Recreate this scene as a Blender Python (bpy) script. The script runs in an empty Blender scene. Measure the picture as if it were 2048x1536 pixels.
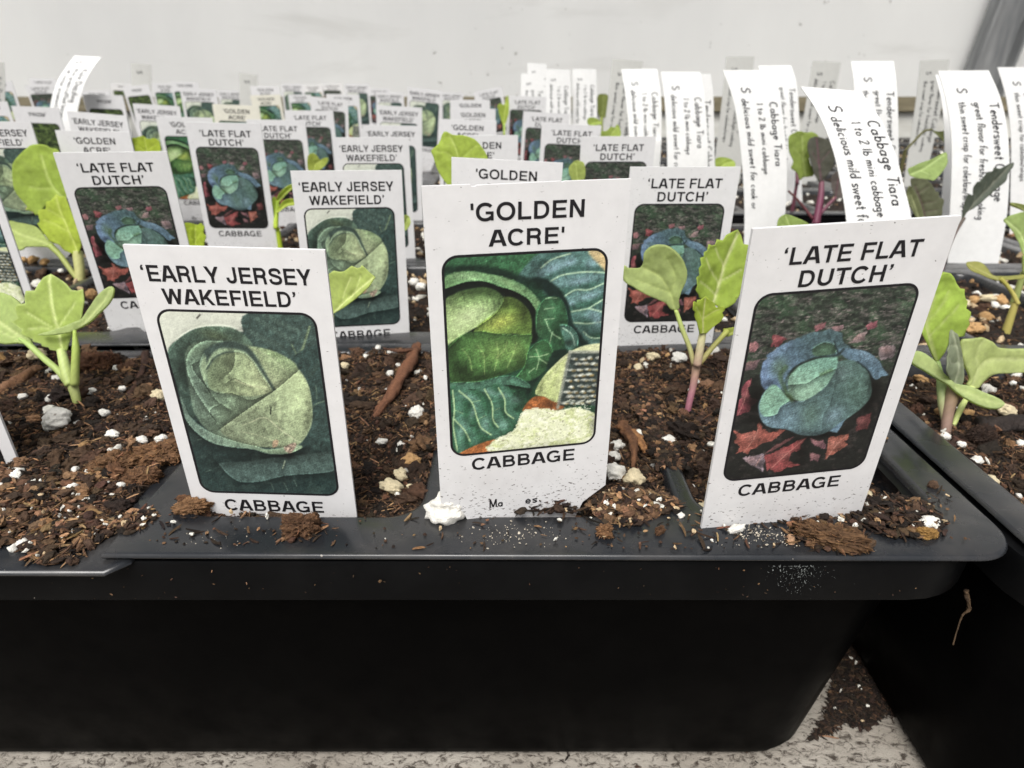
import bpy, bmesh, math, random
import numpy as np
from mathutils import Vector, Matrix
from mathutils.geometry import delaunay_2d_cdt

D, S = bpy.data, bpy.context.scene
COL = S.collection
MM = 0.001
RIM = 0.060                      # height of the seed tray rims above the bench

# ------------------------------------------------------------------ camera, sky, sun, exposure
F_PX, PITCH = 1330.0, math.radians(24.4)
CAM = np.array([0.0, -0.0806, RIM + 0.0644])
cam_data = D.cameras.new('camera')
cam_data.sensor_width = 36.0
cam_data.lens = 36.0 * F_PX / 2048
cam_data.clip_start, cam_data.clip_end = 0.005, 60
cam_data.dof.use_dof = True
cam_data.dof.focus_distance = 0.098
cam_data.dof.aperture_fstop = 44
cam = D.objects.new('camera', cam_data)
cam.location = CAM
cam.rotation_euler = (math.pi / 2 - PITCH, 0, 0)
COL.objects.link(cam)
S.camera = cam

SUN_EL, SUN_AZ = math.radians(56), math.radians(196)     # azimuth measured from +y towards +x
world = D.worlds.new('World')
S.world = world
world.use_nodes = True
wn = world.node_tree.nodes; wl = world.node_tree.links
wn.clear()
sky = wn.new('ShaderNodeTexSky'); sky.sky_type = 'NISHITA'; sky.sun_disc = False
sky.sun_elevation = SUN_EL; sky.sun_rotation = SUN_AZ
sky.dust_density = 5.0; sky.air_density = 1.0
hs = wn.new('ShaderNodeHueSaturation'); hs.inputs['Saturation'].default_value = 0.30
bg = wn.new('ShaderNodeBackground'); bg.inputs['Strength'].default_value = 0.105
wo = wn.new('ShaderNodeOutputWorld')
wl.new(sky.outputs[0], hs.inputs['Color']); wl.new(hs.outputs[0], bg.inputs['Color']); wl.new(bg.outputs[0], wo.inputs['Surface'])

sun_data = D.lights.new('sun', 'SUN'); sun_data.energy = 2.5; sun_data.angle = math.radians(34)
sun_data.color = (1.0, 0.98, 0.95)
sun = D.objects.new('sun', sun_data)
sd = Vector((math.sin(SUN_AZ) * math.cos(SUN_EL), math.cos(SUN_AZ) * math.cos(SUN_EL), math.sin(SUN_EL)))
sun.rotation_euler = sd.to_track_quat('Z', 'Y').to_euler()
sun.location = (0, 0, 2)
COL.objects.link(sun)
S.view_settings.view_transform = 'Standard'; S.view_settings.look = 'None'
S.view_settings.gamma = 1.0; S.view_settings.use_curve_mapping = False
S.view_settings.exposure = 0.42
S.cycles.max_bounces = 8
S.cycles.transparent_max_bounces = 8

# ------------------------------------------------------------------ photograph pixel -> place
_FW = np.array([0, math.cos(PITCH), -math.sin(PITCH)])
_UP = np.array([0, math.sin(PITCH), math.cos(PITCH)])
_RT = np.array([1.0, 0, 0])


def ray(x, y):
    return _RT * ((x - 1024) / F_PX) + _UP * ((768 - y) / F_PX) + _FW


def on_z(x, y, z):
    r = ray(x, y)
    return CAM + r * ((z - CAM[2]) / r[2])


def on_y(x, y, Y):
    r = ray(x, y)
    return CAM + r * ((Y - CAM[1]) / r[1])


def on_plane(x, y, P, N):
    r = ray(x, y)
    return CAM + r * (((P - CAM) @ N) / (r @ N))


def depth_of(P):
    return float((np.asarray(P) - CAM) @ _FW)


# ------------------------------------------------------------------ noise
def vnoise(x, y, seed=0):
    x = np.asarray(x, float); y = np.asarray(y, float)
    xi = np.floor(x).astype(np.int64); yi = np.floor(y).astype(np.int64)
    fx = x - xi; fy = y - yi
    fx = fx * fx * (3 - 2 * fx); fy = fy * fy * (3 - 2 * fy)

    def h(a, b):
        n = (a * 374761393 + b * 668265263 + seed * 974634777) & 0xFFFFFFFF
        n = ((n ^ (n >> 13)) * 1274126177) & 0xFFFFFFFF
        return ((n ^ (n >> 16)) & 0xFFFF) / 65535.0
    a, b, c, d = h(xi, yi), h(xi + 1, yi), h(xi, yi + 1), h(xi + 1, yi + 1)
    return (a * (1 - fx) + b * fx) * (1 - fy) + (c * (1 - fx) + d * fx) * fy


def fbm(x, y, seed=0, octv=4, gain=0.5):
    s, a, t = 0, 1.0, 0
    for o in range(octv):
        s = s + a * vnoise(x * 2 ** o, y * 2 ** o, seed + 17 * o); t += a; a *= gain
    return s / t


def lin(c):
    c = np.asarray(c, float) / 255.0
    return np.where(c <= 0.04045, c / 12.92, ((c + 0.055) / 1.055) ** 2.4)


# ------------------------------------------------------------------ objects
def link(o, parent=None):
    COL.objects.link(o)
    if parent is not None:
        o.parent = parent
    return o


def tag(o, label=None, cat=None, group=None, kind=None):
    for k, v in (('label', label), ('category', cat), ('group', group), ('kind', kind)):
        if v:
            o[k] = v
    return o


def empty(name, M=None):
    o = D.objects.new(name, None)
    o.empty_display_size = 0.005
    COL.objects.link(o)
    if M is not None:
        o.matrix_world = M
    return o


def mesh(name, verts, faces, mat=None, col=None, smooth=False):
    m = D.meshes.new(name)
    m.from_pydata([tuple(v) for v in verts], [], [tuple(f) for f in faces])
    if mat:
        m.materials.append(mat)
    if col is not None:
        at = m.color_attributes.new('Col', 'FLOAT_COLOR', 'POINT')
        c = np.ones((len(verts), 4), np.float32); c[:, :3] = col
        at.data.foreach_set('color', c.ravel())
    if smooth:
        m.polygons.foreach_set('use_smooth', np.ones(len(m.polygons), bool))
    m.update()
    return m


def mesh_np(name, V, Q, mat=None, col=None, smooth=False):
    """V (n,3), Q (m,k) all faces with k corners"""
    m = D.meshes.new(name)
    k = Q.shape[1]
    m.vertices.add(len(V)); m.vertices.foreach_set('co', np.asarray(V, np.float32).ravel())
    m.loops.add(Q.size); m.loops.foreach_set('vertex_index', Q.astype(np.int32).ravel())
    m.polygons.add(len(Q))
    m.polygons.foreach_set('loop_start', np.arange(0, Q.size, k, dtype=np.int32))
    m.polygons.foreach_set('use_smooth', np.full(len(Q), smooth))
    if mat:
        m.materials.append(mat)
    if col is not None:
        at = m.color_attributes.new('Col', 'FLOAT_COLOR', 'POINT')
        c = np.ones((len(V), 4), np.float32); c[:, :3] = col
        at.data.foreach_set('color', c.ravel())
    m.update(calc_edges=True)
    return m


def obj(name, me, parent=None, M=None):
    o = D.objects.new(name, me)
    link(o, parent)
    if M is not None:
        o.matrix_world = M
    return o


# ------------------------------------------------------------------ materials
def new_mat(name):
    m = D.materials.new(name); m.use_nodes = True
    n, l = m.node_tree.nodes, m.node_tree.links
    return m, n, l, n['Principled BSDF']


def node(n, t, **kw):
    x = n.new(t)
    for k, v in kw.items():
        if k in x.inputs:
            x.inputs[k].default_value = v
        else:
            setattr(x, k, v)
    return x


def ramp(n, stops, interp='LINEAR'):
    r = n.new('ShaderNodeValToRGB'); r.color_ramp.interpolation = interp
    e = r.color_ramp.elements
    while len(e) < len(stops):
        e.new(0.5)
    for q, (p, c) in zip(e, stops):
        q.position = p
        q.color = (c, c, c, 1) if isinstance(c, (int, float)) else (*c, 1)
    return r


def mixc(n, l, fac, a, b, mode='MIX'):
    x = n.new('ShaderNodeMix'); x.data_type = 'RGBA'; x.blend_type = mode
    for sock, v in ((0, fac), (6, a), (7, b)):
        if hasattr(v, 'links') or hasattr(v, 'is_linked'):
            l.new(v, x.inputs[sock])
        elif sock == 0:
            x.inputs[0].default_value = v
        else:
            x.inputs[sock].default_value = (*v, 1)
    return x.outputs[2]


def plastic(name, base, rough, spec, dust=(0.16, 0.14, 0.12), dust_amt=0.35, speck=0.75):
    m, n, l, b = new_mat(name)
    tc = n.new('ShaderNodeNewGeometry')
    n1 = node(n, 'ShaderNodeTexNoise', Scale=55.0, Detail=6.0, Roughness=0.65)
    n2 = node(n, 'ShaderNodeTexNoise', Scale=900.0, Detail=3.0)
    n3 = node(n, 'ShaderNodeTexNoise', Scale=160.0, Detail=4.0)
    for q in (n1, n2, n3):
        l.new(tc.outputs['Position'], q.inputs['Vector'])
    r1 = ramp(n, [(0.45, 0.0), (0.75, dust_amt)])
    l.new(n1.outputs[0], r1.inputs[0])
    c = mixc(n, l, r1.outputs[0], base, dust)
    r2 = ramp(n, [(speck, 0.0), (speck + 0.02, 0.7)])
    l.new(n2.outputs[0], r2.inputs[0])
    c = mixc(n, l, r2.outputs[0], c, (0.30, 0.27, 0.23))
    l.new(c, b.inputs['Base Color'])
    rr = ramp(n, [(0.3, rough - 0.10), (0.7, rough + 0.12)])
    l.new(n3.outputs[0], rr.inputs[0]); l.new(rr.outputs[0], b.inputs['Roughness'])
    b.inputs['Specular IOR Level'].default_value = spec
    bp = node(n, 'ShaderNodeBump', Strength=0.12, Distance=0.0004)
    l.new(n3.outputs[0], bp.inputs['Height']); l.new(bp.outputs[0], b.inputs['Normal'])
    return m


M_INSERT = plastic('grey_black_plastic', (0.012, 0.0135, 0.016), 0.26, 0.50, dust_amt=0.22)
M_TRAY = plastic('black_tray_plastic', (0.0007, 0.0007, 0.0008), 0.42, 0.03, dust=(0.012, 0.011, 0.010), dust_amt=0.10, speck=0.84)


M_LIP = plastic('black_lip_plastic', (0.0024, 0.0025, 0.0028), 0.40, 0.09, dust=(0.03, 0.03, 0.03), dust_amt=0.12, speck=0.79)


def attr_mat(name, rough=0.8, spec=0.2, bump=None, vary=0.0):
    m, n, l, b = new_mat(name)
    a = node(n, 'ShaderNodeVertexColor', layer_name='Col')
    c = a.outputs[0]
    if vary:
        g = n.new('ShaderNodeNewGeometry')
        t = node(n, 'ShaderNodeTexNoise', Scale=1500.0, Detail=4.0, Roughness=0.7)
        l.new(g.outputs['Position'], t.inputs['Vector'])
        r = ramp(n, [(0.3, 1 - vary), (0.7, 1 + vary * 0.5)])
        l.new(t.outputs[0], r.inputs[0])
        c = mixc(n, l, 1.0, c, r.outputs[0], 'MULTIPLY')
    l.new(c, b.inputs['Base Color'])
    b.inputs['Roughness'].default_value = rough
    b.inputs['Specular IOR Level'].default_value = spec
    if bump:
        g = n.new('ShaderNodeNewGeometry')
        t = node(n, 'ShaderNodeTexNoise', Scale=bump[0], Detail=5.0, Roughness=0.7)
        l.new(g.outputs['Position'], t.inputs['Vector'])
        bp = node(n, 'ShaderNodeBump', Strength=bump[1], Distance=0.0006)
        l.new(t.outputs[0], bp.inputs['Height']); l.new(bp.outputs[0], b.inputs['Normal'])
    return m


M_SOIL = attr_mat('potting_soil', 0.85, 0.25, (1400.0, 0.8), 0.45)
M_PERLITE = attr_mat('perlite', 0.9, 0.12, (1700.0, 0.95), 0.16)
M_BARK = attr_mat('bark', 0.75, 0.25, (1800.0, 0.7), 0.35)
M_PRINT = attr_mat('printed_ink', 0.42, 0.35)
M_STEM = attr_mat('stem', 0.5, 0.35)


def leaf_material():
    m, n, l, b = new_mat('leaf')
    a = node(n, 'ShaderNodeVertexColor', layer_name='Col')
    g = n.new('ShaderNodeNewGeometry')
    t = node(n, 'ShaderNodeTexNoise', Scale=700.0, Detail=5.0, Roughness=0.65)
    l.new(g.outputs['Position'], t.inputs['Vector'])
    r = ramp(n, [(0.3, 0.84), (0.7, 1.12)])
    l.new(t.outputs[0], r.inputs[0])
    c = mixc(n, l, 1.0, a.outputs[0], r.outputs[0], 'MULTIPLY')
    l.new(c, b.inputs['Base Color'])
    b.inputs['Roughness'].default_value = 0.6
    b.inputs['Specular IOR Level'].default_value = 0.18
    tr = n.new('ShaderNodeBsdfTranslucent')
    c2 = mixc(n, l, 1.0, c, (1.08, 1.04, 0.70), 'MULTIPLY')
    l.new(c2, tr.inputs['Color'])
    bp = node(n, 'ShaderNodeBump', Strength=0.25, Distance=0.0003)
    l.new(t.outputs[0], bp.inputs['Height']); l.new(bp.outputs[0], b.inputs['Normal'])
    mx = n.new('ShaderNodeMixShader'); mx.inputs[0].default_value = 0.45
    l.new(b.outputs[0], mx.inputs[1]); l.new(tr.outputs[0], mx.inputs[2])
    l.new(mx.outputs[0], n['Material Output'].inputs['Surface'])
    return m


M_LEAF = leaf_material()


def card_material(name, base, dirt=True):
    m, n, l, b = new_mat(name)
    tc = n.new('ShaderNodeTexCoord'); oi = n.new('ShaderNodeObjectInfo')
    off = n.new('ShaderNodeVectorMath'); off.operation = 'ADD'
    sc = n.new('ShaderNodeVectorMath'); sc.operation = 'SCALE'; sc.inputs['Scale'].default_value = 3.7
    l.new(oi.outputs['Location'], sc.inputs[0])
    l.new(tc.outputs['Object'], off.inputs[0]); l.new(sc.outputs[0], off.inputs[1])
    mot = node(n, 'ShaderNodeTexNoise', Scale=420.0, Detail=5.0, Roughness=0.6)
    l.new(off.outputs[0], mot.inputs['Vector'])
    r0 = ramp(n, [(0.3, 0.93), (0.7, 1.0)]); l.new(mot.outputs[0], r0.inputs[0])
    c = mixc(n, l, 1.0, base, r0.outputs[0], 'MULTIPLY')
    # grime smears
    sm = node(n, 'ShaderNodeTexNoise', Scale=90.0, Detail=5.0, Roughness=0.6)
    l.new(off.outputs[0], sm.inputs['Vector'])
    # crumbs of soil stuck on, more of them low on the card
    sp = n.new('ShaderNodeSeparateXYZ'); l.new(tc.outputs['Object'], sp.inputs[0])
    mr = n.new('ShaderNodeMapRange'); l.new(sp.outputs['Z'], mr.inputs['Value'])
    for k, v in (('From Min', -0.038), ('From Max', -0.052), ('To Min', 0.0), ('To Max', 1.0)):
        mr.inputs[k].default_value = v
    stretch = n.new('ShaderNodeMapping'); stretch.inputs['Rotation'].default_value = (0, 0.6, 0); stretch.inputs['Scale'].default_value = (1.0, 1.0, 2.2)
    l.new(off.outputs[0], stretch.inputs['Vector'])
    ck = node(n, 'ShaderNodeTexNoise', Scale=1500.0, Detail=3.0, Roughness=0.55)
    l.new(stretch.outputs[0], ck.inputs['Vector'])
    ck2 = node(n, 'ShaderNodeTexNoise', Scale=170.0, Detail=2.0)
    l.new(off.outputs[0], ck2.inputs['Vector'])
    th = n.new('ShaderNodeMath'); th.operation = 'MULTIPLY_ADD'
    l.new(mr.outputs[0], th.inputs[0]); th.inputs[1].default_value = 0.10
    l.new(ck.outputs[0], th.inputs[2])
    th2 = n.new('ShaderNodeMath'); th2.operation = 'MULTIPLY_ADD'
    l.new(ck2.outputs[0], th2.inputs[0]); th2.inputs[1].default_value = 0.16; l.new(th.outputs[0], th2.inputs[2])
    r1 = ramp(n, [(0.79, 0.0), (0.815, 0.85)]); l.new(th2.outputs[0], r1.inputs[0])
    gm = n.new('ShaderNodeMath'); gm.operation = 'MULTIPLY'
    r2 = ramp(n, [(0.5, 0.0), (0.75, 0.35)]); l.new(sm.outputs[0], r2.inputs[0])
    l.new(r2.outputs[0], gm.inputs[0]); l.new(mr.outputs[0], gm.inputs[1])
    c = mixc(n, l, gm.outputs[0], c, (0.35, 0.32, 0.30))
    if dirt:
        c = mixc(n, l, r1.outputs[0], c, (0.045, 0.032, 0.024))
    l.new(c, b.inputs['Base Color'])
    b.inputs['Roughness'].default_value = 0.45; b.inputs['Specular IOR Level'].default_value = 0.35
    return m


M_CARD = card_material('white_card_plastic', (0.69, 0.685, 0.685))
M_CREAM = card_material('cream_card_plastic', (0.72, 0.70, 0.60))
M_LABEL = card_material('white_label_plastic', (0.80, 0.80, 0.785), False)
M_GREYLABEL = card_material('translucent_label_plastic', (0.52, 0.52, 0.49), False)


def ink_mat():
    m, n, l, b = new_mat('black_ink')
    b.inputs['Base Color'].default_value = (0.012, 0.011, 0.013, 1)
    b.inputs['Roughness'].default_value = 0.5; b.inputs['Specular IOR Level'].default_value = 0.25
    return m


M_INK = ink_mat()
M_PEN = ink_mat(); M_PEN.name = 'grey_pen'
M_PEN.node_tree.nodes['Principled BSDF'].inputs['Base Color'].default_value = (0.028, 0.028, 0.032, 1)


def wall_mat():
    m, n, l, b = new_mat('white_greenhouse_sheet')
    g = n.new('ShaderNodeNewGeometry')
    big = node(n, 'ShaderNodeTexNoise', Scale=5.0, Detail=6.0, Roughness=0.6)
    sp = node(n, 'ShaderNodeTexNoise', Scale=95.0, Detail=4.0, Roughness=0.6)
    cl = node(n, 'ShaderNodeTexNoise', Scale=7.0, Detail=3.0)
    mp = n.new('ShaderNodeMapping'); mp.inputs['Scale'].default_value = (1, 1, 0.35); mp.inputs['Location'].default_value = (3.1, 0, 1.7)
    l.new(g.outputs['Position'], mp.inputs['Vector'])
    l.new(mp.outputs[0], big.inputs['Vector']); l.new(g.outputs['Position'], sp.inputs['Vector']); l.new(mp.outputs[0], cl.inputs['Vector'])
    r0 = ramp(n, [(0.35, (0.80, 0.80, 0.785)), (0.7, (0.87, 0.87, 0.85))]); l.new(big.outputs[0], r0.inputs[0])
    ad = n.new('ShaderNodeMath'); ad.operation = 'MULTIPLY_ADD'; ad.inputs[1].default_value = 0.30
    l.new(cl.outputs[0], ad.inputs[0]); l.new(sp.outputs[0], ad.inputs[2])
    r1 = ramp(n, [(0.865, 0.0), (0.92, 0.75)]); l.new(ad.outputs[0], r1.inputs[0])
    c = mixc(n, l, r1.outputs[0], r0.outputs[0], (0.16, 0.15, 0.12))
    m2 = n.new('ShaderNodeMapping'); m2.inputs['Scale'].default_value = (3.0, 1, 16.0); m2.inputs['Location'].default_value = (0.4, 0, 0.9)
    l.new(g.outputs['Position'], m2.inputs['Vector'])
    sg = node(n, 'ShaderNodeTexNoise', Scale=1.0, Detail=5.0, Roughness=0.6, Distortion=0.6); l.new(m2.outputs[0], sg.inputs['Vector'])
    r3 = ramp(n, [(0.56, 0.0), (0.72, 0.22)]); l.new(sg.outputs[0], r3.inputs[0])
    c = mixc(n, l, r3.outputs[0], c, (0.42, 0.41, 0.37))
    l.new(c, b.inputs['Base Color']); b.inputs['Roughness'].default_value = 0.6
    b.inputs['Specular IOR Level'].default_value = 0.2
    tr = n.new('ShaderNodeBsdfTranslucent'); l.new(c, tr.inputs['Color'])
    mx = n.new('ShaderNodeMixShader'); mx.inputs[0].default_value = 0.45
    l.new(b.outputs[0], mx.inputs[1]); l.new(tr.outputs[0], mx.inputs[2])
    l.new(mx.outputs[0], n['Material Output'].inputs['Surface'])
    return m


def bench_mat():
    m, n, l, b = new_mat('dirty_painted_bench')
    g = n.new('ShaderNodeNewGeometry')
    mp = n.new('ShaderNodeMapping'); mp.inputs['Scale'].default_value = (1, 1.6, 1); mp.inputs['Rotation'].default_value = (0, 0, 0.5)
    l.new(g.outputs['Position'], mp.inputs['Vector'])
    a = node(n, 'ShaderNodeTexNoise', Scale=480.0, Detail=7.0, Roughness=0.75, Distortion=0.8)
    c0 = node(n, 'ShaderNodeTexNoise', Scale=40.0, Detail=4.0)
    l.new(mp.outputs[0], a.inputs['Vector']); l.new(mp.outputs[0], c0.inputs['Vector'])
    base = ramp(n, [(0.3, (0.26, 0.23, 0.19)), (0.7, (0.45, 0.415, 0.36))]); l.new(c0.outputs[0], base.inputs[0])
    r = ramp(n, [(0.40, 1.0), (0.50, 0.0)]); l.new(a.outputs[0], r.inputs[0])
    c = mixc(n, l, r.outputs[0], base.outputs[0], (0.05, 0.038, 0.028))
    l.new(c, b.inputs['Base Color']); b.inputs['Roughness'].default_value = 0.8
    bp = node(n, 'ShaderNodeBump', Strength=0.7, Distance=0.0012)
    l.new(a.outputs[0], bp.inputs['Height']); l.new(bp.outputs[0], b.inputs['Normal'])
    return m


def streak_mat(name, c1, c2, scale, rough, metal=0.0):
    m, n, l, b = new_mat(name)
    g = n.new('ShaderNodeNewGeometry')
    mp = n.new('ShaderNodeMapping'); mp.inputs['Scale'].default_value = scale
    l.new(g.outputs['Position'], mp.inputs['Vector'])
    a = node(n, 'ShaderNodeTexNoise', Scale=60.0, Detail=6.0, Roughness=0.6)
    l.new(mp.outputs[0], a.inputs['Vector'])
    r = ramp(n, [(0.3, c1), (0.7, c2)]); l.new(a.outputs[0], r.inputs[0])
    l.new(r.outputs[0], b.inputs['Base Color']); b.inputs['Roughness'].default_value = rough
    b.inputs['Metallic'].default_value = metal
    return m


M_WOOD = streak_mat('weathered_wood', (0.10, 0.085, 0.05), (0.22, 0.19, 0.12), (0.3, 1, 2), 0.8)
M_STEEL = streak_mat('galvanised_steel', (0.10, 0.105, 0.108), (0.24, 0.245, 0.245), (1.5, 1.5, 0.15), 0.6, 0.1)

# ------------------------------------------------------------------ the setting: bench, back wall, rail, post
def box_verts(x0, x1, y0, y1, z0, z1):
    V = [(x, y, z) for z in (z0, z1) for y in (y0, y1) for x in (x0, x1)]
    Fc = [(0, 2, 3, 1), (4, 5, 7, 6), (0, 1, 5, 4), (2, 6, 7, 3), (0, 4, 6, 2), (1, 3, 7, 5)]
    return V, Fc


def bevel_box(name, dims, mat, parent=None, w=0.0008):
    V, Fc = box_verts(*dims)
    me = mesh(name, V, Fc, mat)
    bm = bmesh.new(); bm.from_mesh(me)
    bmesh.ops.bevel(bm, geom=bm.edges[:], offset=w, segments=2, affect='EDGES')
    bm.to_mesh(me); bm.free()
    return obj(name, me, parent)


WALL_Y = 0.93
o = bevel_box('ground', (-3.0, 3.0, -0.6, 1.6, -0.03, 0.0), bench_mat(), w=0.002)
tag(o, 'dirty pale bench surface under the black trays', 'bench', kind='structure')
o = bevel_box('greenhouse_wall', (-2.6, 2.6, WALL_Y, WALL_Y + 0.006, 0.0005, 1.1), wall_mat(), w=0.001)
tag(o, 'off-white greenhouse wall sheet with grey smudges and dirt spots', 'wall')
t = empty('back_rail', Matrix.Translation((0, WALL_Y - 0.05, 0)))
tag(t, 'weathered wooden rail on a pale board behind the trays', 'rail')
bevel_box('rail_board', (-1.8, 1.8, -0.012, 0.012, 0.089, 0.107), M_WOOD, t)
bevel_box('support_board', (-1.8, 1.8, -0.005, 0.006, 0.0005, 0.0885), streak_mat('pale_board', (0.45, 0.44, 0.40), (0.6, 0.6, 0.56), (0.3, 1, 2), 0.8), t)
# leaning galvanised upright, an open channel
pb, pt = on_y(1929, 150, WALL_Y - 0.018), on_y(1990, -10, WALL_Y - 0.018)
t = empty('steel_post', Matrix.Translation(Vector(pb)))
tag(t, 'dull galvanised steel post leaning against the white wall', 'post')
ax = Vector(pt - pb).normalized()
lo, hi = Vector((0, 0, 0)) - ax * ((pb[2] - 0.001) / ax.z), ax * 0.55
sx, sy = 0.046, 0.022
for nm, x0, x1, y0, y1 in (('web', 0, sx, -0.004, 0.0), ('flange', -0.0035, 0, -sy, 0.0), ('flange', sx, sx + 0.0035, -sy, 0.0)):
    V = [tuple(e + Vector((x, y, 0))) for e in (lo, hi) for y in (y0, y1) for x in (x0, x1)]
    obj(nm, mesh(nm, V, box_verts(0, 1, 0, 1, 0, 1)[1], M_STEEL), t)


# ------------------------------------------------------------------ trays and cell inserts
def rrect(x0, x1, y0, y1, r, n=6, chamfer=(), sharp=()):
    pts = []
    for ci, (cx, cy, a0) in enumerate(((x1 - r, y1 - r, 0), (x0 + r, y1 - r, 90), (x0 + r, y0 + r, 180), (x1 - r, y0 + r, 270))):
        if ci in sharp:
            sx, sy = (1, -1, -1, 1)[ci], (1, 1, -1, -1)[ci]
            pts.append((cx + sx * r, cy + sy * r))
            continue
        steps = 1 if ci in chamfer else n
        for k in range(steps + 1):
            a = math.radians(a0 + 90 * k / steps)
            pts.append((cx + r * math.cos(a), cy + r * math.sin(a)))
    return pts


IW, IDP, ROWP = 138.4, 87.6, 88.4           # insert width, depth, row pitch (mm)
FR, BK, SD, DV = 8.6, 4.6, 5.6, 1.7         # front rim, back rim, side rim, divider


def cells(cx, fy):
    x0 = cx - IW / 2 + SD; x1 = cx + IW / 2 - SD
    w = (x1 - x0 - 2 * DV) / 3
    return [(x0 + k * (w + DV), x0 + k * (w + DV) + w, fy + FR, fy + IDP - BK) for k in range(3)]


def insert_mesh(cr=7.5, chamfer=(), ncorner=7, wob=0.0, seed=0, sharp=()):
    """a pack of three cells; origin at the middle of its front edge, at rim height"""
    bm = bmesh.new()
    outer = rrect(-IW / 2, IW / 2, 0, IDP, cr, ncorner, chamfer, sharp)
    if wob:                                       # long edges slightly wavy, as thin vacuum-formed plastic is
        q = []
        for i, a in enumerate(outer):
            b = outer[(i + 1) % len(outer)]
            L = math.dist(a, b); k = max(1, int(L / 6))
            q += [(a[0] + (b[0] - a[0]) * j / k, a[1] + (b[1] - a[1]) * j / k) for j in range(k)]
        outer = [(x + wob * (vnoise(x * .06, y * .06, seed) - .5), y + wob * (vnoise(x * .05 + 9, y * .06, seed + 3) - .5)) for x, y in outer]
    warp = lambda x, y: (wob * 0.9 * float(vnoise(x * 0.03 + 5, y * 0.03, seed + 7) - 0.5)) if wob else 0.0
    loops = [outer] + [rrect(a, b, c, d, 6.0, ncorner) for a, b, c, d in cells(0, 0)]
    edges, ringv = [], []
    for L in loops:
        vs = [bm.verts.new((x * MM, y * MM, warp(x, y) * MM)) for x, y in L]
        es = [bm.edges.new((vs[i], vs[(i + 1) % len(vs)])) for i in range(len(vs))]
        edges += es; ringv.append(vs)
    bmesh.ops.triangle_fill(bm, use_beauty=True, edges=edges)

    def band(prev, prof, inset_dir):
        cxm = sum(v.co.x for v in prev) / len(prev); cym = sum(v.co.y for v in prev) / len(prev)
        base = [v.co.copy() for v in prev]
        xs = [b.x for b in base]; ys = [b.y for b in base]
        hx, hy = (max(xs) - min(xs)) / 2, (max(ys) - min(ys)) / 2
        cx, cy = (max(xs) + min(xs)) / 2, (max(ys) + min(ys)) / 2
        for ins, dz in prof:
            sx_, sy_ = 1 - inset_dir * ins * MM / hx, 1 - inset_dir * ins * MM / hy
            cur = [bm.verts.new((cx + (b.x - cx) * sx_, cy + (b.y - cy) * sy_, b.z + dz * MM)) for b in base]
            for i in range(len(cur)):
                j = (i + 1) % len(cur)
                f = (prev[i], prev[j], cur[j], cur[i]) if inset_dir > 0 else (prev[j], prev[i], cur[i], cur[j])
                bm.faces.new(f)
            prev = cur
        return prev
    band(ringv[0], [(0.25, -0.06), (0.50, -0.30), (0.62, -0.62), (0.50, -0.85)], -1)       # rolled outer lip
    for r in ringv[1:]:
        low = band(r, [(0.30, -0.07), (0.65, -0.28), (0.9, -0.7), (1.1, -1.5), (6.0, -20), (10.5, -42)], 1)
        bm.faces.new(low)
    bmesh.ops.recalc_face_normals(bm, faces=bm.faces[:])
    me = D.meshes.new('seed_insert')
    bm.to_mesh(me); bm.free()
    me.materials.append(M_INSERT)
    return me


def shade_auto(me, deg=35):
    me.polygons.foreach_set('use_smooth', np.ones(len(me.polygons), bool))
    try:
        me.set_sharp_from_angle(angle=math.radians(deg))
    except Exception:
        pass


def tray_parts(x0, x1, y0, y1, r=15, steep=False):
    """outer carrying tray: lip part and body part, in mm relative to world origin"""
    def loft(rings, name, close):
        V, Fc = [], []
        n = None
        for q in rings:
            ins, z = q[0], q[1]; ix = q[2] if len(q) > 2 else ins
            P = rrect(x0 + ix, x1 - ix, y0 + ins, y1 - ins, max(r - ins * 0.4, 4), 8)
            n = len(P)
            V += [(x * MM, y * MM, z * MM) for x, y in P]
        for k in range(len(rings) - 1):
            for i in range(n):
                j = (i + 1) % n
                Fc.append((k * n + i, k * n + j, (k + 1) * n + j, (k + 1) * n + i))
        if close:
            Fc.append(tuple(range((len(rings) - 1) * n, len(rings) * n)))
        me = mesh(name, V, Fc, M_LIP if name == 'lip' else M_TRAY)
        shade_auto(me)
        return me
    z = RIM / MM
    lip = loft([(9, z - 1.6), (1.4, z - 1.6), (0.7, z - 1.9), (0.4, z - 2.6), (0.9, z - 9.6), (1.2, z - 9.9), (1.6, z - 9.7)], 'lip', False)
    body = loft([(2.4, z - 3), (2.5, z - 12), (2.9, 22), (3.4, 4.0), (4.4, 1.6), (6.0, 0.6)] if steep else [(5.0, z - 3, 6.5), (5.6, z - 12, 8.5), (8.0, 26, 13.0), (10.2, 4.0, 17.2), (11.2, 1.6, 18.4), (13.5, 0.6, 22)], 'body', True)
    return lip, body


INS_MESH = insert_mesh(); shade_auto(INS_MESH)
INS_FRONT = insert_mesh(wob=0.6, seed=3, ncorner=9, sharp=(2,)); shade_auto(INS_FRONT)
INS_LEFT = insert_mesh(cr=2.6, chamfer=(3,), wob=0.9, seed=8); shade_auto(INS_LEFT)
INS_RIGHT = insert_mesh(cr=8.0, wob=0.4, seed=5, ncorner=9); shade_auto(INS_RIGHT)

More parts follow.
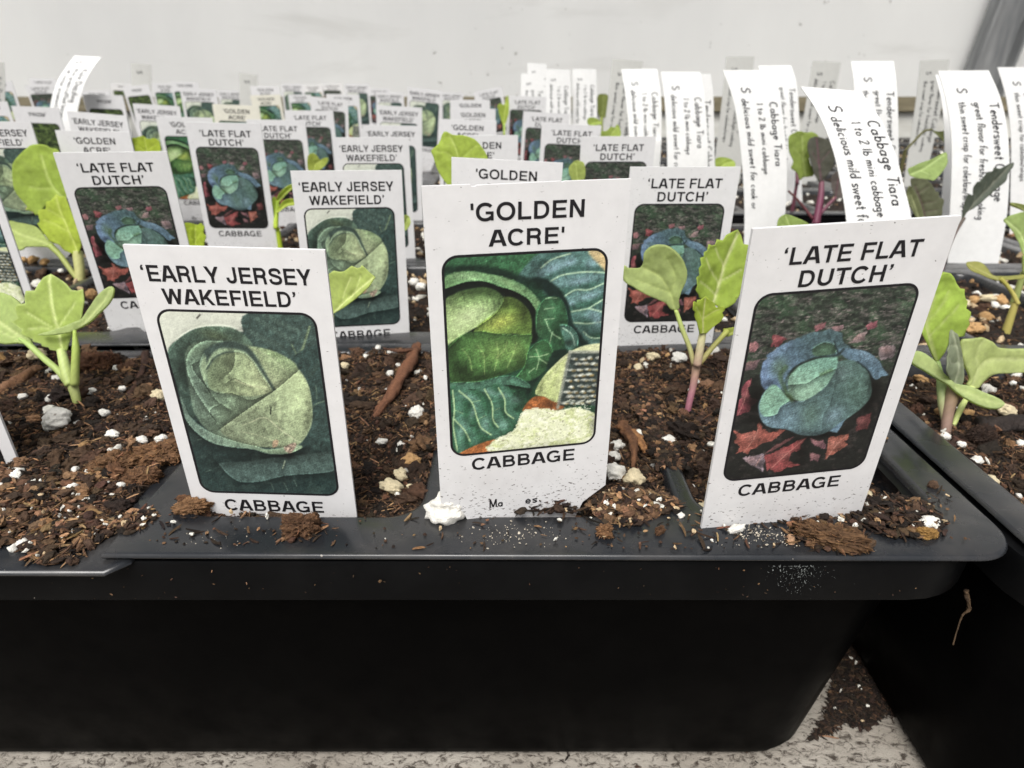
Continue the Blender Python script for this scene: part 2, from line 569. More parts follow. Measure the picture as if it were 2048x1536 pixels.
CX0 = 8.0                                    # x of the middle of the front insert
TRAYW = 4 * 139.0
TRAY_COLS = {0: 77.8, 1: 77.8 + TRAYW + 1.0, -1: 77.8 - TRAYW - 6}     # right edge (mm) of each tray column
ROW_TRAY = [0, 283, 566]                     # front edge of each tray row (mm)
tray_words = {(0, 0): 'black carrying tray in front holding the nearest cabbage tags',
              (1, 0): 'black carrying tray beside the front tray, past the long gap, with handwritten labels',
              (-1, 1): 'black tray far along the second tray row, mostly hidden by tags',
              (0, 1): 'black carrying tray directly behind the front tray',
              (1, 1): 'black carrying tray behind the tray of handwritten labels',
              (0, 2): 'black tray of small blurred tags nearest the rail',
              (1, 2): 'black tray of handwritten labels nearest the rail',
              (-1, 2): 'black tray furthest along the rail'}
insert_spots = []                            # (cx, fy, tray col, tray row, row in tray, column)
for (tc_, tr_), words_ in tray_words.items():
    xr = TRAY_COLS[tc_]; fy = ROW_TRAY[tr_] + (-10 if (tc_, tr_) == (1, 0) else 0)
    t = empty('carrying_tray', Matrix.Translation(((xr - TRAYW / 2) * MM, fy * MM, 0)))
    tag(t, words_, 'tray', 'black carrying trays on the bench')
    lip, body = tray_parts(xr - TRAYW - 1.5, xr + 1.2 - (1.2 if tc_ == 0 else 0), fy - 0.4, fy + 3 * ROWP + 4, steep=(tc_, tr_) == (1, 0))
    inv = t.matrix_world.inverted()
    for nm, me in (('lip', lip), ('body', body)):
        me.transform(inv); obj(nm, me, t)
    for r in range(3):
        for c in range(4):
            cx = xr - 69.8 - 139.0 * c + (1.0 if tc_ == 1 else 0)
            f = fy + r * ROWP
            # skip what the camera cannot see
            F = f + 80 + 40
            if abs(cx) - 75 > 0.80 * (F * 0.93 + 30):
                continue
            insert_spots.append([cx, f, tc_, tr_, r, c])

# ------------------------------------------------------------------ soil
def ico(sub):
    bm = bmesh.new(); bmesh.ops.create_icosphere(bm, subdivisions=sub, radius=1.0)
    V = np.array([v.co[:] for v in bm.verts]); Fc = np.array([[v.index for v in f.verts] for f in bm.faces])
    bm.free()
    return V, Fc


ICO1, ICO2, ICO3, ICO4, ICO5 = ico(1), ico(2), ico(3), ico(4), ico(5)


def lumpy(sub, seed, amp=.9, freq=1.3):
    T, Fc = sub
    q = fbm(T[:, 0] * freq + seed * 3.1 + T[:, 2], T[:, 1] * freq + T[:, 2] * 1.3 + seed, seed, 3)
    q2 = fbm(T[:, 0] * 3.5 + seed, T[:, 1] * 3.5 + T[:, 2] * 3, seed + 5, 2)
    return T * (1 + amp * (q[:, None] - .5) * 2 + .5 * (q2[:, None] - .5)), Fc


PERL_T = [lumpy(ICO2, k) for k in range(7)]
CLUMP_T = [lumpy(ICO3, 20 + k, .7, 1.6) for k in range(4)]


def rotmats(rng, n):
    q = rng.normal(size=(n, 4)); q /= np.linalg.norm(q, axis=1)[:, None]
    w, x, y, z = q.T
    return np.stack([np.stack([1 - 2 * (y * y + z * z), 2 * (x * y - z * w), 2 * (x * z + y * w)], -1),
                     np.stack([2 * (x * y + z * w), 1 - 2 * (x * x + z * z), 2 * (y * z - x * w)], -1),
                     np.stack([2 * (x * z - y * w), 2 * (y * z + x * w), 1 - 2 * (x * x + y * y)], -1)], 1)


def fibre_template(seg=4, bend=0.10):
    V, Fc = [], []
    for i in range(seg + 1):
        u = i / seg * 2 - 1
        w = 0.5 + 0.5 * (1 - u * u)
        for k in range(3):
            a = 2 * math.pi * k / 3
            V.append((u, w * math.cos(a) + bend * 6 * (u * u), w * math.sin(a)))
    for i in range(seg):
        for k in range(3):
            a, b = i * 3 + k, i * 3 + (k + 1) % 3
            Fc += [(a, b, b + 3), (a, b + 3, a + 3)]
    return np.array(V), np.array(Fc)


FIB = fibre_template()


def chips(rng, pos, size, col, template, aniso, flat=None, jitter=0.35, lie=0.0):
    """many irregular pieces merged: pos (n,3), size (n,), col (n,3), aniso = per-axis scale. lie in 0..1 lays them flat."""
    n = len(pos)
    T, Fc = template
    k = len(T)
    R = rotmats(rng, n)
    if lie:
        a = rng.uniform(0, 2 * math.pi, n); tilt = rng.normal(0, 1 - lie, n)
        ca, sa, ct, st = np.cos(a), np.sin(a), np.cos(tilt), np.sin(tilt)
        z0 = np.zeros(n)
        Rz = np.stack([np.stack([ca, -sa, z0], -1), np.stack([sa, ca, z0], -1), np.stack([z0, z0, z0 + 1], -1)], 1)
        Rt = np.stack([np.stack([ct, z0, st], -1), np.stack([z0, z0 + 1, z0], -1), np.stack([-st, z0, ct], -1)], 1)
        R = Rz @ Rt
    sc = size[:, None] * (np.asarray(aniso)[None, :] * rng.uniform(0.7, 1.3, (n, 3)))
    loc = T[None] * (1 + jitter * rng.uniform(-1, 1, (n, k, 1)))
    loc = loc * sc[:, None, :]
    W = np.einsum('nij,nkj->nki', R, loc) + pos[:, None, :]
    Q = (np.arange(n)[:, None, None] * k + Fc[None]).reshape(-1, 3)
    C = np.repeat(col[:, None, :], k, 1) * rng.uniform(0.8, 1.2, (n, k, 1))
    return W.reshape(-1, 3), Q, C.reshape(-1, 3)


def merge(parts):
    V, Q, C, b = [], [], [], 0
    for v, q, c in parts:
        V.append(v); Q.append(q + b); C.append(c); b += len(v)
    return np.concatenate(V), np.concatenate(Q), np.concatenate(C)


PAL = np.array([1.08, 1.15, 1.16]) * lin([(34, 26, 21), (53, 39, 30), (71, 52, 39), (94, 68, 50), (124, 92, 66), (152, 116, 84)])


def palette(rng, n, w=(0.30, 0.27, 0.2, 0.13, 0.07, 0.03)):
    c = PAL[rng.choice(len(PAL), n, p=np.array(w) / sum(w))]
    return c * rng.uniform(0.75, 1.3, (n, 1)) * (1 + rng.normal(0, 0.05, (n, 3)))


def soil_height(x, y, seed, level, rough=1.0):
    """height (mm above the rim) of the soil at x, y in mm"""
    h = level + rough * (3.4 * (fbm(x * 0.09, y * 0.09, seed, 3) - 0.5) + 3.0 * (fbm(x * 0.28, y * 0.28, seed + 5, 4) - 0.5)
                         + 1.3 * (np.abs(fbm(x * 0.7, y * 0.7, seed + 9, 3) - 0.5)))
    return h


def front_level(x, y, cx, fy):
    """the soil lies lower in the near corner of the last cell of the front insert"""
    base = -2.4 + 1.9 * np.clip((y - fy - 22) / 18, 0, 1)
    if abs(cx - CX0) < 1 and fy < 5:
        d = np.hypot((x - 71) / 8.0, (y - 25) / 9.0)
        base = base - 5.5 * np.exp(-d * d)
        base = base - 1.6 * np.exp(-((x - 38) / 14) ** 2 - ((y - 18) / 16) ** 2)
    return base


def soil_for(cx, fy, seed, step, n_crumb, n_fib, level=None, big=0):
    rng = np.random.default_rng(seed)
    parts = []
    lv = (lambda x, y: front_level(x, y, cx, fy)) if level is None else (lambda x, y: level + 0 * x)
    for (a, b, c, d) in cells(cx, fy):
        xs = np.arange(a + 0.35, b - 0.3, step); ys = np.arange(c + 0.35, d - 0.3, step)
        X, Y = np.meshgrid(xs, ys)
        Z = soil_height(X, Y, seed, lv(X, Y))
        e = np.minimum(np.minimum(X - a, b - X), np.minimum(Y - c, d - Y))
        Z = Z - 2.5 * np.exp(-np.maximum(e, 0) / 0.8)
        V = np.stack([X, Y, Z], -1).reshape(-1, 3) * MM; V[:, 2] += RIM
        nx, ny = len(xs), len(ys)
        I = np.arange(nx * ny).reshape(ny, nx)
        Qd = np.stack([I[:-1, :-1], I[:-1, 1:], I[1:, 1:], I[1:, :-1]], -1).reshape(-1, 4)
        Q = np.concatenate([Qd[:, [0, 1, 2]], Qd[:, [0, 2, 3]]])
        tone = fbm(X * 0.5, Y * 0.5, seed + 31, 4).reshape(-1, 1)
        C = PAL[0] * (0.55 + 0.9 * tone) + (tone > 0.62) * PAL[1] * 0.3
        parts.append((V, Q, C))

        def spots(n, lift):
            x = rng.uniform(a + 0.6, b - 0.6, n); y = rng.uniform(c + 0.6, d - 0.6, n)
            z = soil_height(x, y, seed, lv(x, y)) + lift
            return np.stack([x, y, z], -1) * MM + np.array([0, 0, RIM])
        k = n_crumb // 3
        if k:
            p = spots(k, 0.15); s = np.abs(rng.lognormal(-1.35, 0.5, k)).clip(0.10, 0.9) * MM
            parts.append(chips(rng, p, s, palette(rng, k), ICO1, (1.1, 0.85, 0.7), jitter=0.34, lie=0.4))
        k = n_fib // 3
        if k:
            p = spots(k, 0.5); s = rng.uniform(0.05, 0.20, k) * MM
            parts.append(chips(rng, p, s, palette(rng, k, (0.12, 0.2, 0.25, 0.22, 0.14, 0.07)), FIB, (7.0, 0.8, 0.7), jitter=0.12, lie=0.75))
        k = big // 3
        if k:
            p = spots(k, 0.5); s = rng.lognormal(0.05, 0.35, k).clip(.6, 2.3) * MM
            for tt in range(4):
                sl = slice(tt, None, 4)
                parts.append(chips(rng, p[sl], s[sl], palette(rng, len(p[sl]), (0.15, 0.35, 0.3, 0.15, 0.05, 0.01)), CLUMP_T[tt], (1.15, 0.95, 0.7), jitter=0.14, lie=0.6))
    if big > 200:                    # crumbs bridge the dividers except near the front
        cc = cells(cx, fy)
        for a_, b_ in ((cc[0][1], cc[1][0]), (cc[1][1], cc[2][0])):
            k = 2600
            y = rng.uniform(fy + (31 if a_ < cx else 24), fy + 80, k)
            x = (a_ + b_) / 2 + rng.normal(0, 1.5, k)
            z = 0.55 * np.exp(-((x - (a_ + b_) / 2) / 2.0) ** 2) * rng.uniform(-0.6, 1.2, k) * (0.5 + vnoise(y * .2, y * 0, seed))
            p = np.stack([x, y, z], -1) * MM + np.array([0, 0, RIM])
            f = rng.random(k) < .4
            parts.append(chips(rng, p[f], rng.uniform(.06, .2, f.sum()) * MM, palette(rng, f.sum()), FIB, (7, .8, .7), jitter=.12, lie=.8))
            parts.append(chips(rng, p[~f], rng.uniform(.2, .9, (~f).sum()) * MM, palette(rng, (~f).sum()), ICO1, (1.15, .85, .6), jitter=.3, lie=.6))
    V, Q, C = merge(parts)
    return mesh_np('potting_soil', V, Q, M_SOIL, C)


def perlite_arrays(rng, pos, size, tan=0.12):
    n = len(pos)
    col = np.where(rng.random((n, 1)) < tan, lin([(204, 180, 144)]), lin([(236, 233, 222)])) * rng.uniform(0.8, 1.0, (n, 1))
    k = rng.integers(0, len(PERL_T), n)
    return merge([chips(rng, pos[k == t], size[k == t], col[k == t], PERL_T[t], (1.2, 0.9, 0.7), jitter=0.08) for t in range(len(PERL_T)) if (k == t).any()])


perl_parts = []
prng = np.random.default_rng(5)
for i, (cx, fy, tc_, tr_, r, c) in enumerate(insert_spots):
    near = tr_ == 0 and r == 0
    me, dz, dy = INS_MESH, 0.0, 0.0
    if near and tc_ == 0 and c == 0:
        me = INS_FRONT; cx = CX0
    elif near and tc_ == 0 and c == 1:
        me = INS_LEFT; dz, dy, cx = -0.9, -2.4, CX0 - 135.5
    elif tc_ == 1 and tr_ == 0:
        me = INS_RIGHT
    if near and tc_ == 0:
        lab = 'front three-cell seed insert, dark grey, with the three large cabbage tags' if c == 0 else 'front seed insert spilling brown soil over its torn rim corner'
    elif near:
        lab = 'seed insert beside the long rim gap, with the pale thick-leaved seedling'
    else:
        tr_words = {0: 'front', 1: 'middle', 2: 'rearmost'}[tr_]
        col_words = {0: 'first', 1: 'second', 2: 'third', 3: 'fourth'}[c]
        row_words = {0: 'nearest', 1: 'middle', 2: 'back'}[r]
        side = {0: '', 1: 'label-side ', -1: 'outermost '}[tc_]
        lab = 'dark seed insert, %s row and %s column of the %s %stray' % (row_words, col_words, tr_words, side)
    o = obj('seed_insert', me, None, Matrix.Translation((cx * MM, (fy + dy) * MM, RIM + dz * MM)))
    tag(o, lab, 'seed insert', 'black three-cell seed inserts')
    Fd = fy + 80
    if near:
        lvl = None if c == 0 and tc_ == 0 else (-0.5 if tc_ == 0 else -3.2)
        sm = soil_for(cx, fy + dy, 100 + i, 0.40, 30000, 10500, lvl, 540)
    elif Fd < 300:
        sm = soil_for(cx, fy, 100 + i, 0.9, 3600, 1200, -3.0, 150)
    else:
        sm = soil_for(cx, fy, 100 + i, 1.6, 700, 150, -3.0, 0)
    s = obj('potting_soil', sm)
    tag(s, 'dark brown peaty potting mix filling the cells of ' + {0: 'a front', 1: 'a middle', 2: 'a rear'}[tr_] + ' insert', 'soil', 'potting soil in the cells', 'stuff')
    lv_ = -2.6 if near and c == 0 and tc_ == 0 else (-0.9 if near and tc_ == 0 else -3.0)
    for (a, b, c_, d) in cells(cx, fy + dy):
        k = 42 if near else (55 if Fd < 300 else 22)
        x = prng.uniform(a + 1, b - 1, k); y = prng.uniform(c_ + 1, d - 1, k)
        z = soil_height(x, y, 100 + i, (front_level(x, y, cx, fy) if lv_ == -2.6 else lv_)) + 0.45
        sz = prng.lognormal(-0.95 if near else -0.35, 0.5, k).clip(0.15, 1.7) * MM
        perl_parts.append(perlite_arrays(prng, np.stack([x, y, z], -1) * MM + np.array([0, 0, RIM]), sz, 0.10 if near else 0.45))
V, Q, C = merge(perl_parts)
o = obj('perlite_crumbs', mesh_np('perlite_crumbs', V, Q, M_PERLITE, C, True))
tag(o, 'small white and tan perlite crumbs scattered through the soil', 'perlite', kind='stuff')

SOIL_SEED = {}
for i, s_ in enumerate(insert_spots):
    SOIL_SEED[(s_[2], s_[3], s_[4], s_[5])] = 100 + i


def soil_point(px, py):
    """where the ray through a pixel of the photograph meets the near soil"""
    P = on_z(px, py, RIM - 0.002)
    for _ in range(3):
        x, y = P[0] / MM, P[1] / MM
        lv_ = front_level(np.array(x), np.array(y), CX0, 0) if -62 < x < 78 and y < 86 else (-0.5 if x < 0 else -3.2)
        sd_ = SOIL_SEED.get((0, 0, 0, 0) if -62 < x < 78 and y < 86 else (0, 0, 0, 1) if x < 0 else (1, 0, 0, 3), 100)
        P = on_z(px, py, RIM + (float(soil_height(np.array(x), np.array(y), sd_, lv_)) + 0.25) * MM)
    return P


# larger perlite granules, each a thing of its own
def lump(name, mat, rad, seed, col, scale=(1, 1, 0.8), rough=0.30, sub=ICO3, freq=1.7, pits=0.0):
    T, Fc = sub
    rng = np.random.default_rng(seed)
    a = rng.uniform(0, 50, 3)
    n1 = fbm(T[:, 0] * freq + a[0] + T[:, 2] * 0.7, T[:, 1] * freq + a[1] + T[:, 2] * freq * 0.9, seed, 4)
    n2 = fbm(T[:, 0] * 4 + a[2], T[:, 1] * 4 + T[:, 2] * 3.1, seed + 3, 3)
    V = T * (1 + rough * 2.6 * (n1[:, None] - 0.5) + rough * 1.2 * (n2[:, None] - 0.5)) * np.array(scale) * rad
    c = lin([col]) * (0.78 + 0.4 * n2[:, None])
    if pits:
        c = np.where((fbm(T[:, 0] * 6 + a[1], T[:, 1] * 6 + T[:, 2] * 5, seed + 8, 2) > 1 - pits)[:, None], lin([(95, 75, 60)]), c)
    return mesh_np(name, V, Fc, mat, c, True)


PERL = [  # px, py, radius px, tint 0 white 1 cream 2 tan, stretch
    (117, 845, 25, 0, 1.15), (152, 846, 8, 0, 1.3), (102, 798, 9, 0, 1.0), (47, 794, 8, 0, 1.5), (117, 758, 9, 0, 1.1), (77, 712, 15, 1, 1.3), (234, 738, 8, 0, 1.1),
    (185, 783, 9, 0, 1.3), (245, 779, 7, 0, 1.0), (209, 826, 9, 0, 1.4), (227, 871, 11, 0, 1.3), (283, 883, 11, 0, 1.2), (322, 880, 11, 0, 1.3), (40, 950, 12, 0, 1.3),
    (25, 918, 7, 0, 1.0), (152, 940, 8, 0, 1.0), (243, 972, 8, 0, 1.0), (145, 975, 11, 0, 1.5), (133, 1005, 16, 0, 1.6), (91, 1044, 12, 0, 1.3), (161, 1047, 8, 0, 1.1),
    (47, 1088, 11, 0, 1.2), (28, 1098, 9, 0, 1.0), (319, 794, 13, 1, 1.0),
    (689, 734, 10, 1, 1.0), (781, 747, 7, 0, 1.0), (797, 732, 6, 0, 1.0), (834, 829, 15, 0, 1.0), (764, 885, 10, 0, 1.6), (802, 891, 8, 0, 1.2), (825, 925, 17, 2, 1.1),
    (803, 950, 13, 1, 1.1), (782, 976, 18, 1, 1.7), (819, 973, 6, 1, 1.0), (756, 696, 6, 0, 1.0), (780, 706, 6, 0, 1.0), (851, 756, 5, 0, 1.0),
    (895, 1012, 38, 0, 1.35),
    (1295, 697, 11, 0, 1.1), (1305, 714, 11, 1, 1.3), (1357, 718, 13, 0, 1.4), (1336, 712, 6, 2, 1.0), (1275, 739, 10, 1, 1.0), (1394, 764, 5, 0, 1.0),
    (1331, 895, 23, 0, 1.05), (1312, 912, 8, 0, 1.2), (1233, 893, 14, 0, 1.3), (1229, 913, 12, 0, 1.3), (1229, 949, 21, 0, 0.95), (1269, 959, 20, 1, 1.1), (1305, 934, 7, 0, 1.0),
    (1347, 948, 9, 0, 1.2), (1367, 926, 5, 0, 1.0), (1384, 975, 6, 0, 1.0), (1238, 1003, 14, 0, 1.8), (1269, 1003, 8, 1, 1.0), (1409, 1020, 18, 1, 1.3), (1362, 1031, 7, 0, 1.2),
    (1325, 825, 6, 2, 1.0),
    (1889, 874, 9, 0, 1.2), (1878, 826, 9, 2, 1.1), (1878, 804, 9, 2, 1.2), (1922, 890, 8, 0, 1.2), (2042, 889, 9, 0, 1.0), (2011, 824, 14, 1, 1.4), (1935, 828, 9, 2, 1.8),
    (1842, 761, 12, 2, 1.5), (1944, 660, 15, 2, 1.6), (1969, 638, 13, 2, 1.1), (1942, 641, 7, 0, 1.1), (1998, 606, 13, 2, 1.1), (1975, 599, 12, 1, 1.8), (1946, 601, 10, 2, 1.1),
    (1930, 607, 9, 1, 1.0), (1953, 590, 7, 0, 1.1), (1946, 565, 8, 2, 1.0), (2034, 751, 10, 0, 1.3), (2025, 767, 6, 0, 1.0),
    (1952, 923, 12, 0, 1.1), (1978, 961, 13, 1, 1.4), (1905, 904, 9, 0, 1.2), (2037, 993, 6, 0, 1.0), (1859, 1045, 17, 0, 1.9), (1736, 993, 9, 1, 1.0), (1798, 1026, 9, 1, 1.3),
    (1470, 1056, 13, 0, 1.7), (1345, 1030, 5, 0, 1.0), (43, 524, 10, 2, 1.4), (66, 522, 10, 2, 1.3), (90, 526, 9, 2, 1.3), (184, 592, 11, 2, 0.9), (122, 543, 5, 0, 1.0),
    (828, 566, 9, 0, 1.0), (842, 576, 9, 0, 1.0),
]
special = {(117, 845): 'large pitted white perlite granule in soil near the front seedling stem', (895, 1012): 'largest white perlite granule resting on the front rim by the middle tag',
           (1331, 895): 'large round white perlite granule between the middle and slanting front tags', (1859, 1045): 'oblong white perlite granule on the debris heap at the rim corner',
           (782, 976): 'long cream perlite granule beside the divider, in soil', (1269, 959): 'round cream perlite granule with brown flecks beside the clipped tag corner',
           (1229, 949): 'bulky white perlite granule touching the middle tag edge', (1409, 1020): 'cream perlite granule at the foot of the slanting front tag',
           (834, 829): 'white perlite granule with a pointed tip by the divider end', (825, 925): 'tan crumbly perlite granule just above the divider strip',
           (1470, 1056): 'thin white perlite sliver lying on the front rim', (133, 1005): 'flat white perlite flake at the edge of the spilled soil',
           (1978, 961): 'yellowish perlite granule at the edge of the gap-side rim'}
TINT = {0: (234, 231, 222), 1: (216, 202, 168), 2: (192, 154, 108)}
for i, (px, py, r, ti, st) in enumerate(PERL):
    on_rim = py > 1030 and not (px < 300) or (px, py) in ((895, 1012), (1859, 1045))
    P = on_z(px, py + r * 0.45, RIM) if on_rim else (on_z(px, py + r * 0.3, RIM - 0.001) if px < 300 and py > 1000 else soil_point(px, py + r * 0.3))
    rad = r * depth_of(P) / F_PX
    me = lump('perlite_granule', M_PERLITE, rad, 40 + i, TINT[ti], (st ** 0.5, 1 / st ** 0.3, 0.85 / st ** 0.4), 0.34, ICO4 if r > 10 else ICO3, 1.25, 0.10 if r > 12 else 0.0)
    o = obj('perlite_granule', me)
    o.location = Vector(P) + Vector((0, 0, rad * 0.55)); o.rotation_euler = (0.1, prng.uniform(-0.5, 0.5), prng.uniform(-0.3, 0.3))
    if (px, py) in special:
        tag(o, special[(px, py)], 'perlite granule', 'perlite granules on the soil')
    else:
        lab = {0: 'white perlite granule lying in the brown potting soil', 1: 'cream perlite granule lying in the brown potting soil', 2: 'tan stained perlite granule lying in the brown potting soil'}[ti]
        tag(o, lab, 'perlite granule', {0: 'white perlite granules', 1: 'cream perlite granules', 2: 'tan perlite granules'}[ti])

# ------------------------------------------------------------------ lettering: bold grotesque capitals and a felt-pen hand
def arc(cx, cy, rx, ry, a0, a1, n=14, e=1.0):
    out = []
    for k in range(n + 1):
        a = math.radians(a0 + (a1 - a0) * k / n)
        c, s = math.cos(a), math.sin(a)
        out.append((cx + rx * math.copysign(abs(c) ** e, c), cy + ry * math.copysign(abs(s) ** e, s)))
    return out


def smooth_curve(pts, closed=False, n=6):
    P = [np.array(p, float) for p in pts]; out = []
    m = len(P)
    rng_ = range(m if closed else m - 1)
    for i in rng_:
        p1, p2 = P[i], P[(i + 1) % m]
        p0 = P[i - 1] if (closed or i > 0) else 2 * p1 - p2
        p3 = P[(i + 2) % m] if (closed or i + 2 < m) else 2 * p2 - p1
        for k in range(n):
            t = k / n
            out.append(tuple(0.5 * (2 * p1 + (p2 - p0) * t + (2 * p0 - 5 * p1 + 4 * p2 - p3) * t * t + (3 * p1 - p0 - 3 * p2 + p3) * t ** 3)))
    if not closed:
        out.append(tuple(P[-1]))
    return out


R_, P_, S_ = 'r', 'p', 's'
BOLD = {
    'A': (1.0, [(P_, .115, 0, .44, 1, .225), (P_, .885, 0, .56, 1, .225), (R_, .28, .22, .72, .385)]),
    'B': (1.0, [(R_, .1, 0, .29, 1), (S_, [(.28, .915), (.56, .915)] + arc(.58, .73, .19, .185, 90, -90) + [(.28, .545)], .17), (S_, [(.28, .50), (.6, .50)] + arc(.62, .2925, .21, .2075, 90, -90) + [(.28, .085)], .17)]),
    'C': (1.0, [(S_, arc(.53, .5, .385, .43, 38, 322, 22, .92), .185)]),
    'D': (1.0, [(R_, .1, 0, .29, 1), (S_, [(.28, .915), (.44, .915)] + arc(.46, .5, .37, .415, 90, -90, 16, .9) + [(.28, .085)], .175)]),
    'E': (.93, [(R_, .1, 0, .29, 1), (R_, .29, .83, .86, 1), (R_, .29, .425, .81, .585), (R_, .29, 0, .87, .17)]),
    'F': (.85, [(R_, .1, 0, .29, 1), (R_, .29, .83, .82, 1), (R_, .29, .41, .75, .57)]),
    'G': (1.08, [(S_, arc(.53, .5, .395, .43, 40, 322, 22, .92), .185), (R_, .55, .37, .97, .53), (R_, .81, .02, .97, .38)]),
    'H': (1.0, [(R_, .1, 0, .29, 1), (R_, .71, 0, .9, 1), (R_, .29, .42, .71, .59)]),
    'I': (.39, [(R_, .1, 0, .29, 1)]),
    'J': (.77, [(S_, [(.575, 1), (.575, .34)] + arc(.34, .30, .235, .215, 0, -180, 12) + [(.105, .36)], .185)]),
    'K': (1.0, [(R_, .1, 0, .29, 1), (P_, .84, 1, .30, .36, .25), (P_, .45, .56, .87, 0, .24)]),
    'L': (.85, [(R_, .1, 0, .29, 1), (R_, .29, 0, .81, .17)]),
    'M': (1.16, [(R_, .09, 0, .27, 1), (R_, .89, 0, 1.07, 1), (P_, .2, 1, .58, 0, .2), (P_, .96, 1, .58, 0, .2)]),
    'N': (1.0, [(R_, .1, 0, .285, 1), (R_, .715, 0, .9, 1), (P_, .2, 1, .8, 0, .215)]),
    'O': (1.08, [(S_, arc(.54, .5, .405, .43, 0, 360, 30, .95), .185)]),
    'P': (.93, [(R_, .1, 0, .29, 1), (S_, [(.28, .915), (.56, .915)] + arc(.58, .68, .2, .235, 90, -90) + [(.28, .445)], .175)]),
    'R': (1.0, [(R_, .1, 0, .29, 1), (S_, [(.28, .915), (.56, .915)] + arc(.59, .70, .2, .215, 90, -90) + [(.28, .485)], .175), (S_, smooth_curve([(.52, .47), (.68, .44), (.755, .34), (.77, .15), (.80, 0)]), .18)]),
    'S': (.93, [(S_, smooth_curve([(.775, .68), (.70, .86), (.46, .92), (.23, .86), (.165, .72), (.25, .60), (.5, .52), (.73, .43), (.79, .28), (.70, .13), (.46, .075), (.21, .14), (.13, .33)]), .18)]),
    'T': (.85, [(R_, .03, .83, .82, 1), (R_, .33, 0, .52, .83)]),
    'U': (1.0, [(S_, [(.195, 1), (.195, .36)] + arc(.5, .37, .305, .285, 180, 360) + [(.805, 1)], .19)]),
    'W': (1.31, [(P_, .12, 1, .36, 0, .2), (P_, .655, 1, .36, 0, .2), (P_, .655, 1, .95, 0, .2), (P_, 1.19, 1, .95, 0, .2)]),
    'Y': (.93, [(R_, .37, 0, .56, .42), (P_, .12, 1, .465, .38, .225), (P_, .81, 1, .465, .38, .225)]),
    'Z': (.85, [(R_, .06, .83, .79, 1), (R_, .04, 0, .81, .17), (P_, .67, .84, .17, .16, .25)]),
    '‘': (.38, [(R_, .10, .69, .27, .86), (P_, .15, .86, .24, 1.0, .11)]),
    '’': (.38, [(R_, .09, .83, .26, 1.0), (P_, .21, .83, .12, .68, .11)]),
    "'": (.32, [(P_, .17, .64, .17, 1.0, .15)]),
    'a': (.77, [(S_, arc(.36, .26, .24, .21, 0, 360, 18), .16), (R_, .5, 0, .68, .5)]), 's': (.72, [(S_, smooth_curve([(.58, .42), (.36, .49), (.16, .40), (.36, .28), (.57, .17), (.36, .05), (.12, .12)]), .14)]),
    'e': (.74, [(S_, [(.14, .28), (.6, .28)] + arc(.37, .27, .24, .22, 0, 320, 16), .14)]),
    ' ': (.42, []),
}
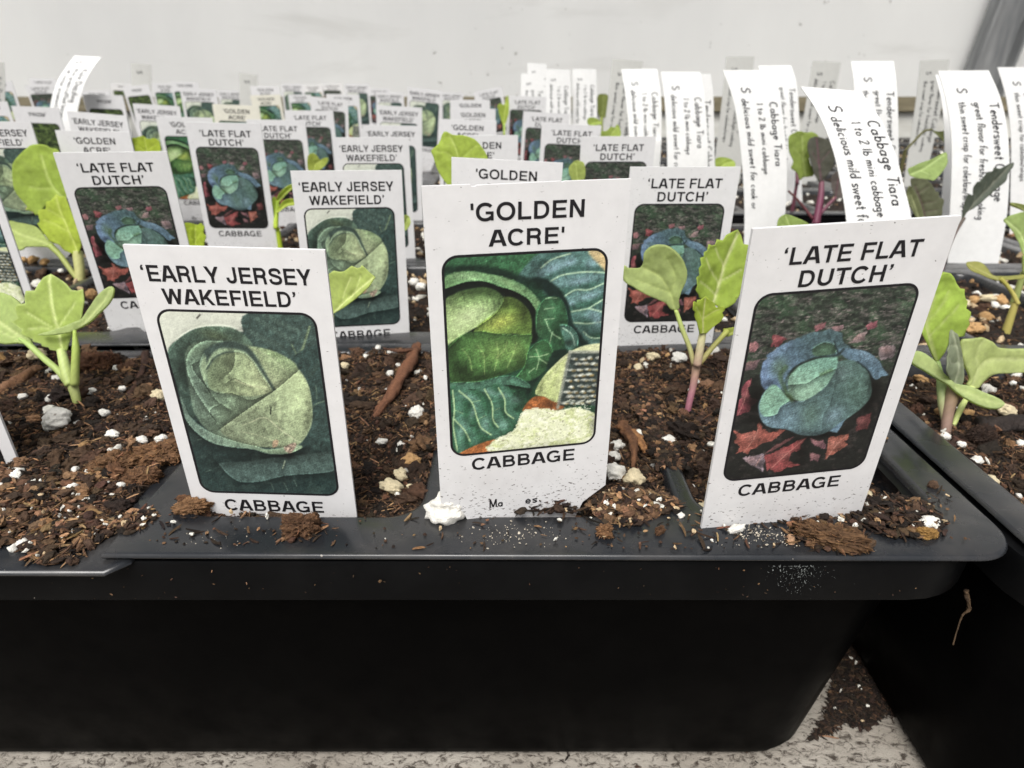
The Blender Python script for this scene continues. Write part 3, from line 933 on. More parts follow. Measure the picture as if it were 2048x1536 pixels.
LOWER = {
    'a': (.56, [arc(.23, .24, .19, .23, 20, 380, 12), [(.43, .5), (.43, .05), (.5, 0)]]),
    'b': (.54, [[(.07, 1), (.07, 0)], arc(.26, .24, .19, .24, 180, -180, 12)]),
    'c': (.46, [arc(.24, .25, .19, .24, 50, 310, 10)]),
    'd': (.54, [arc(.23, .24, .19, .24, 0, 360, 12), [(.43, 1), (.43, 0)]]),
    'e': (.50, [[(.06, .27), (.42, .29)] + arc(.24, .25, .19, .24, 10, 310, 10)]),
    'f': (.38, [[(.36, .93), (.24, 1), (.15, .88), (.14, 0)], [(.0, .55), (.3, .55)]]),
    'g': (.54, [arc(.23, .26, .18, .22, 0, 360, 12), [(.42, .5), (.42, -.22), (.3, -.36), (.08, -.28)]]),
    'h': (.52, [[(.07, 1), (.07, 0)], [(.07, .32), (.2, .48), (.34, .46), (.4, .32), (.4, 0)]]),
    'i': (.20, [[(.08, .5), (.08, 0)], [(.08, .74), (.08, .66)]]),
    'k': (.48, [[(.07, 1), (.07, 0)], [(.38, .5), (.08, .22)], [(.16, .28), (.4, 0)]]),
    'l': (.20, [[(.08, 1), (.08, 0)]]),
    'm': (.74, [[(.07, .5), (.07, 0)], [(.07, .34), (.2, .49), (.33, .42), (.34, 0)], [(.34, .34), (.46, .49), (.6, .42), (.62, 0)]]),
    'n': (.52, [[(.07, .5), (.07, 0)], [(.07, .34), (.2, .49), (.36, .44), (.4, 0)]]),
    'o': (.52, [arc(.25, .25, .19, .24, 0, 360, 12)]),
    'p': (.54, [[(.07, .5), (.07, -.36)], arc(.26, .25, .19, .23, 180, -180, 12)]),
    'r': (.38, [[(.07, .5), (.07, 0)], [(.07, .32), (.18, .48), (.32, .46)]]),
    's': (.44, [[(.38, .44), (.24, .5), (.08, .42), (.12, .3), (.33, .2), (.36, .08), (.2, 0), (.04, .05)]]),
    't': (.38, [[(.16, .85), (.16, .06), (.3, 0)], [(.0, .55), (.32, .55)]]),
    'u': (.52, [[(.07, .5), (.09, .1), (.22, .0), (.38, .12)], [(.4, .5), (.4, 0)]]),
    'v': (.46, [[(.03, .5), (.21, 0), (.4, .5)]]),
    'w': (.66, [[(.03, .5), (.16, 0), (.3, .45), (.45, 0), (.6, .5)]]),
    'y': (.48, [[(.04, .5), (.22, .05)], [(.42, .5), (.12, -.36)]]),
    'z': (.44, [[(.04, .5), (.38, .5), (.04, 0), (.4, 0)]]),
    'C': (.70, [arc(.36, .5, .3, .48, 50, 310, 14)]), 'T': (.66, [[(.02, .97), (.62, .97)], [(.32, .97), (.32, 0)]]),
    'K': (.64, [[(.08, 1), (.08, 0)], [(.52, 1), (.1, .42)], [(.2, .52), (.56, 0)]]),
    'D': (.70, [[(.08, 1), (.08, 0), (.3, .02)] + arc(.3, .5, .32, .48, -80, 80, 10) + [(.08, 1)]]),
    'S': (.62, [[(.54, .84), (.4, .98), (.16, .94), (.08, .74), (.2, .58), (.44, .44), (.54, .26), (.44, .06), (.2, .0), (.04, .14)]]),
    '1': (.28, [[(.02, .8), (.14, 1), (.14, 0)]]), '2': (.54, [[(.06, .76), (.14, .96), (.34, .98), (.44, .78), (.06, 0), (.48, .02)]]),
    '/': (.40, [[(.02, -.1), (.36, 1.05)]]), '’': (.2, []), ' ': (.32, []),
}


def ribbon(pts, w):
    P = np.array(pts, float)
    closed = np.allclose(P[0], P[-1])
    if closed:
        P = P[:-1]
    n = len(P)
    L, Rr = [], []
    for i in range(n):
        a = P[i - 1] if (closed or i > 0) else P[i]
        b = P[(i + 1) % n] if (closed or i < n - 1) else P[i]
        d1 = P[i] - a; d2 = b - P[i]
        l1, l2 = np.hypot(*d1), np.hypot(*d2)
        d1 = d1 / l1 if l1 > 1e-9 else d2 / max(l2, 1e-9); d2 = d2 / l2 if l2 > 1e-9 else d1
        n1, n2 = np.array([-d1[1], d1[0]]), np.array([-d2[1], d2[0]])
        m = n1 + n2; q = np.hypot(*m)
        m = m / q if q > 1e-6 else n1
        k = min(1.0 / max(m @ n1, 0.35), 2.0) * w / 2
        L.append(P[i] + m * k); Rr.append(P[i] - m * k)
    quads = []
    for i in range(n if closed else n - 1):
        j = (i + 1) % n
        quads.append((Rr[i], Rr[j], L[j], L[i]))
    return quads


def bold_quads(text, x0, x1, base, cap):
    """quads of a line of capitals squeezed to run from x0 to x1"""
    adv = sum(BOLD[c][0] for c in text)
    k = (x1 - x0) / (adv - 0.14); pen = -0.07; out = []
    for c in text:
        a, prims = BOLD[c]
        for p in prims:
            if p[0] == R_:
                q = [((p[1], p[2]), (p[3], p[2]), (p[3], p[4]), (p[1], p[4]))]
            elif p[0] == P_:
                _, xa, ya, xb, yb, w = p
                q = [((xa - w / 2, ya), (xa + w / 2, ya), (xb + w / 2, yb), (xb - w / 2, yb))]
            else:
                q = ribbon(p[1], p[2])
            for f in q:
                out.append([(x0 + (pen + u) * k, base + v * cap) for u, v in f])
        pen += a
    return out


def hand_quads(text, size, w=0.12, rnd=None, jit=0.03):
    """felt-pen quads; returns (quads in caps heights, width)"""
    pen, out = 0.0, []
    for c in text:
        a, strokes = LOWER[c]
        dx, dy, sl = (rnd.uniform(-jit, jit), rnd.uniform(-jit, jit), rnd.uniform(-.06, .1)) if rnd else (0, 0, 0)
        for st in strokes:
            st = [(pen + u + dx + sl * v, v + dy) for u, v in st]
            for f in ribbon(st, w):
                out.append([(u * size, v * size) for u, v in f])
        pen += a + 0.07
    return out, pen * size


def flat_mesh(name, quads, y, mat):
    """quads in mm on the card's face; tiny steps in depth keep overlapping strokes apart"""
    V, Fc = [], []
    for i, q in enumerate(quads):
        b = len(V)
        V += [(u * MM, (y - 0.0004 * (i % 7)) * MM, v * MM) for u, v in q]
        Fc.append((b, b + 1, b + 2, b + 3))
    return mesh(name, V, Fc, mat)


# ------------------------------------------------------------------ the printed pictures on the tags
class Painter:
    """paints a small flat picture; shapes are given in the coordinates of a tracing quad (corners TL TR BR BL)"""

    def __init__(s, quad, nx, ny):
        s.nx, s.ny = nx, ny
        U, Vv = np.meshgrid((np.arange(nx)) / (nx - 1), (np.arange(ny)) / (ny - 1))
        s.U, s.V = U.ravel(), Vv.ravel()
        A, b = [], []
        for (u, v), (x, y) in zip(((0, 0), (1, 0), (1, 1), (0, 1)), quad):
            A.append([u, v, 1, 0, 0, 0, -u * x, -v * x]); b.append(x)
            A.append([0, 0, 0, u, v, 1, -u * y, -v * y]); b.append(y)
        h = np.append(np.linalg.solve(np.array(A, float), np.array(b, float)), 1).reshape(3, 3)
        w = h[2, 0] * s.U + h[2, 1] * s.V + h[2, 2]
        s.X = (h[0, 0] * s.U + h[0, 1] * s.V + h[0, 2]) / w
        s.Y = (h[1, 0] * s.U + h[1, 1] * s.V + h[1, 2]) / w
        s.C = np.zeros((len(s.U), 3))

    def seg_dist(s, P):
        d = np.full(len(s.X), 1e9)
        for (x0, y0), (x1, y1) in zip(P[:-1], P[1:]):
            dx, dy = x1 - x0, y1 - y0
            t = np.clip(((s.X - x0) * dx + (s.Y - y0) * dy) / (dx * dx + dy * dy + 1e-9), 0, 1)
            d = np.minimum(d, np.hypot(s.X - x0 - t * dx, s.Y - y0 - t * dy))
        return d

    def mask(s, pts, soft=8, n=4, ragged=0.0, seed=1):
        P = smooth_curve(pts, True, n) if n else list(pts)
        Q = P + [P[0]]
        X, Y = s.X, s.Y
        if ragged:
            X = X + ragged * (fbm(s.X / 28, s.Y / 28, seed, 3) - .5); Y = Y + ragged * (fbm(s.X / 28 + 9, s.Y / 28, seed + 2, 3) - .5)
        ins = np.zeros(len(X), bool)
        for (x0, y0), (x1, y1) in zip(Q[:-1], Q[1:]):
            c = ((y0 > Y) != (y1 > Y)) & (X < (x1 - x0) * (Y - y0) / (y1 - y0 + 1e-12) + x0)
            ins ^= c
        if not soft:
            return ins.astype(float)
        d = s.seg_dist(Q)
        return np.clip(0.5 + np.where(ins, d, -d) / soft, 0, 1)

    def blend(s, m, col):
        m = np.asarray(m)[:, None]
        s.C = s.C * (1 - m) + np.asarray(col, float) * m

    def poly(s, pts, c, c2=None, ax=None, soft=8, n=4, tex=0.12, tscale=40, seed=1, a=1.0, ragged=0.0, edge=None, edge_w=24):
        """c..c2 runs along ax = (x0,y0,x1,y1); tex = mottling; edge = colour towards the outline"""
        m = s.mask(pts, soft, n, ragged, seed) * a
        col = np.broadcast_to(np.asarray(c, float), s.C.shape).copy()
        if c2 is not None:
            x0, y0, x1, y1 = ax
            t = np.clip(((s.X - x0) * (x1 - x0) + (s.Y - y0) * (y1 - y0)) / ((x1 - x0) ** 2 + (y1 - y0) ** 2), 0, 1)[:, None]
            col = col * (1 - t) + np.asarray(c2, float) * t
        if tex:
            col = col * (1 + tex * 2 * (fbm(s.X / tscale, s.Y / tscale, seed, 4) - .5))[:, None]
        if edge is not None:
            P = smooth_curve(pts, True, max(n, 1)); d = s.seg_dist(P + [P[0]])
            t = np.exp(-d / edge_w)[:, None]
            col = col * (1 - t) + np.asarray(edge, float) * t
        s.blend(m, col)

    def line(s, pts, w, c, a=1.0, taper=False):
        P = smooth_curve(pts, False, 6)
        d = s.seg_dist(P)
        s.blend(np.clip((w / 2 - d) / (w * 0.5) + 0.5, 0, 1) * a, c)

    def speck(s, c, thr, sx, sy, seed, a=1.0, m=1.0, soft=0.05):
        v = fbm(s.X / sx, s.Y / sy, seed, 4, 0.6)
        s.blend(np.clip((v - thr) / soft, 0, 1) * a * m, c)

    def shade(s, cx, cy, rx, ry, f, rot=0.0, m=1.0, tint=None):
        """soft oval lighter or darker patch of the printed photograph"""
        a = math.radians(rot); dx, dy = s.X - cx, s.Y - cy
        u, v = (dx * math.cos(a) + dy * math.sin(a)) / rx, (-dx * math.sin(a) + dy * math.cos(a)) / ry
        w = (np.exp(-(u * u + v * v)) * m)[:, None]
        if tint is not None:
            s.C = s.C * (1 - w * abs(f)) + np.asarray(tint, float) * w * abs(f)
        else:
            s.C = s.C * (1 + f * w)

    def fold(s, pts, w=26, dark=.55, light=.25, wl=None, n=6):
        """edge of a leaf in the print: dark on the walking line's right-hand side, a pale lip on its left"""
        P = smooth_curve(pts, False, n)
        best = np.full(len(s.X), 1e9); sg = np.zeros(len(s.X))
        for (x0, y0), (x1, y1) in zip(P[:-1], P[1:]):
            dx, dy = x1 - x0, y1 - y0
            t = np.clip(((s.X - x0) * dx + (s.Y - y0) * dy) / (dx * dx + dy * dy + 1e-9), 0, 1)
            ex, ey = s.X - x0 - t * dx, s.Y - y0 - t * dy
            d = np.hypot(ex, ey); q = d < best
            best = np.where(q, d, best); sg = np.where(q, dx * ey - dy * ex, sg)
        wl = wl or w * .45
        k = np.where(sg > 0, 1 - dark * np.exp(-best / w), 1 + light * np.exp(-(best / wl) ** 2))
        s.C = s.C * k[:, None]

    def finish(s, seed=3, amp=0.07, sat=.82, gain=.93):
        r = np.random.default_rng(seed)
        g = r.normal(0, 1, len(s.X))
        g2 = fbm(s.X / 34, s.Y / 26, seed + 4, 4, 0.65)
        h = np.sin((s.X * 0.9 + s.Y * 0.45) / 4.0) * np.sin((s.X * 0.45 - s.Y * 0.9) / 4.0)
        pale = np.clip((212 - s.C.mean(1)) / 70, .22, 1)      # paper-pale areas print smooth
        s.C = s.C * (1 + pale * (amp * g + 0.42 * (g2 - .5) + 0.07 * h))[:, None]
        for k, (sc, am) in enumerate(((80, .14), (46, -.20), (30, -.12), (58, .12))):     # fine veins and wrinkles
            X = s.X + 50 * (fbm(s.X / 90, s.Y / 90, seed + 50 + k, 2) - .5); Y = s.Y + 50 * (fbm(s.X / 90 + 7, s.Y / 90, seed + 60 + k, 2) - .5)
            rdg = np.clip(1 - np.abs(2 * fbm(X / sc, Y / sc, seed + 40 + k, 2) - 1) * 10, 0, 1)
            s.C = s.C * (1 + am * rdg * pale)[:, None]
        gray = s.C.mean(1, keepdims=True)
        s.C = np.clip(gray + sat * (s.C - gray), 0, 255)
        return lin(s.C) * gain


def paint_seam(nx, ny):       # the pale cabbage with a slanting seam
    p = Painter(((20, 70), (1227, 105), (1411, 1480), (356, 1413)), nx, ny)
    p.C[:] = (40, 64, 60)
    p.speck((66, 94, 84), .5, 70, 34, 4, .5, 1.0, .2)
    p.poly([(-60, 20), (760, 40), (735, 110), (705, 170), (675, 235), (560, 205), (420, 195), (300, 215), (205, 280), (110, 380), (-60, 300)], (206, 212, 190), tex=.03, soft=10)
    p.poly([(722, 90), (1300, 80), (1330, 420), (1050, 450), (900, 370), (745, 335), (680, 240)], (56, 82, 74), tex=.3, tscale=24, seed=5, soft=10)
    for q in ([(780, 140), (900, 210), (1040, 290)], [(840, 110), (960, 170), (1100, 230)], [(720, 230), (840, 290), (960, 340)]):
        p.line(q, 40, (84, 112, 96), .35)
    p.line([(1190, 200), (1160, 290), (1130, 370), (1080, 415)], 18, (140, 164, 104), .6); p.line([(1050, 330), (1085, 400)], 10, (140, 164, 104), .5)
    p.poly([(1040, 440), (1330, 380), (1380, 1100), (1180, 1090), (1215, 860), (1180, 640)], (46, 72, 66), tex=.3, tscale=22, seed=6, soft=14)
    p.line([(1300, 760), (1240, 780), (1215, 800)], 12, (110, 142, 110), .6); p.line([(1235, 640), (1245, 740)], 8, (110, 142, 110), .5); p.line([(1260, 470), (1200, 560)], 30, (70, 98, 84), .4)
    # outer wrapper leaf
    p.poly([(105, 385), (200, 272), (330, 206), (480, 190), (600, 205), (695, 265), (745, 335), (640, 330), (420, 370), (300, 480), (280, 640), (320, 820), (240, 870), (180, 640)], (62, 92, 78), (84, 116, 92), (150, 600, 480, 220), tex=.22, seed=7, ragged=14, soft=12)
    p.fold([(115, 385), (200, 275), (330, 208), (480, 192), (600, 207), (690, 265)], 30, .0, .30, 12)
    p.shade(470, 265, 110, 40, .45, 20, tint=(150, 176, 104)); p.shade(640, 260, 70, 60, -.35)
    p.shade(200, 520, 60, 200, -.25, 10)
    # the head
    head = [(235, 430), (270, 335), (380, 290), (520, 290), (640, 312), (760, 345), (930, 390), (1090, 505), (1170, 620), (1205, 780), (1200, 930), (1140, 1045), (1060, 1100), (900, 1100), (700, 1085), (520, 1045), (400, 965), (300, 825), (262, 640)]
    p.poly(head, (106, 140, 110), (154, 178, 124), (330, 650, 1050, 760), tex=.12, tscale=50, seed=8, soft=12)
    hm = p.mask(head, 12)
    p.shade(330, 700, 90, 260, .35, -20, hm, (122, 150, 132)); p.shade(300, 360, 90, 80, .5, 0, hm, (124, 156, 116))
    p.fold([(520, 300), (390, 300), (290, 350), (245, 440), (262, 560), (330, 700), (440, 860)], 60, .38, .30, 12)
    p.fold([(430, 700), (360, 600), (300, 520), (290, 470), (330, 450)], 26, .35, .35, 10)
    p.fold([(450, 330), (370, 400), (345, 500), (400, 640), (470, 740), (560, 800)], 46, .42, .2, 10)
    # upper shoulder leaf
    sh = [(720, 345), (930, 388), (1095, 510), (920, 668), (850, 540), (790, 430)]
    p.poly(sh, (160, 178, 124), (132, 162, 104), (850, 560, 980, 380), tex=.1, seed=11, soft=16)
    p.shade(960, 400, 90, 40, .5, 20, p.mask(head, 12), (120, 162, 92))
    p.line([(760, 360), (900, 440), (1010, 540)], 7, (188, 200, 150), .45); p.line([(900, 440), (960, 430), (1040, 470)], 6, (184, 198, 146), .4)
    # inner leaves round the bud
    p.poly([(350, 470), (430, 372), (540, 350), (660, 372), (740, 450), (640, 400), (520, 400), (430, 460), (400, 560), (380, 600)], (138, 168, 122), tex=.1, soft=16)
    bud = [(400, 590), (408, 510), (460, 435), (545, 390), (665, 388), (745, 450), (815, 560), (895, 670), (770, 712), (640, 706), (500, 680), (425, 655)]
    p.poly(bud, (124, 150, 102), (168, 186, 126), (430, 560, 800, 640), tex=.14, tscale=30, seed=13, soft=14)
    bm_ = p.mask(bud, 12)
    p.shade(560, 460, 60, 50, -.32, 0, bm_); p.shade(690, 500, 100, 60, .14, 40, bm_); p.shade(580, 620, 110, 34, -.22, 10, bm_); p.shade(760, 640, 90, 40, .16, 10, bm_); p.shade(470, 560, 40, 80, -.15, 0, bm_)
    p.fold([(608, 388), (612, 450), (586, 520), (540, 560)], 40, .38, .2, 10)
    p.fold([(545, 610), (600, 575), (660, 600), (740, 640)], 20, .32, .2, 9)
    p.line([(612, 590), (700, 625), (850, 658)], 8, (196, 202, 146), .7)
    p.poly([(380, 372), (470, 318), (580, 298), (680, 326), (754, 386), (814, 490), (882, 600), (925, 672), (896, 668), (836, 566), (758, 452), (690, 384), (600, 358), (500, 356), (436, 400), (398, 460), (392, 420)], (46, 66, 60), tex=.2, soft=18, a=.9)
    p.fold([(395, 500), (450, 432), (540, 386), (660, 386), (744, 450), (815, 560), (890, 668)], 22, .25, .18, 10)
    p.line([(398, 505), (450, 430), (530, 388), (600, 380)], 14, (50, 70, 60), .75)
    # lower left folds
    p.fold([(860, 692), (760, 736), (690, 732), (600, 690), (480, 682), (400, 640)][::-1], 36, .38, .12, 10)
    p.shade(620, 830, 150, 60, -.10, -30, hm); p.shade(480, 860, 90, 50, .12, 40, hm)
    p.fold([(450, 885), (418, 842), (426, 800), (470, 780)], 22, .45, .25, 9)
    # front leaf with the slanting edge
    fr = [(500, 950), (720, 800), (920, 672), (1085, 540), (1175, 640), (1202, 800), (1195, 930), (1130, 1050), (1050, 1100), (880, 1098), (700, 1075), (580, 1030)]
    p.poly(fr, (138, 158, 114), (164, 186, 126), (620, 960, 1150, 700), tex=.14, tscale=45, seed=15, soft=10)
    fm = p.mask(fr, 12)
    p.shade(800, 960, 170, 80, -.20, 20, fm, None); p.shade(780, 860, 110, 40, -.16, -30, fm); p.shade(1080, 760, 110, 180, .10, 0, fm); p.shade(620, 1010, 90, 50, -.16, 20, fm); p.shade(1180, 880, 40, 200, -.3, 8, fm)
    p.fold([(1085, 540), (920, 670), (720, 800), (500, 950)], 34, .50, .16, 10)
    p.line([(735, 905), (800, 878), (860, 886), (960, 970), (1085, 1058)], 8, (196, 202, 152), .7); p.line([(640, 975), (760, 1000), (900, 1050)], 6, (190, 196, 146), .5); p.line([(960, 970), (940, 900), (960, 820)], 5, (186, 194, 140), .35); p.line([(730, 905), (660, 930)], 6, (190, 196, 146), .5)
    for k in range(10):
        x = 860 + 30 * k; p.line([(x, 1060 - 10 * k), (x + 60, 900 - 22 * k), (x + 70, 780 - 12 * k)], 5, (186, 194, 140), .16)
    # wrapper under the head
    p.poly([(195, 690), (262, 850), (400, 965), (560, 1035), (760, 1088), (870, 1115), (1090, 1090), (1122, 1112), (1010, 1150), (860, 1145), (740, 1108), (560, 1085), (420, 1048), (300, 960), (230, 865)], (104, 136, 116), (128, 158, 116), (300, 900, 1000, 1120), tex=.16, seed=17, ragged=12, soft=10)
    p.fold([(262, 850), (400, 962), (560, 1032), (760, 1086), (880, 1110), (1080, 1090)][::-1], 18, .35, .18, 10)
    p.fold([(230, 868), (300, 962), (420, 1050), (560, 1088), (740, 1112), (860, 1148), (1010, 1152), (1120, 1114)], 60, .5, .30, 8)
    p.poly([(480, 1212), (700, 1200), (900, 1180), (1180, 1160), (1400, 1150), (1400, 1285), (1280, 1305), (1100, 1310), (960, 1320), (800, 1352), (650, 1352), (560, 1300)], (70, 98, 90), tex=.2, tscale=30, seed=19, ragged=14, soft=12)
    p.shade(900, 1190, 500, 50, -.35, -2); p.fold([(480, 1214), (560, 1302), (650, 1354), (800, 1354), (960, 1322), (1100, 1312), (1280, 1306), (1400, 1286)], 60, .35, .35, 7)
    p.line([(990, 1205), (972, 1258)], 9, (160, 176, 136), .7)
    for q in ([(880, 1370), (900, 1420)], [(980, 1370), (1010, 1430)], [(1060, 1350), (1080, 1400)], [(200, 640), (230, 670)], [(320, 1030), (350, 1025)], [(380, 1270), (420, 1255)]):
        p.line(q, 8, (96, 124, 104), .5)
    p.poly([(900, 1050), (940, 1050), (930, 1090), (895, 1100)], (164, 134, 98), tex=.3); p.poly([(985, 1100), (1060, 1070), (1080, 1090), (1040, 1145), (1000, 1135)], (150, 126, 104), tex=.8, tscale=10, soft=10); p.shade(1010, 1170, 60, 24, -.6)
    p.line([(885, 800), (880, 850)], 10, (20, 24, 20), .9); p.line([(330, 130), (350, 108)], 14, (50, 46, 40), .8)
    return p.finish(3, .085, .66, 1.02)


def paint_grater(nx, ny):      # cut cabbage, grater and shreds
    p = Painter(((27, 78), (1229, 28), (1126, 1463), (105, 1510)), nx, ny)
    p.C[:] = (30, 66, 44)
    p.poly([(20, 60), (700, 40), (640, 260), (450, 190), (60, 200)], (44, 92, 56), tex=.3, tscale=22, seed=4, soft=20)
    for k in range(9):
        p.line([(120 + 60 * k, 60), (150 + 62 * k, 110), (130 + 64 * k, 150)], 9, (84, 132, 92), .3)
    # big ribbed leaf
    big = [(560, 260), (640, 130), (780, 40), (1240, 20), (1240, 760), (1060, 760), (980, 600), (930, 420), (870, 320), (740, 250)]
    p.poly(big, (72, 112, 104), (46, 92, 68), (900, 150, 1080, 700), tex=.25, tscale=30, seed=5, soft=16)
    gm = p.mask(big, 16)
    veins = ([(735, 165), (800, 112), (870, 84), (950, 62)], [(780, 280), (840, 244), (900, 218), (1060, 200), (1210, 206)], [(895, 388), (950, 350), (1000, 330), (1090, 332), (1200, 286)], [(960, 492), (1080, 472), (1140, 440), (1195, 408)],
             [(975, 574), (1080, 584), (1180, 574)], [(1050, 645), (1100, 688), (1180, 695)], [(1090, 472), (1150, 488), (1190, 500)])
    for q in veins:
        p.line([(x + 6, y + 46) for x, y in q], 70, (128, 164, 178), .34); p.line([(x - 4, y - 30) for x, y in q], 36, (30, 66, 54), .35)
    for q in veins:
        p.line(q, 12, (172, 204, 166), .8)
    for x, y, rx, ry in ((830, 170, 60, 30), (950, 130, 50, 20), (1020, 270, 90, 26), (1090, 380, 70, 24), (1150, 560, 40, 50), (960, 430, 40, 20), (1120, 130, 60, 40)):
        p.shade(x, y, rx, ry, .5, -15, gm, (150, 184, 204))
    p.shade(1080, 640, 120, 90, -.3, 0, gm); p.shade(700, 170, 80, 80, -.35, 0, gm)
    p.poly([(1085, 40), (1240, 10), (1240, 200), (1180, 160)], (190, 166, 114), tex=.15, soft=24)
    # deep gaps
    p.poly([(660, 245), (760, 238), (860, 315), (935, 425), (965, 560), (1045, 680), (1095, 745), (1000, 745), (930, 700), (880, 560), (820, 420), (740, 320)], (16, 34, 30), tex=.2, soft=24)
    p.line([(50, 170), (250, 165), (420, 190), (600, 250), (720, 300)], 56, (16, 34, 26), .85)
    p.poly([(20, 290), (200, 255), (300, 250), (430, 290), (600, 335), (695, 420), (716, 560), (705, 700), (640, 720), (500, 660), (60, 700)], (18, 28, 22), tex=.2, soft=14)
    # the head: pale top leaf
    lt = [(40, 420), (110, 345), (220, 312), (340, 302), (440, 350), (458, 420), (400, 500), (300, 572), (180, 635), (90, 700), (40, 700)]
    p.poly(lt, (92, 136, 66), (150, 180, 108), (260, 310, 190, 520), tex=.12, seed=7, soft=14)
    lm = p.mask(lt, 14)
    p.shade(230, 500, 170, 80, .75, -25, lm, (186, 206, 148)); p.shade(140, 600, 90, 60, .5, -25, lm, (178, 200, 138)); p.shade(260, 330, 240, 40, -.42, 0, lm); p.shade(430, 420, 50, 70, -.35, 0, lm); p.shade(80, 400, 50, 60, -.3, 0, lm)
    # yellow inner leaf
    yl = [(255, 630), (300, 560), (400, 492), (455, 425), (470, 372), (560, 392), (640, 470), (668, 560), (655, 665), (560, 645), (400, 640)]
    p.poly(yl, (96, 130, 52), tex=.15, seed=8, ragged=10, soft=12)
    ym = p.mask(yl, 14)
    p.shade(440, 560, 130, 60, .85, -20, ym, (166, 178, 72)); p.shade(610, 470, 60, 120, -.5, 0, ym); p.shade(500, 410, 60, 40, -.35, 0, ym)
    p.fold([(185, 640), (300, 572), (400, 500), (458, 420), (470, 372)], 26, .45, .22, 10)
    # lower front leaf
    ll = [(70, 730), (180, 640), (300, 618), (420, 640), (560, 655), (668, 650), (665, 700), (640, 790), (625, 880), (500, 930), (300, 980), (120, 1010), (70, 900)]
    p.poly(ll, (64, 108, 50), tex=.25, tscale=30, seed=9, ragged=14, soft=10)
    dm_ = p.mask(ll, 14)
    p.shade(430, 770, 150, 100, .6, 0, dm_, (124, 158, 74)); p.shade(560, 760, 60, 80, .4, 0, dm_, (132, 160, 78)); p.shade(260, 750, 90, 70, .35, 0, dm_, (92, 138, 68)); p.shade(170, 900, 70, 60, -.55, 20, dm_); p.shade(340, 950, 260, 40, -.45, -8, dm_); p.shade(600, 860, 60, 60, -.4, 0, dm_); p.shade(100, 760, 50, 160, -.35, 0, dm_)
    p.fold([(75, 735), (180, 642), (300, 620), (420, 642), (560, 657), (665, 652)], 30, .35, .35, 9)
    for q in ([(400, 910), (425, 800), (415, 700)], [(490, 890), (535, 790), (560, 710)], [(330, 930), (325, 800), (280, 720)], [(410, 820), (470, 760), (490, 700)], [(240, 900), (220, 810), (170, 740)]):
        p.line(q, 8, (160, 186, 104), .45)
    # curled outer rim
    rim = [(20, 300), (60, 210), (200, 180), (360, 205), (500, 240), (620, 300), (710, 390), (762, 480), (725, 520), (650, 400), (540, 330), (440, 296), (330, 256), (200, 256), (60, 300)]
    p.poly(rim, (94, 138, 84), (88, 132, 84), (100, 240, 700, 440), tex=.22, seed=10, ragged=18, soft=12)
    rm = p.mask(rim, 12)
    p.shade(200, 220, 120, 30, .45, 5, rm, (150, 180, 130)); p.shade(520, 290, 140, 24, .5, 30, rm, (134, 170, 108)); p.shade(700, 440, 30, 70, .4, -20, rm, (126, 164, 100))
    p.fold([(60, 302), (200, 258), (330, 258), (440, 298), (540, 332), (650, 402), (725, 522)], 30, .5, .3, 9)
    # ribbed strip on the right of the head
    stp = [(700, 480), (760, 400), (850, 380), (905, 440), (930, 560), (910, 720), (830, 785), (760, 695), (705, 640)]
    p.poly(stp, (48, 98, 60), tex=.25, seed=11, soft=14)
    sm_ = p.mask(stp, 14)
    p.shade(800, 480, 60, 80, .5, 0, sm_, (80, 130, 86)); p.shade(860, 650, 50, 90, -.35, 0, sm_); p.shade(730, 560, 30, 100, .35, 0, sm_, (96, 140, 88))
    p.fold([(705, 640), (705, 560), (720, 470), (762, 402), (850, 382), (905, 442), (930, 560)], 40, .3, .3, 9)
    for q in ([(770, 550), (810, 640), (880, 690)], [(770, 392), (810, 386), (850, 390)], [(765, 545), (830, 540)], [(760, 470), (830, 460)], [(820, 640), (800, 720)]):
        p.line(q, 9, (160, 196, 146), .65)
    p.poly([(875, 590), (940, 600), (998, 660), (1005, 745), (930, 775), (905, 700)], (72, 118, 100), tex=.25, soft=12)
    p.fold([(880, 592), (940, 602), (998, 662), (1004, 745)], 26, .35, .55, 10); p.line([(895, 610), (960, 660), (985, 740)], 8, (176, 206, 180), .7); p.shade(945, 720, 30, 30, -.6)
    # small folded leaf
    fl = [(650, 770), (740, 700), (800, 730), (828, 830), (790, 920), (700, 990), (560, 965), (620, 880)]
    p.poly(fl, (58, 110, 62), tex=.22, seed=13, soft=10)
    p.fold([(560, 965), (622, 880), (650, 772), (740, 702), (800, 732), (828, 830)], 40, .3, .45, 9); p.shade(760, 880, 60, 60, -.35); p.shade(700, 800, 50, 40, .25)
    for q in ([(655, 815), (720, 815), (790, 800)], [(700, 760), (722, 830), (705, 910)], [(722, 830), (780, 870)], [(690, 900), (650, 930)]):
        p.line(q, 8, (166, 198, 142), .65)
    p.poly([(820, 790), (930, 770), (900, 830), (780, 930), (700, 1010), (640, 1110), (640, 1010), (760, 930)], (20, 42, 32), soft=18, tex=.1)
    # bottom fold
    p.poly([(90, 985), (300, 985), (460, 950), (570, 965), (650, 1020), (640, 1042), (480, 1012), (300, 1035), (100, 1030)], (66, 112, 88), tex=.25, soft=10, ragged=10)
    p.fold([(90, 985), (300, 985), (460, 952), (570, 967), (650, 1022)], 16, .25, .5, 8); p.fold([(640, 1044), (480, 1014), (300, 1037), (100, 1032)][::-1], 26, .55, .1, 8)
    # bottom leaf
    bl = [(80, 1035), (250, 1045), (420, 1005), (560, 1070), (640, 1160), (600, 1250), (545, 1330), (440, 1385), (300, 1430), (140, 1490), (90, 1480)]
    p.poly(bl, (44, 92, 62), tex=.25, tscale=26, seed=14, ragged=16, soft=9)
    b_m = p.mask(bl, 12)
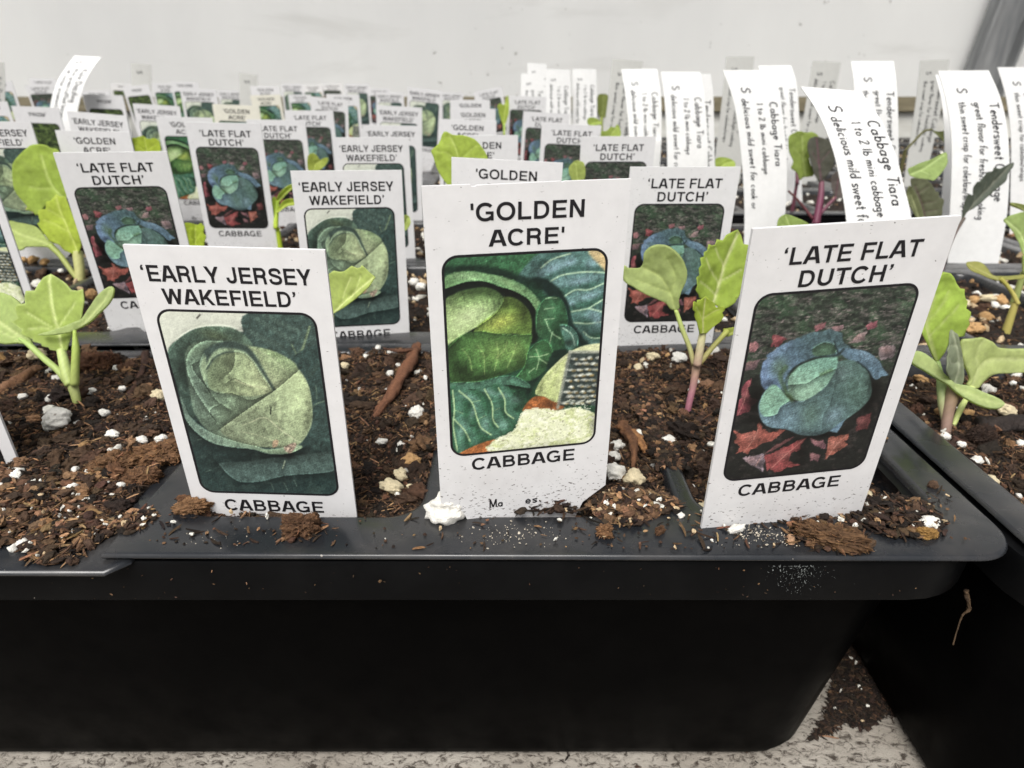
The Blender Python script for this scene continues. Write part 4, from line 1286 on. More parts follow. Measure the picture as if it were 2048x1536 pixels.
    bv = ([(105, 1040), (118, 1180), (112, 1300), (140, 1470)], [(150, 1045), (240, 1130), (280, 1250), (310, 1320), (380, 1372)], [(330, 1040), (385, 1150), (392, 1260), (430, 1320)], [(430, 1035), (475, 1120), (482, 1210), (540, 1262)], [(120, 1250), (190, 1330), (230, 1410)])
    for q in bv:
        p.line([(x + 34, y + 4) for x, y in q], 60, (92, 142, 124), .4); p.line([(x - 22, y) for x, y in q], 26, (26, 62, 44), .4)
    for x, y, rx, ry in ((210, 1090, 60, 20), (360, 1060, 70, 18), (460, 1090, 40, 22), (560, 1130, 40, 30), (170, 1330, 30, 60), (340, 1290, 30, 60), (250, 1200, 20, 60), (470, 1300, 40, 40)):
        p.shade(x, y, rx, ry, .42, 20, b_m, (140, 178, 172))
    for q in bv:
        p.line(q, 10, (172, 204, 142), .85)
    for q in ([(285, 1255), (340, 1230)], [(240, 1130), (300, 1120)], [(395, 1200), (440, 1180)], [(120, 1180), (180, 1210)]):
        p.line(q, 6, (150, 186, 130), .6)
    p.shade(600, 1120, 70, 80, -.4, 0, b_m); p.fold([(610, 1240), (548, 1330), (442, 1386), (300, 1432), (140, 1490)], 24, .1, .2, 9)
    # table, cut half, grater, shreds
    p.poly([(610, 1190), (700, 1105), (870, 1140), (890, 1210), (640, 1215)], (160, 88, 40), tex=.25, tscale=18, seed=16, soft=8); p.shade(800, 1170, 60, 30, -.4)
    p.poly([(150, 1495), (400, 1405), (430, 1490), (250, 1530)], (164, 92, 42), tex=.25, tscale=18, seed=16)
    cut = [(695, 1085), (740, 985), (830, 885), (930, 800), (1050, 748), (1200, 735), (1190, 800), (950, 810), (880, 1140), (760, 1110)]
    p.poly(cut, (196, 202, 150), (178, 192, 120), (1000, 780, 760, 1060), tex=.1, seed=17, soft=8)
    p.line([(720, 1080), (770, 985), (860, 890), (950, 825)], 12, (150, 168, 92), .6); p.line([(790, 1090), (840, 980), (900, 880)], 26, (170, 186, 108), .5); p.shade(730, 1050, 30, 60, -.2)
    p.poly([(945, 790), (1180, 795), (1150, 1200), (1060, 1180), (870, 1180)], (50, 62, 58), tex=.3, n=0, tscale=14)
    p.line([(950, 790), (915, 950), (860, 1195)], 24, (128, 134, 122), .85); p.line([(950, 790), (1180, 797)], 22, (168, 172, 152), .8)
    gr = random.Random(4)
    for r in range(9):
        for c in range(4):
            x = 985 + c * 58 + (r % 2) * 29 - r * 10 + gr.uniform(-7, 7); y = 846 + r * 40 + gr.uniform(-5, 5)
            if x < 1165 - r * 4:
                w = gr.uniform(20, 34)
                p.poly([(x - w, y - 2), (x + 2, y - gr.uniform(9, 16)), (x + w * .8, y), (x, y + 8)], (216, 218, 202), tex=.5, tscale=12, soft=14, a=gr.uniform(.6, 1))
                p.poly([(x + 2, y + 3), (x + w * .9, y - 2), (x + w, y + 11), (x + 8, y + 16)], (136, 112, 58), tex=.5, tscale=10, soft=12, a=gr.uniform(.4, .9))
                p.poly([(x - w, y + 11), (x, y + 13), (x + w, y + 19), (x, y + 24)], (20, 30, 30), tex=.2, soft=12, a=.7)
    p.speck((196, 202, 180), .60, 36, 9, 41, .8, p.mask([(940, 1130), (1140, 1140), (1130, 1230), (880, 1200)], 10, 0))
    hp = [(400, 1415), (540, 1350), (580, 1262), (630, 1205), (800, 1200), (860, 1215), (1010, 1205), (1150, 1270), (1150, 1420), (1060, 1490), (400, 1500)]
    p.poly(hp, (214, 219, 180), tex=.06, tscale=16, seed=18, ragged=30, soft=7)
    hm = p.mask(hp, 20, 4, 30, 18)
    p.speck((190, 204, 122), .56, 60, 44, 19, .6, hm, .14); p.speck((168, 178, 110), .60, 22, 12, 21, .5, hm, .08); p.speck((236, 238, 214), .58, 26, 14, 22, .7, hm, .08); p.speck((130, 124, 84), .70, 14, 7, 20, .6, hm)
    p.shade(800, 1480, 300, 30, -.2); p.shade(1120, 1320, 30, 100, -.25)
    return p.finish(4, .08, .78, 1.12)


def paint_blue(nx, ny):        # blue-green cabbage among red leaves
    p = Painter(((316, 108), (1526, 33), (1094, 1415), (56, 1480)), nx, ny)
    p.C[:] = (44, 54, 44)
    up = np.clip((820 - p.Y) / 260, 0, 1); low = np.clip((p.Y - 620) / 260, 0, 1)
    p.speck((54, 84, 56), .48, 130, 80, 14, .8, up, .16); p.speck((26, 32, 28), .54, 70, 40, 18, .8, 1.0, .12); p.speck((84, 104, 78), .56, 40, 22, 3, .5, up, .1)
    Xr = p.X; p.X = p.X * .8 + p.Y * .6
    p.speck((152, 128, 128), .60, 44, 17, 4, .42, up, .12); p.speck((120, 108, 104), .575, 70, 26, 8, .4, up, .12); p.speck((176, 146, 148), .66, 34, 16, 44, .5, up, .1)
    p.X = Xr
    p.blend(low * .72, (25, 24, 24)); p.speck((74, 62, 60), .60, 40, 24, 9, .5, low, .08)

    def dead(q, c, vein=None):
        m_ = p.mask(q, 6, 0, 24, len(q))
        p.poly(q, c, n=0, tex=.3, tscale=26, seed=c[0], soft=6, ragged=24)
        cx = sum(x for x, y in q) / len(q); cy = sum(y for x, y in q) / len(q)
        p.shade(cx + 30, cy + 22, 60, 40, -.35, 0, m_); p.shade(cx - 25, cy - 18, 55, 34, .3, 0, m_, (206, 138, 122))
        if vein:
            p.line(vein, 6, (208, 140, 120), .55)
    dead([(430, 395), (470, 405), (525, 428), (500, 450), (465, 492), (440, 470), (410, 482), (425, 440)], (150, 56, 66)); dead([(258, 455), (300, 450), (330, 480), (300, 500), (295, 525), (250, 520)], (164, 100, 106))
    dead([(205, 770), (235, 735), (268, 716), (262, 760), (245, 800), (255, 860), (318, 880), (275, 915), (250, 965), (205, 975), (155, 995), (170, 930), (160, 890), (190, 860)], (152, 60, 72), [(170, 980), (215, 880), (255, 740)])
    dead([(228, 600), (290, 585), (330, 580), (305, 640), (222, 660)], (116, 88, 94))
    dead([(120, 1085), (190, 1130), (245, 1120), (300, 1110), (328, 1045), (352, 1100), (405, 1128), (470, 1112), (525, 1105), (470, 1150), (420, 1190), (340, 1205), (310, 1240), (262, 1240), (240, 1285), (200, 1262), (150, 1278), (180, 1220), (140, 1190), (165, 1150)], (168, 78, 64), [(330, 1060), (290, 1160), (210, 1270)])
    dead([(360, 1300), (450, 1270), (540, 1230), (600, 1200), (680, 1172), (640, 1220), (620, 1260), (560, 1290), (540, 1345), (580, 1360), (632, 1382), (540, 1395), (440, 1430), (400, 1400), (380, 1420), (372, 1360)], (152, 60, 60), [(660, 1185), (530, 1290), (410, 1400)])
    dead([(840, 1180), (900, 1175), (995, 1155), (990, 1200), (965, 1215), (985, 1245), (920, 1280), (880, 1310), (845, 1320), (815, 1348), (830, 1270)], (164, 82, 64), [(970, 1170), (890, 1250), (830, 1335)])
    dead([(700, 1175), (760, 1200), (800, 1195), (828, 1265), (780, 1250), (740, 1240), (715, 1210)], (150, 90, 104)); dead([(700, 1290), (740, 1300), (780, 1310), (760, 1370), (730, 1340), (705, 1355)], (136, 84, 94))
    dead([(1050, 1040), (1100, 1020), (1165, 1000), (1150, 1060), (1135, 1125), (1090, 1120), (1050, 1140), (1060, 1090)], (124, 54, 56))
    dead([(200, 1310), (270, 1300), (350, 1285), (360, 1350), (350, 1425), (310, 1390), (270, 1375), (230, 1340)], (140, 118, 130), [(340, 1300), (300, 1370)])
    dead([(1110, 345), (1150, 320), (1195, 306), (1200, 350), (1130, 374)], (160, 74, 92)); dead([(730, 345), (770, 325), (812, 316), (806, 352), (740, 384)], (152, 84, 94)); dead([(860, 345), (950, 333), (940, 372), (870, 382)], (164, 122, 130))
    dead([(1210, 512), (1270, 490), (1335, 498), (1345, 540), (1320, 590), (1230, 605)], (124, 108, 112)); dead([(1060, 400), (1130, 385), (1100, 450), (1030, 470), (980, 470)], (156, 130, 130)); dead([(590, 1165), (520, 1210), (440, 1255), (365, 1285), (420, 1240), (500, 1195)], (112, 60, 62))
    p.shade(290, 880, 60, 110, -.75, 15); p.shade(1150, 860, 80, 160, -.7, 15); p.shade(420, 1060, 200, 30, -.7, 12); p.shade(800, 1160, 200, 26, -.6, -8); p.shade(640, 1280, 40, 60, -.6)
    # back leaf, blue, scalloped
    bk = [(333, 700), (345, 640), (352, 600), (385, 570), (380, 545), (440, 512), (480, 480), (560, 440), (620, 420), (700, 388), (780, 380), (850, 362), (900, 385), (935, 396), (945, 460), (1000, 510), (900, 568), (760, 568), (600, 628), (535, 720), (550, 850), (430, 768), (380, 805), (345, 770)]
    p.poly(bk, (86, 118, 160), (70, 102, 108), (380, 640, 720, 450), tex=.2, seed=11, tscale=30, ragged=14, soft=9)
    km = p.mask(bk, 10)
    for x, y in ((390, 600), (365, 680), (440, 540), (520, 480), (380, 740)):
        p.shade(x, y, 44, 26, .5, -35, km, (122, 154, 198))
    p.shade(470, 640, 60, 80, .65, 20, km, (88, 122, 84)); p.shade(640, 500, 120, 50, -.12, -20, km); p.shade(850, 420, 70, 40, -.18, 0, km); p.shade(400, 760, 50, 30, -.4, 0, km)
    for q in ([(350, 650), (400, 640), (450, 660)], [(390, 560), (440, 580)], [(470, 490), (510, 540)], [(600, 430), (640, 490)], [(720, 390), (740, 450)]):
        p.line(q, 7, (52, 80, 100), .4)
    p.poly([(720, 505), (800, 462), (880, 480), (890, 540), (790, 562), (730, 558)], (72, 110, 82), tex=.2, soft=14); p.fold([(720, 505), (800, 464), (880, 482), (890, 540)], 24, .4, .35, 9)
    # blue leaf on the right
    rt = [(910, 520), (980, 508), (1100, 530), (1160, 560), (1220, 612), (1250, 670), (1290, 716), (1240, 725), (1190, 748), (1130, 668), (1060, 618), (980, 592)]
    p.poly(rt, (84, 118, 140), tex=.2, seed=12, ragged=10, soft=8); p.shade(1120, 570, 90, 24, .4, 35, p.mask(rt, 10), (124, 156, 180)); p.fold([(980, 592), (1060, 618), (1130, 668), (1190, 746)][::-1], 26, .1, .2, 8); p.line([(950, 530), (1080, 580), (1200, 690)], 7, (60, 90, 108), .5)
    # main body
    bd = [(318, 930), (335, 870), (360, 822), (430, 762), (540, 880), (640, 885), (860, 722), (890, 620), (1000, 596), (1100, 645), (1152, 745), (1158, 870), (1090, 960), (1000, 1025), (900, 1095), (780, 1155), (640, 1152), (520, 1105), (400, 1085), (338, 1025)]
    p.poly(bd, (92, 130, 146), (74, 108, 100), (430, 1060, 980, 780), tex=.16, tscale=34, seed=13, soft=9)
    dm2 = p.mask(bd, 10)
    p.shade(700, 1010, 90, 130, .6, 15, dm2, (84, 120, 96)); p.shade(880, 1010, 80, 50, .6, -30, dm2, (120, 154, 172)); p.shade(560, 1010, 90, 60, .5, 30, dm2, (106, 142, 160)); p.shade(930, 700, 70, 60, .5, 0, dm2, (116, 148, 150)); p.shade(1060, 830, 110, 120, .35, 0, dm2, (74, 112, 92)); p.shade(1150, 800, 30, 140, -.4, 0, dm2); p.shade(760, 1140, 240, 30, -.35, 0, dm2); p.shade(420, 1050, 90, 30, .5, 10, dm2, (128, 166, 188))
    p.fold([(860, 725), (800, 812), (700, 850), (650, 900), (560, 905), (470, 950), (440, 1010)][::-1], 40, .28, .22, 9)
    p.fold([(790, 1110), (800, 1010), (850, 920), (880, 800), (900, 640)], 34, .2, .12, 9)
    for q in ([(900, 640), (960, 760), (980, 900)], [(930, 640), (1050, 740), (1100, 860)], [(520, 1090), (560, 1000), (620, 930)]):
        p.line(q, 6, (126, 158, 156), .3)
    # pale heart
    ht = [(535, 745), (600, 645), (720, 590), (885, 565), (905, 620), (865, 722), (805, 800), (720, 862), (640, 895), (560, 862)]
    p.poly(ht, (104, 160, 136), (134, 184, 150), (700, 620, 660, 840), tex=.08, seed=14, soft=10)
    h_m = p.mask(ht, 12)
    p.fold([(545, 774), (620, 764), (680, 760), (770, 708), (885, 664)], 32, .42, .22, 14); p.shade(660, 690, 110, 30, .25, -25, h_m, (150, 204, 170)); p.shade(700, 800, 90, 40, .35, -20, h_m, (158, 208, 174)); p.shade(560, 800, 40, 90, -.3, 0, h_m); p.line([(780, 700), (860, 668)], 24, (82, 120, 60), .5)
    p.line([(545, 860), (520, 800), (530, 720), (600, 645)], 20, (54, 84, 56), .55)
    # pale outer leaf, lower left
    lf = [(325, 930), (360, 830), (430, 768), (480, 800), (520, 850), (548, 892), (480, 935), (450, 990), (360, 1002)]
    p.poly(lf, (116, 172, 142), tex=.1, seed=15, soft=9); l_m = p.mask(lf, 12); p.shade(400, 860, 50, 50, .4, 0, l_m, (140, 196, 160)); p.shade(470, 890, 60, 20, -.2, 40, l_m); p.fold([(545, 892), (480, 936), (450, 992), (360, 1004)][::-1], 22, .2, .3, 9)
    p.line([(520, 640), (480, 700), (510, 800), (565, 885)], 36, (66, 98, 48), .6)
    p.poly([(845, 1130), (965, 1040), (940, 1090), (905, 1145)], (84, 118, 140), n=1, tex=.2)
    p.line([(950, 515), (890, 562), (760, 572), (620, 622), (540, 690)], 18, (24, 38, 38), .7); p.line([(880, 455), (905, 535)], 14, (24, 36, 40), .8); p.line([(1055, 610), (1135, 680), (1172, 745)], 14, (24, 38, 42), .75)
    return p.finish(5, .085, .68, 1.02)


def paint_kale(nx, ny):        # dark curly kale
    p = Painter(((0, 0), (1000, 0), (1000, 1400), (0, 1400)), nx, ny)
    p.C[:] = (50, 66, 34)
    p.speck((28, 40, 24), .47, 90, 70, 3, .9); p.speck((96, 120, 56), .55, 80, 36, 5, .8); p.speck((130, 150, 80), .62, 50, 30, 7, .7)
    return p.finish(5, .1)


TW, PX0, PX1 = 27.0, 2.15, 24.45             # card width and picture edges, mm, from the card's left edge
VAR = {  # title lines (text, x0, x1, baseline mm below the top, cap height), picture top and bottom, crop line baseline, painter
    'seam': ([('‘EARLY JERSEY', 1.5, 24.6, 5.05, 2.35), ('WAKEFIELD’', 3.8, 22.3, 8.35, 2.3)], 9.3, 41.4, (5.3, 21.6, 45.2, 2.3), paint_seam),
    'grater': ([("'GOLDEN", 5.95, 21.0, 4.62, 2.3), ("ACRE'", 8.4, 18.35, 8.0, 2.2)], 9.1, 40.3, (5.15, 21.4, 43.3, 2.15), paint_grater),
    'blue': ([('‘LATE FLAT', 4.55, 22.9, 4.95, 2.3), ('DUTCH’', 7.25, 19.95, 8.1, 2.3)], 8.8, 39.3, (5.0, 21.4, 42.7, 2.2), paint_blue),
    'kale': ([('‘PRIZM’', 8.2, 18.8, 5.3, 2.1)], 9.2, 40.3, (8.5, 18.5, 43.3, 2.1), paint_kale),
}
CARD_LEN, CARD_T = 77.0, 0.5


def card_mesh(notch=False, mat=None):
    top = [(0, 0)]
    if notch:
        top += [(6.05, 0.0), (6.15, 0.22), (6.7, 0.28), (6.85, 0.12), (17.6, -0.02), (17.75, 0.12), (18.2, 0.0)]
    top += [(TW, 0)]
    pts = top + [(TW, 49.0), (23.3, 52.0), (19.5, 62), (15, CARD_LEN), (12, CARD_LEN), (7.5, 62), (3.7, 52.0), (0, 49.0)]
    bm = bmesh.new()
    f = bm.faces.new([bm.verts.new(((x - TW / 2) * MM, 0, -y * MM)) for x, y in pts])
    ex = bmesh.ops.extrude_face_region(bm, geom=[f])
    bmesh.ops.translate(bm, vec=(0, CARD_T * MM, 0), verts=[v for v in ex['geom'] if isinstance(v, bmesh.types.BMVert)])
    bmesh.ops.recalc_face_normals(bm, faces=bm.faces[:])
    me = D.meshes.new('card'); bm.to_mesh(me); bm.free()
    me.materials.append(mat or M_CARD)
    return me


def picture_mesh(var, nx, ny):
    lines, y0, y1, crop, fn = VAR[var]
    C = fn(nx, ny)
    U, W = np.meshgrid(np.arange(nx) / (nx - 1), np.arange(ny) / (ny - 1))
    X = PX0 + U.ravel() * (PX1 - PX0); Y = y0 + W.ravel() * (y1 - y0)
    V = np.stack([(X - TW / 2), np.full_like(X, -0.03), -Y], -1) * MM
    I = np.arange(nx * ny).reshape(ny, nx)
    Q = np.stack([I[1:, :-1], I[1:, 1:], I[:-1, 1:], I[:-1, :-1]], -1).reshape(-1, 4)
    r = 2.0
    cx, cy = X[Q].mean(1), Y[Q].mean(1)
    dx = np.maximum(np.maximum(PX0 + r - cx, cx - PX1 + r), 0); dy = np.maximum(np.maximum(y0 + r - cy, cy - y1 + r), 0)
    Q = Q[np.hypot(dx, dy) < r - 0.02]
    return mesh_np('printed_picture', V, Q, M_PRINT, C)


def border_mesh(var):
    _, y0, y1, _, _ = VAR[var]
    w = 0.36
    a = rrect(PX0 - w * .55, PX1 + w * .55, -y1 - w * .55, -y0 + w * .55, 2.2, 8); b = rrect(PX0 + w * .45, PX1 - w * .45, -y1 + w * .45, -y0 - w * .45, 1.8, 8)
    n = len(a); q = []
    for i in range(n):
        j = (i + 1) % n
        q.append([(a[i][0] - TW / 2, a[i][1]), (a[j][0] - TW / 2, a[j][1]), (b[j][0] - TW / 2, b[j][1]), (b[i][0] - TW / 2, b[i][1])][::-1])
    return flat_mesh('picture_border', q, -0.045, M_INK)


PARTS = {}
CARD, CARD_NOTCH, CARD_CREAM = card_mesh(), card_mesh(True), card_mesh(False, M_CREAM)
for v, (lines, y0, y1, crop, fn) in VAR.items():
    tq = []
    for tx, a, b, base, cap in lines:
        tq += [[(x - TW / 2, y) for x, y in q] for q in bold_quads(tx, a, b, -base, cap)]
    cq = [[(x - TW / 2, y) for x, y in q] for q in bold_quads('KALE' if v == 'kale' else 'CABBAGE', crop[0], crop[1], -crop[2], crop[3])]
    if v == 'grater':
        for tx, a, b in (('Ma', 7.7, 9.9), ('es', 13.6, 15.6)):
            cq += [[(x - TW / 2, y) for x, y in q] for q in bold_quads(tx, a, b, -51.0, 1.6)]
    PARTS[v] = {'title_lettering': flat_mesh('title_lettering', tq, -0.045, M_INK), 'crop_lettering': flat_mesh('crop_lettering', cq, -0.045, M_INK),
                'picture_border': border_mesh(v), 'near': picture_mesh(v, 168, 236) if v != 'kale' else None, 'far': picture_mesh(v, 64, 90)}


def plant_tag(var, TL, TR, yaw, lean, label, near=False, card=None):
    """a printed card whose two upper corners show at TL and TR; it stands in its cell, turned by yaw, its top leaning towards the viewer"""
    W = TW * MM
    r1, r2 = ray(*TL), ray(*TR)
    t = math.tan(math.radians(yaw))
    k = (r1[1] - t * r1[0]) / (r2[1] - t * r2[0])
    a = W / np.linalg.norm(k * r2 - r1)
    P1, P2 = CAM + a * r1, CAM + a * k * r2
    X = (P2 - P1) / W
    Y = np.array([0, 0, 1.0]); Y = Y - X * (X @ Y); Y /= np.linalg.norm(Y)
    N = np.cross(X, Y); le = math.radians(lean)
    U = Y * math.cos(le) + N * math.sin(le); N = np.cross(X, U)
    mid = (P1 + P2) / 2
    M = Matrix(((X[0], -N[0], U[0], mid[0]), (X[1], -N[1], U[1], mid[1]), (X[2], -N[2], U[2], mid[2]), (0, 0, 0, 1)))
    e = empty('plant_tag', M)
    tag(e, label, 'plant tag', 'printed cabbage tags' if var != 'kale' else 'printed kale tags')
    for nm, me in (('card', card or CARD), ('printed_picture', PARTS[var]['near' if near and PARTS[var]['near'] else 'far']), ('picture_border', PARTS[var]['picture_border']),
                   ('title_lettering', PARTS[var]['title_lettering']), ('crop_lettering', PARTS[var]['crop_lettering'])):
        obj(nm, me, e)
    return e


TAGS = [  # picture, upper corners in the photograph, yaw, lean, label, near
    ('grater', (842.5, 372.8), (1262.8, 357.8), 10, 4, 'tallest front plant tag, nicked top edge, picture of cut cabbage with a grater', True),
    ('seam', (245, 489.6), (649.2, 500.4), -1, 5, 'front plant tag tilted outward, picture of a pale cabbage with a slanting seam', True),
    ('blue', (1506.3, 458.3), (1922.9, 431.7), 7, 7, 'front plant tag leaning over the rim corner, blue-green cabbage on red leaves', True),
    ('blue', (-470, 540), (-118, 546), 2, 5, 'front plant tag mostly out of view, only its white lower corner showing', True),
    ('blue', (105.7, 305.5), (333.4, 303), 8, 6, 'second-row tag with blue-green cabbage picture behind the slanting-seam front tag', True),
    ('seam', (580.6, 342), (803.3, 340.5), 11, 3, 'second-row tag with pale cabbage picture, a bright leaf crossing it', True),
    ('grater', (903, 314.6), (1126, 326), -3, 3, 'second-row tag directly behind the tallest front tag, only its title showing', True),
    ('blue', (1261, 334), (1482, 334), 5, 3, 'second-row tag behind the heart-leaved seedling, blue-green cabbage picture', True),
    ('grater', (-235, 322), (-25, 325), 2, 4, 'second-row tag cut by the photo edge, grater strip of its picture showing', True),
    ('seam', (-95, 243), (61, 243.5), 4, 4, 'third-row tag cut by the photo edge behind a broad rounded leaf', True),
    ('blue', (369, 243.7), (521.4, 247.3), 6, 5, 'third-row tag showing its whole picture of blue-green cabbage, unobstructed', True),
    ('grater', (109.7, 260.5), (259, 264), 3, 4, 'tag showing only its title above a second-row tag edge, beside rounded leaf', False),
    ('seam', (668, 275), (817, 275), 5, 4, 'third-row tag behind the second-row pale cabbage tag, picture top showing', True),
    ('grater', (886, 271), (1036, 270.5), 2, 4, 'tag half covered by a large upright green leaf', False),
    ('blue', (1162.5, 273), (1312, 273), 3, 4, 'third-row tag just above the clipped end of the tallest front tag', True),
    ('kale', (22, 212), (117, 215.5), 3, 4, 'tag with dark curly kale picture, nearest of its kind', False),
    ('seam', (133, 222), (253, 232), -4, 4, 'tag in front of the tall bent white label', False),
    ('grater', (311, 233), (424, 236), 4, 5, 'tag with bright green picture strip half behind an unobstructed third-row tag', True),
    ('blue', (492, 239), (610, 241), 4, 4, 'tag with blue cabbage picture crossed by thin yellow stems', True),
    ('seam', (725.5, 250), (839, 252), 5, 4, 'fourth-row tag with its edge past the third-row pale cabbage tag', False),
    ('blue', (568.5, 220.6), (666, 222), 4, 4, 'tag with a yellow-green leaf in front of its blue cabbage picture', False),
    ('grater', (878, 238), (993, 242), 2, 3, 'title-only tag, lowest of the stacked titles above the large upright leaf', False),
    ('blue', (1084, 246), (1203, 252), 2, 4, 'second tag of the receding row of four before the white labels', False),
    ('blue', (1047, 222), (1140, 228), 2, 4, 'third tag of the receding row of four before the white labels', False),
    ('blue', (1015, 191.6), (1093, 194), 2, 4, 'furthest tag of the receding row of four before the white labels', False),
    ('seam', (265, 207), (359, 213), 2, 4, 'tilted tag with pale picture above the yellow-green leaf tips', False),
    ('kale', (165, 189), (245, 191), 3, 4, 'kale tag with a blank white margin past the bent label', False),
    ('kale', (244, 173.6), (297, 168.5), -4, 4, 'kale tag tilted with its outer corner raised, far row', False),
    ('seam', (359, 176), (432, 179), 2, 4, 'far tag with pale picture and two-line title, beside a cream tag', False),
    ('seam', (434, 180), (485, 181), 2, 4, 'far narrow-looking tag touching a pale-picture tag above a cream one', False),
    ('grater', (424, 208), (518, 212), 2, 4, 'cream tinted tag, nearer of the two cream ones', False),
    ('grater', (500, 191), (560, 189), 2, 4, 'cream tinted tag, further of the two cream ones', False),
    ('blue', (49.5, 170), (104, 168), 2, 4, 'far tag half hidden behind the bent white label', False),
    ('grater', (-40, 161), (23, 161), 2, 4, 'far tag with plain green picture at the photo edge', False),
    ('grater', (-70, 203), (14, 203), 2, 4, 'tag with green picture corner at the photo edge, below a farther one', False),
    ('grater', (162, 181), (220, 181), 2, 3, 'far tag peeking above the blank-margined kale tag', False),
    ('blue', (57, 156), (110, 158), 2, 3, 'very far tag top beyond the bent white label, wall side', False),
    ('kale', (220, 165), (262, 168), 2, 4, 'far kale tag behind the tilted kale tag', False),
    ('grater', (302, 166), (355, 167), 2, 4, 'far tag with narrow green picture beside the tilted kale tag', False),
    ('grater', (340, 163), (396, 164), 2, 4, 'very far tag above a pale-picture tag, green picture top', False),
    ('seam', (752, 210), (844, 215.5), 3, 4, 'middle-distance tag with two-line title under the steeply tilted tag', False),
    ('seam', (815, 173.6), (886, 182.5), -3, 5, 'steeply tilted tag showing its long pale cabbage picture', False),
    ('blue', (622, 193), (696, 200), 3, 4, 'middle-distance tag with dark picture beside tightly packed edges', False),
    ('grater', (652, 188), (718, 189), 3, 4, 'middle-distance tag behind the dark-picture tag', False),
    ('seam', (751, 184), (807, 185), 2, 4, 'far tag with two-line title touching the steeply tilted tag', False),
    ('grater', (500, 172), (558, 172), 2, 3, 'very far blurred tag nearest the cream tags', False),
    ('seam', (562, 167), (606, 168), 2, 3, 'very far blurred tag, second from the cream tags', False),
    ('grater', (604, 170), (645, 170), 2, 3, 'very far blurred tag, third from the cream tags', False),
    ('blue', (643, 166), (684, 167), 2, 3, 'very far blurred tag, fourth from the cream tags', False),
    ('seam', (688, 167), (738, 168), 2, 3, 'very far blurred tag with wide title before the wall', False),
    ('blue', (735, 176), (780, 177), 2, 3, 'very far blurred tag between wide-title tag and the tilted one', False),
    ('grater', (576, 189), (622, 189), 2, 4, 'far tag with small green picture behind the cream tags', False),
    ('grater', (900, 200), (980, 200), 2, 4, 'title-only tag, topmost of the stacked titles above the upright leaf', False),
    ('grater', (900, 217), (991, 218), 2, 4, 'title-only tag, middle of the stacked titles above the upright leaf', False),
    ('blue', (947, 184), (1003, 173), -3, 4, 'far tag tilted with its inner corner raised, near the white labels', False),
    ('seam', (882, 184), (926, 186), 2, 4, 'far tag just beyond the steeply tilted tag', False),
    ('blue', (700, 199), (742, 201), 2, 4, 'tag seen almost as a dark strip among packed edges', False),
]
for i, (v, TL, TR, yaw, lean, lab, near) in enumerate(TAGS):
    plant_tag(v, TL, TR, yaw, lean, lab, near, CARD_NOTCH if i == 0 else CARD_CREAM if lab.startswith('cream') else None)


# ------------------------------------------------------------------ the tall hand-lettered labels
def hand_label(stations, depth, lines, label, mat=None, narrow=False, bow=0.0, seed=0, text_size=0.20):
    """stations: rows of (left px, right px) from the top edge down, on an upright sheet at the given distance; the strip is bowed and has thickness"""
    e = None
    mid = [(a + b) / 2 for a, b in zip(*stations[0])]
    Y0 = (CAM + ray(*mid) * depth)[1]
    L = [on_y(*s[0], Y0) for s in stations]; Rr = [on_y(*s[1], Y0) for s in stations]
    L += [L[-1] + (L[-1] - L[-2]) / np.linalg.norm(L[-1] - L[-2]) * (max(L[-1][2] - (RIM - 0.012), 0.004))]
    Rr += [Rr[-1] + (Rr[-1] - Rr[-2]) / np.linalg.norm(Rr[-1] - Rr[-2]) * (max(Rr[-1][2] - (RIM - 0.012), 0.004))]
    L = np.array(smooth_curve([tuple(p) for p in L], False, 6)); Rr = np.array(smooth_curve([tuple(p) for p in Rr], False, 6))
    n = len(L)
    u = np.linspace(0, 1, n)
    back = bow * (1 - u) ** 2 * 1.0
    L[:, 1] += back; Rr[:, 1] += back
    K = 6
    bulge = lambda s: -0.0005 * (1 - (2 * s - 1) ** 2)
    grid = np.array([[L[i] * (1 - s) + Rr[i] * s + np.array([0, bulge(s), 0]) for s in np.linspace(0, 1, K)] for i in range(n)])
    V = [tuple(p) for p in grid.reshape(-1, 3)]
    Fc = [(i * K + k, (i + 1) * K + k, (i + 1) * K + k + 1, i * K + k + 1) for i in range(n - 1) for k in range(K - 1)]
    base = grid[-1].mean(0)
    e = empty('hand_lettered_label', Matrix.Translation(Vector(base)))
    me = mesh('strip', [tuple(np.array(v) - base) for v in V], Fc, mat or M_LABEL)
    o_ = obj('strip', me, e)
    so = o_.modifiers.new('thickness', 'SOLIDIFY'); so.thickness = 0.0003; so.offset = -1
    # pen lines run down the strip, letter tops towards its right-hand edge
    seg = np.linalg.norm(np.diff((L + Rr) / 2, axis=0), axis=1); cum = np.concatenate([[0], np.cumsum(seg)])
    wid = float(np.linalg.norm(Rr[0] - L[0]))
    rnd = random.Random(seed)
    TV, TF = [], []
    for tx, across, start, size in lines:
        q, _ = hand_quads(tx, size * wid * .87, 0.125, rnd)
        for f in q:
            b = len(TV)
            for (a, c) in f:
                s = across + c / wid; d = start * wid + a
                if d > cum[-1] - 0.004:
                    d = cum[-1] - 0.004
                i = min(int(np.searchsorted(cum, d, 'right')) - 1, n - 2); t = (d - cum[i]) / max(seg[i], 1e-9)
                s = min(max(s, 0.02), 0.98)
                l = L[i] * (1 - t) + L[i + 1] * t; r = Rr[i] * (1 - t) + Rr[i + 1] * t
                TV.append(tuple(l * (1 - s) + r * s + np.array([0, bulge(s) - 0.00012, 0]) - base))
            TF.append((b, b + 1, b + 2, b + 3))
    if TV:
        obj('handwriting', mesh('handwriting', TV, TF, M_PEN), e)
    tag(e, label, 'plant label', 'tall hand-lettered labels')
    return e


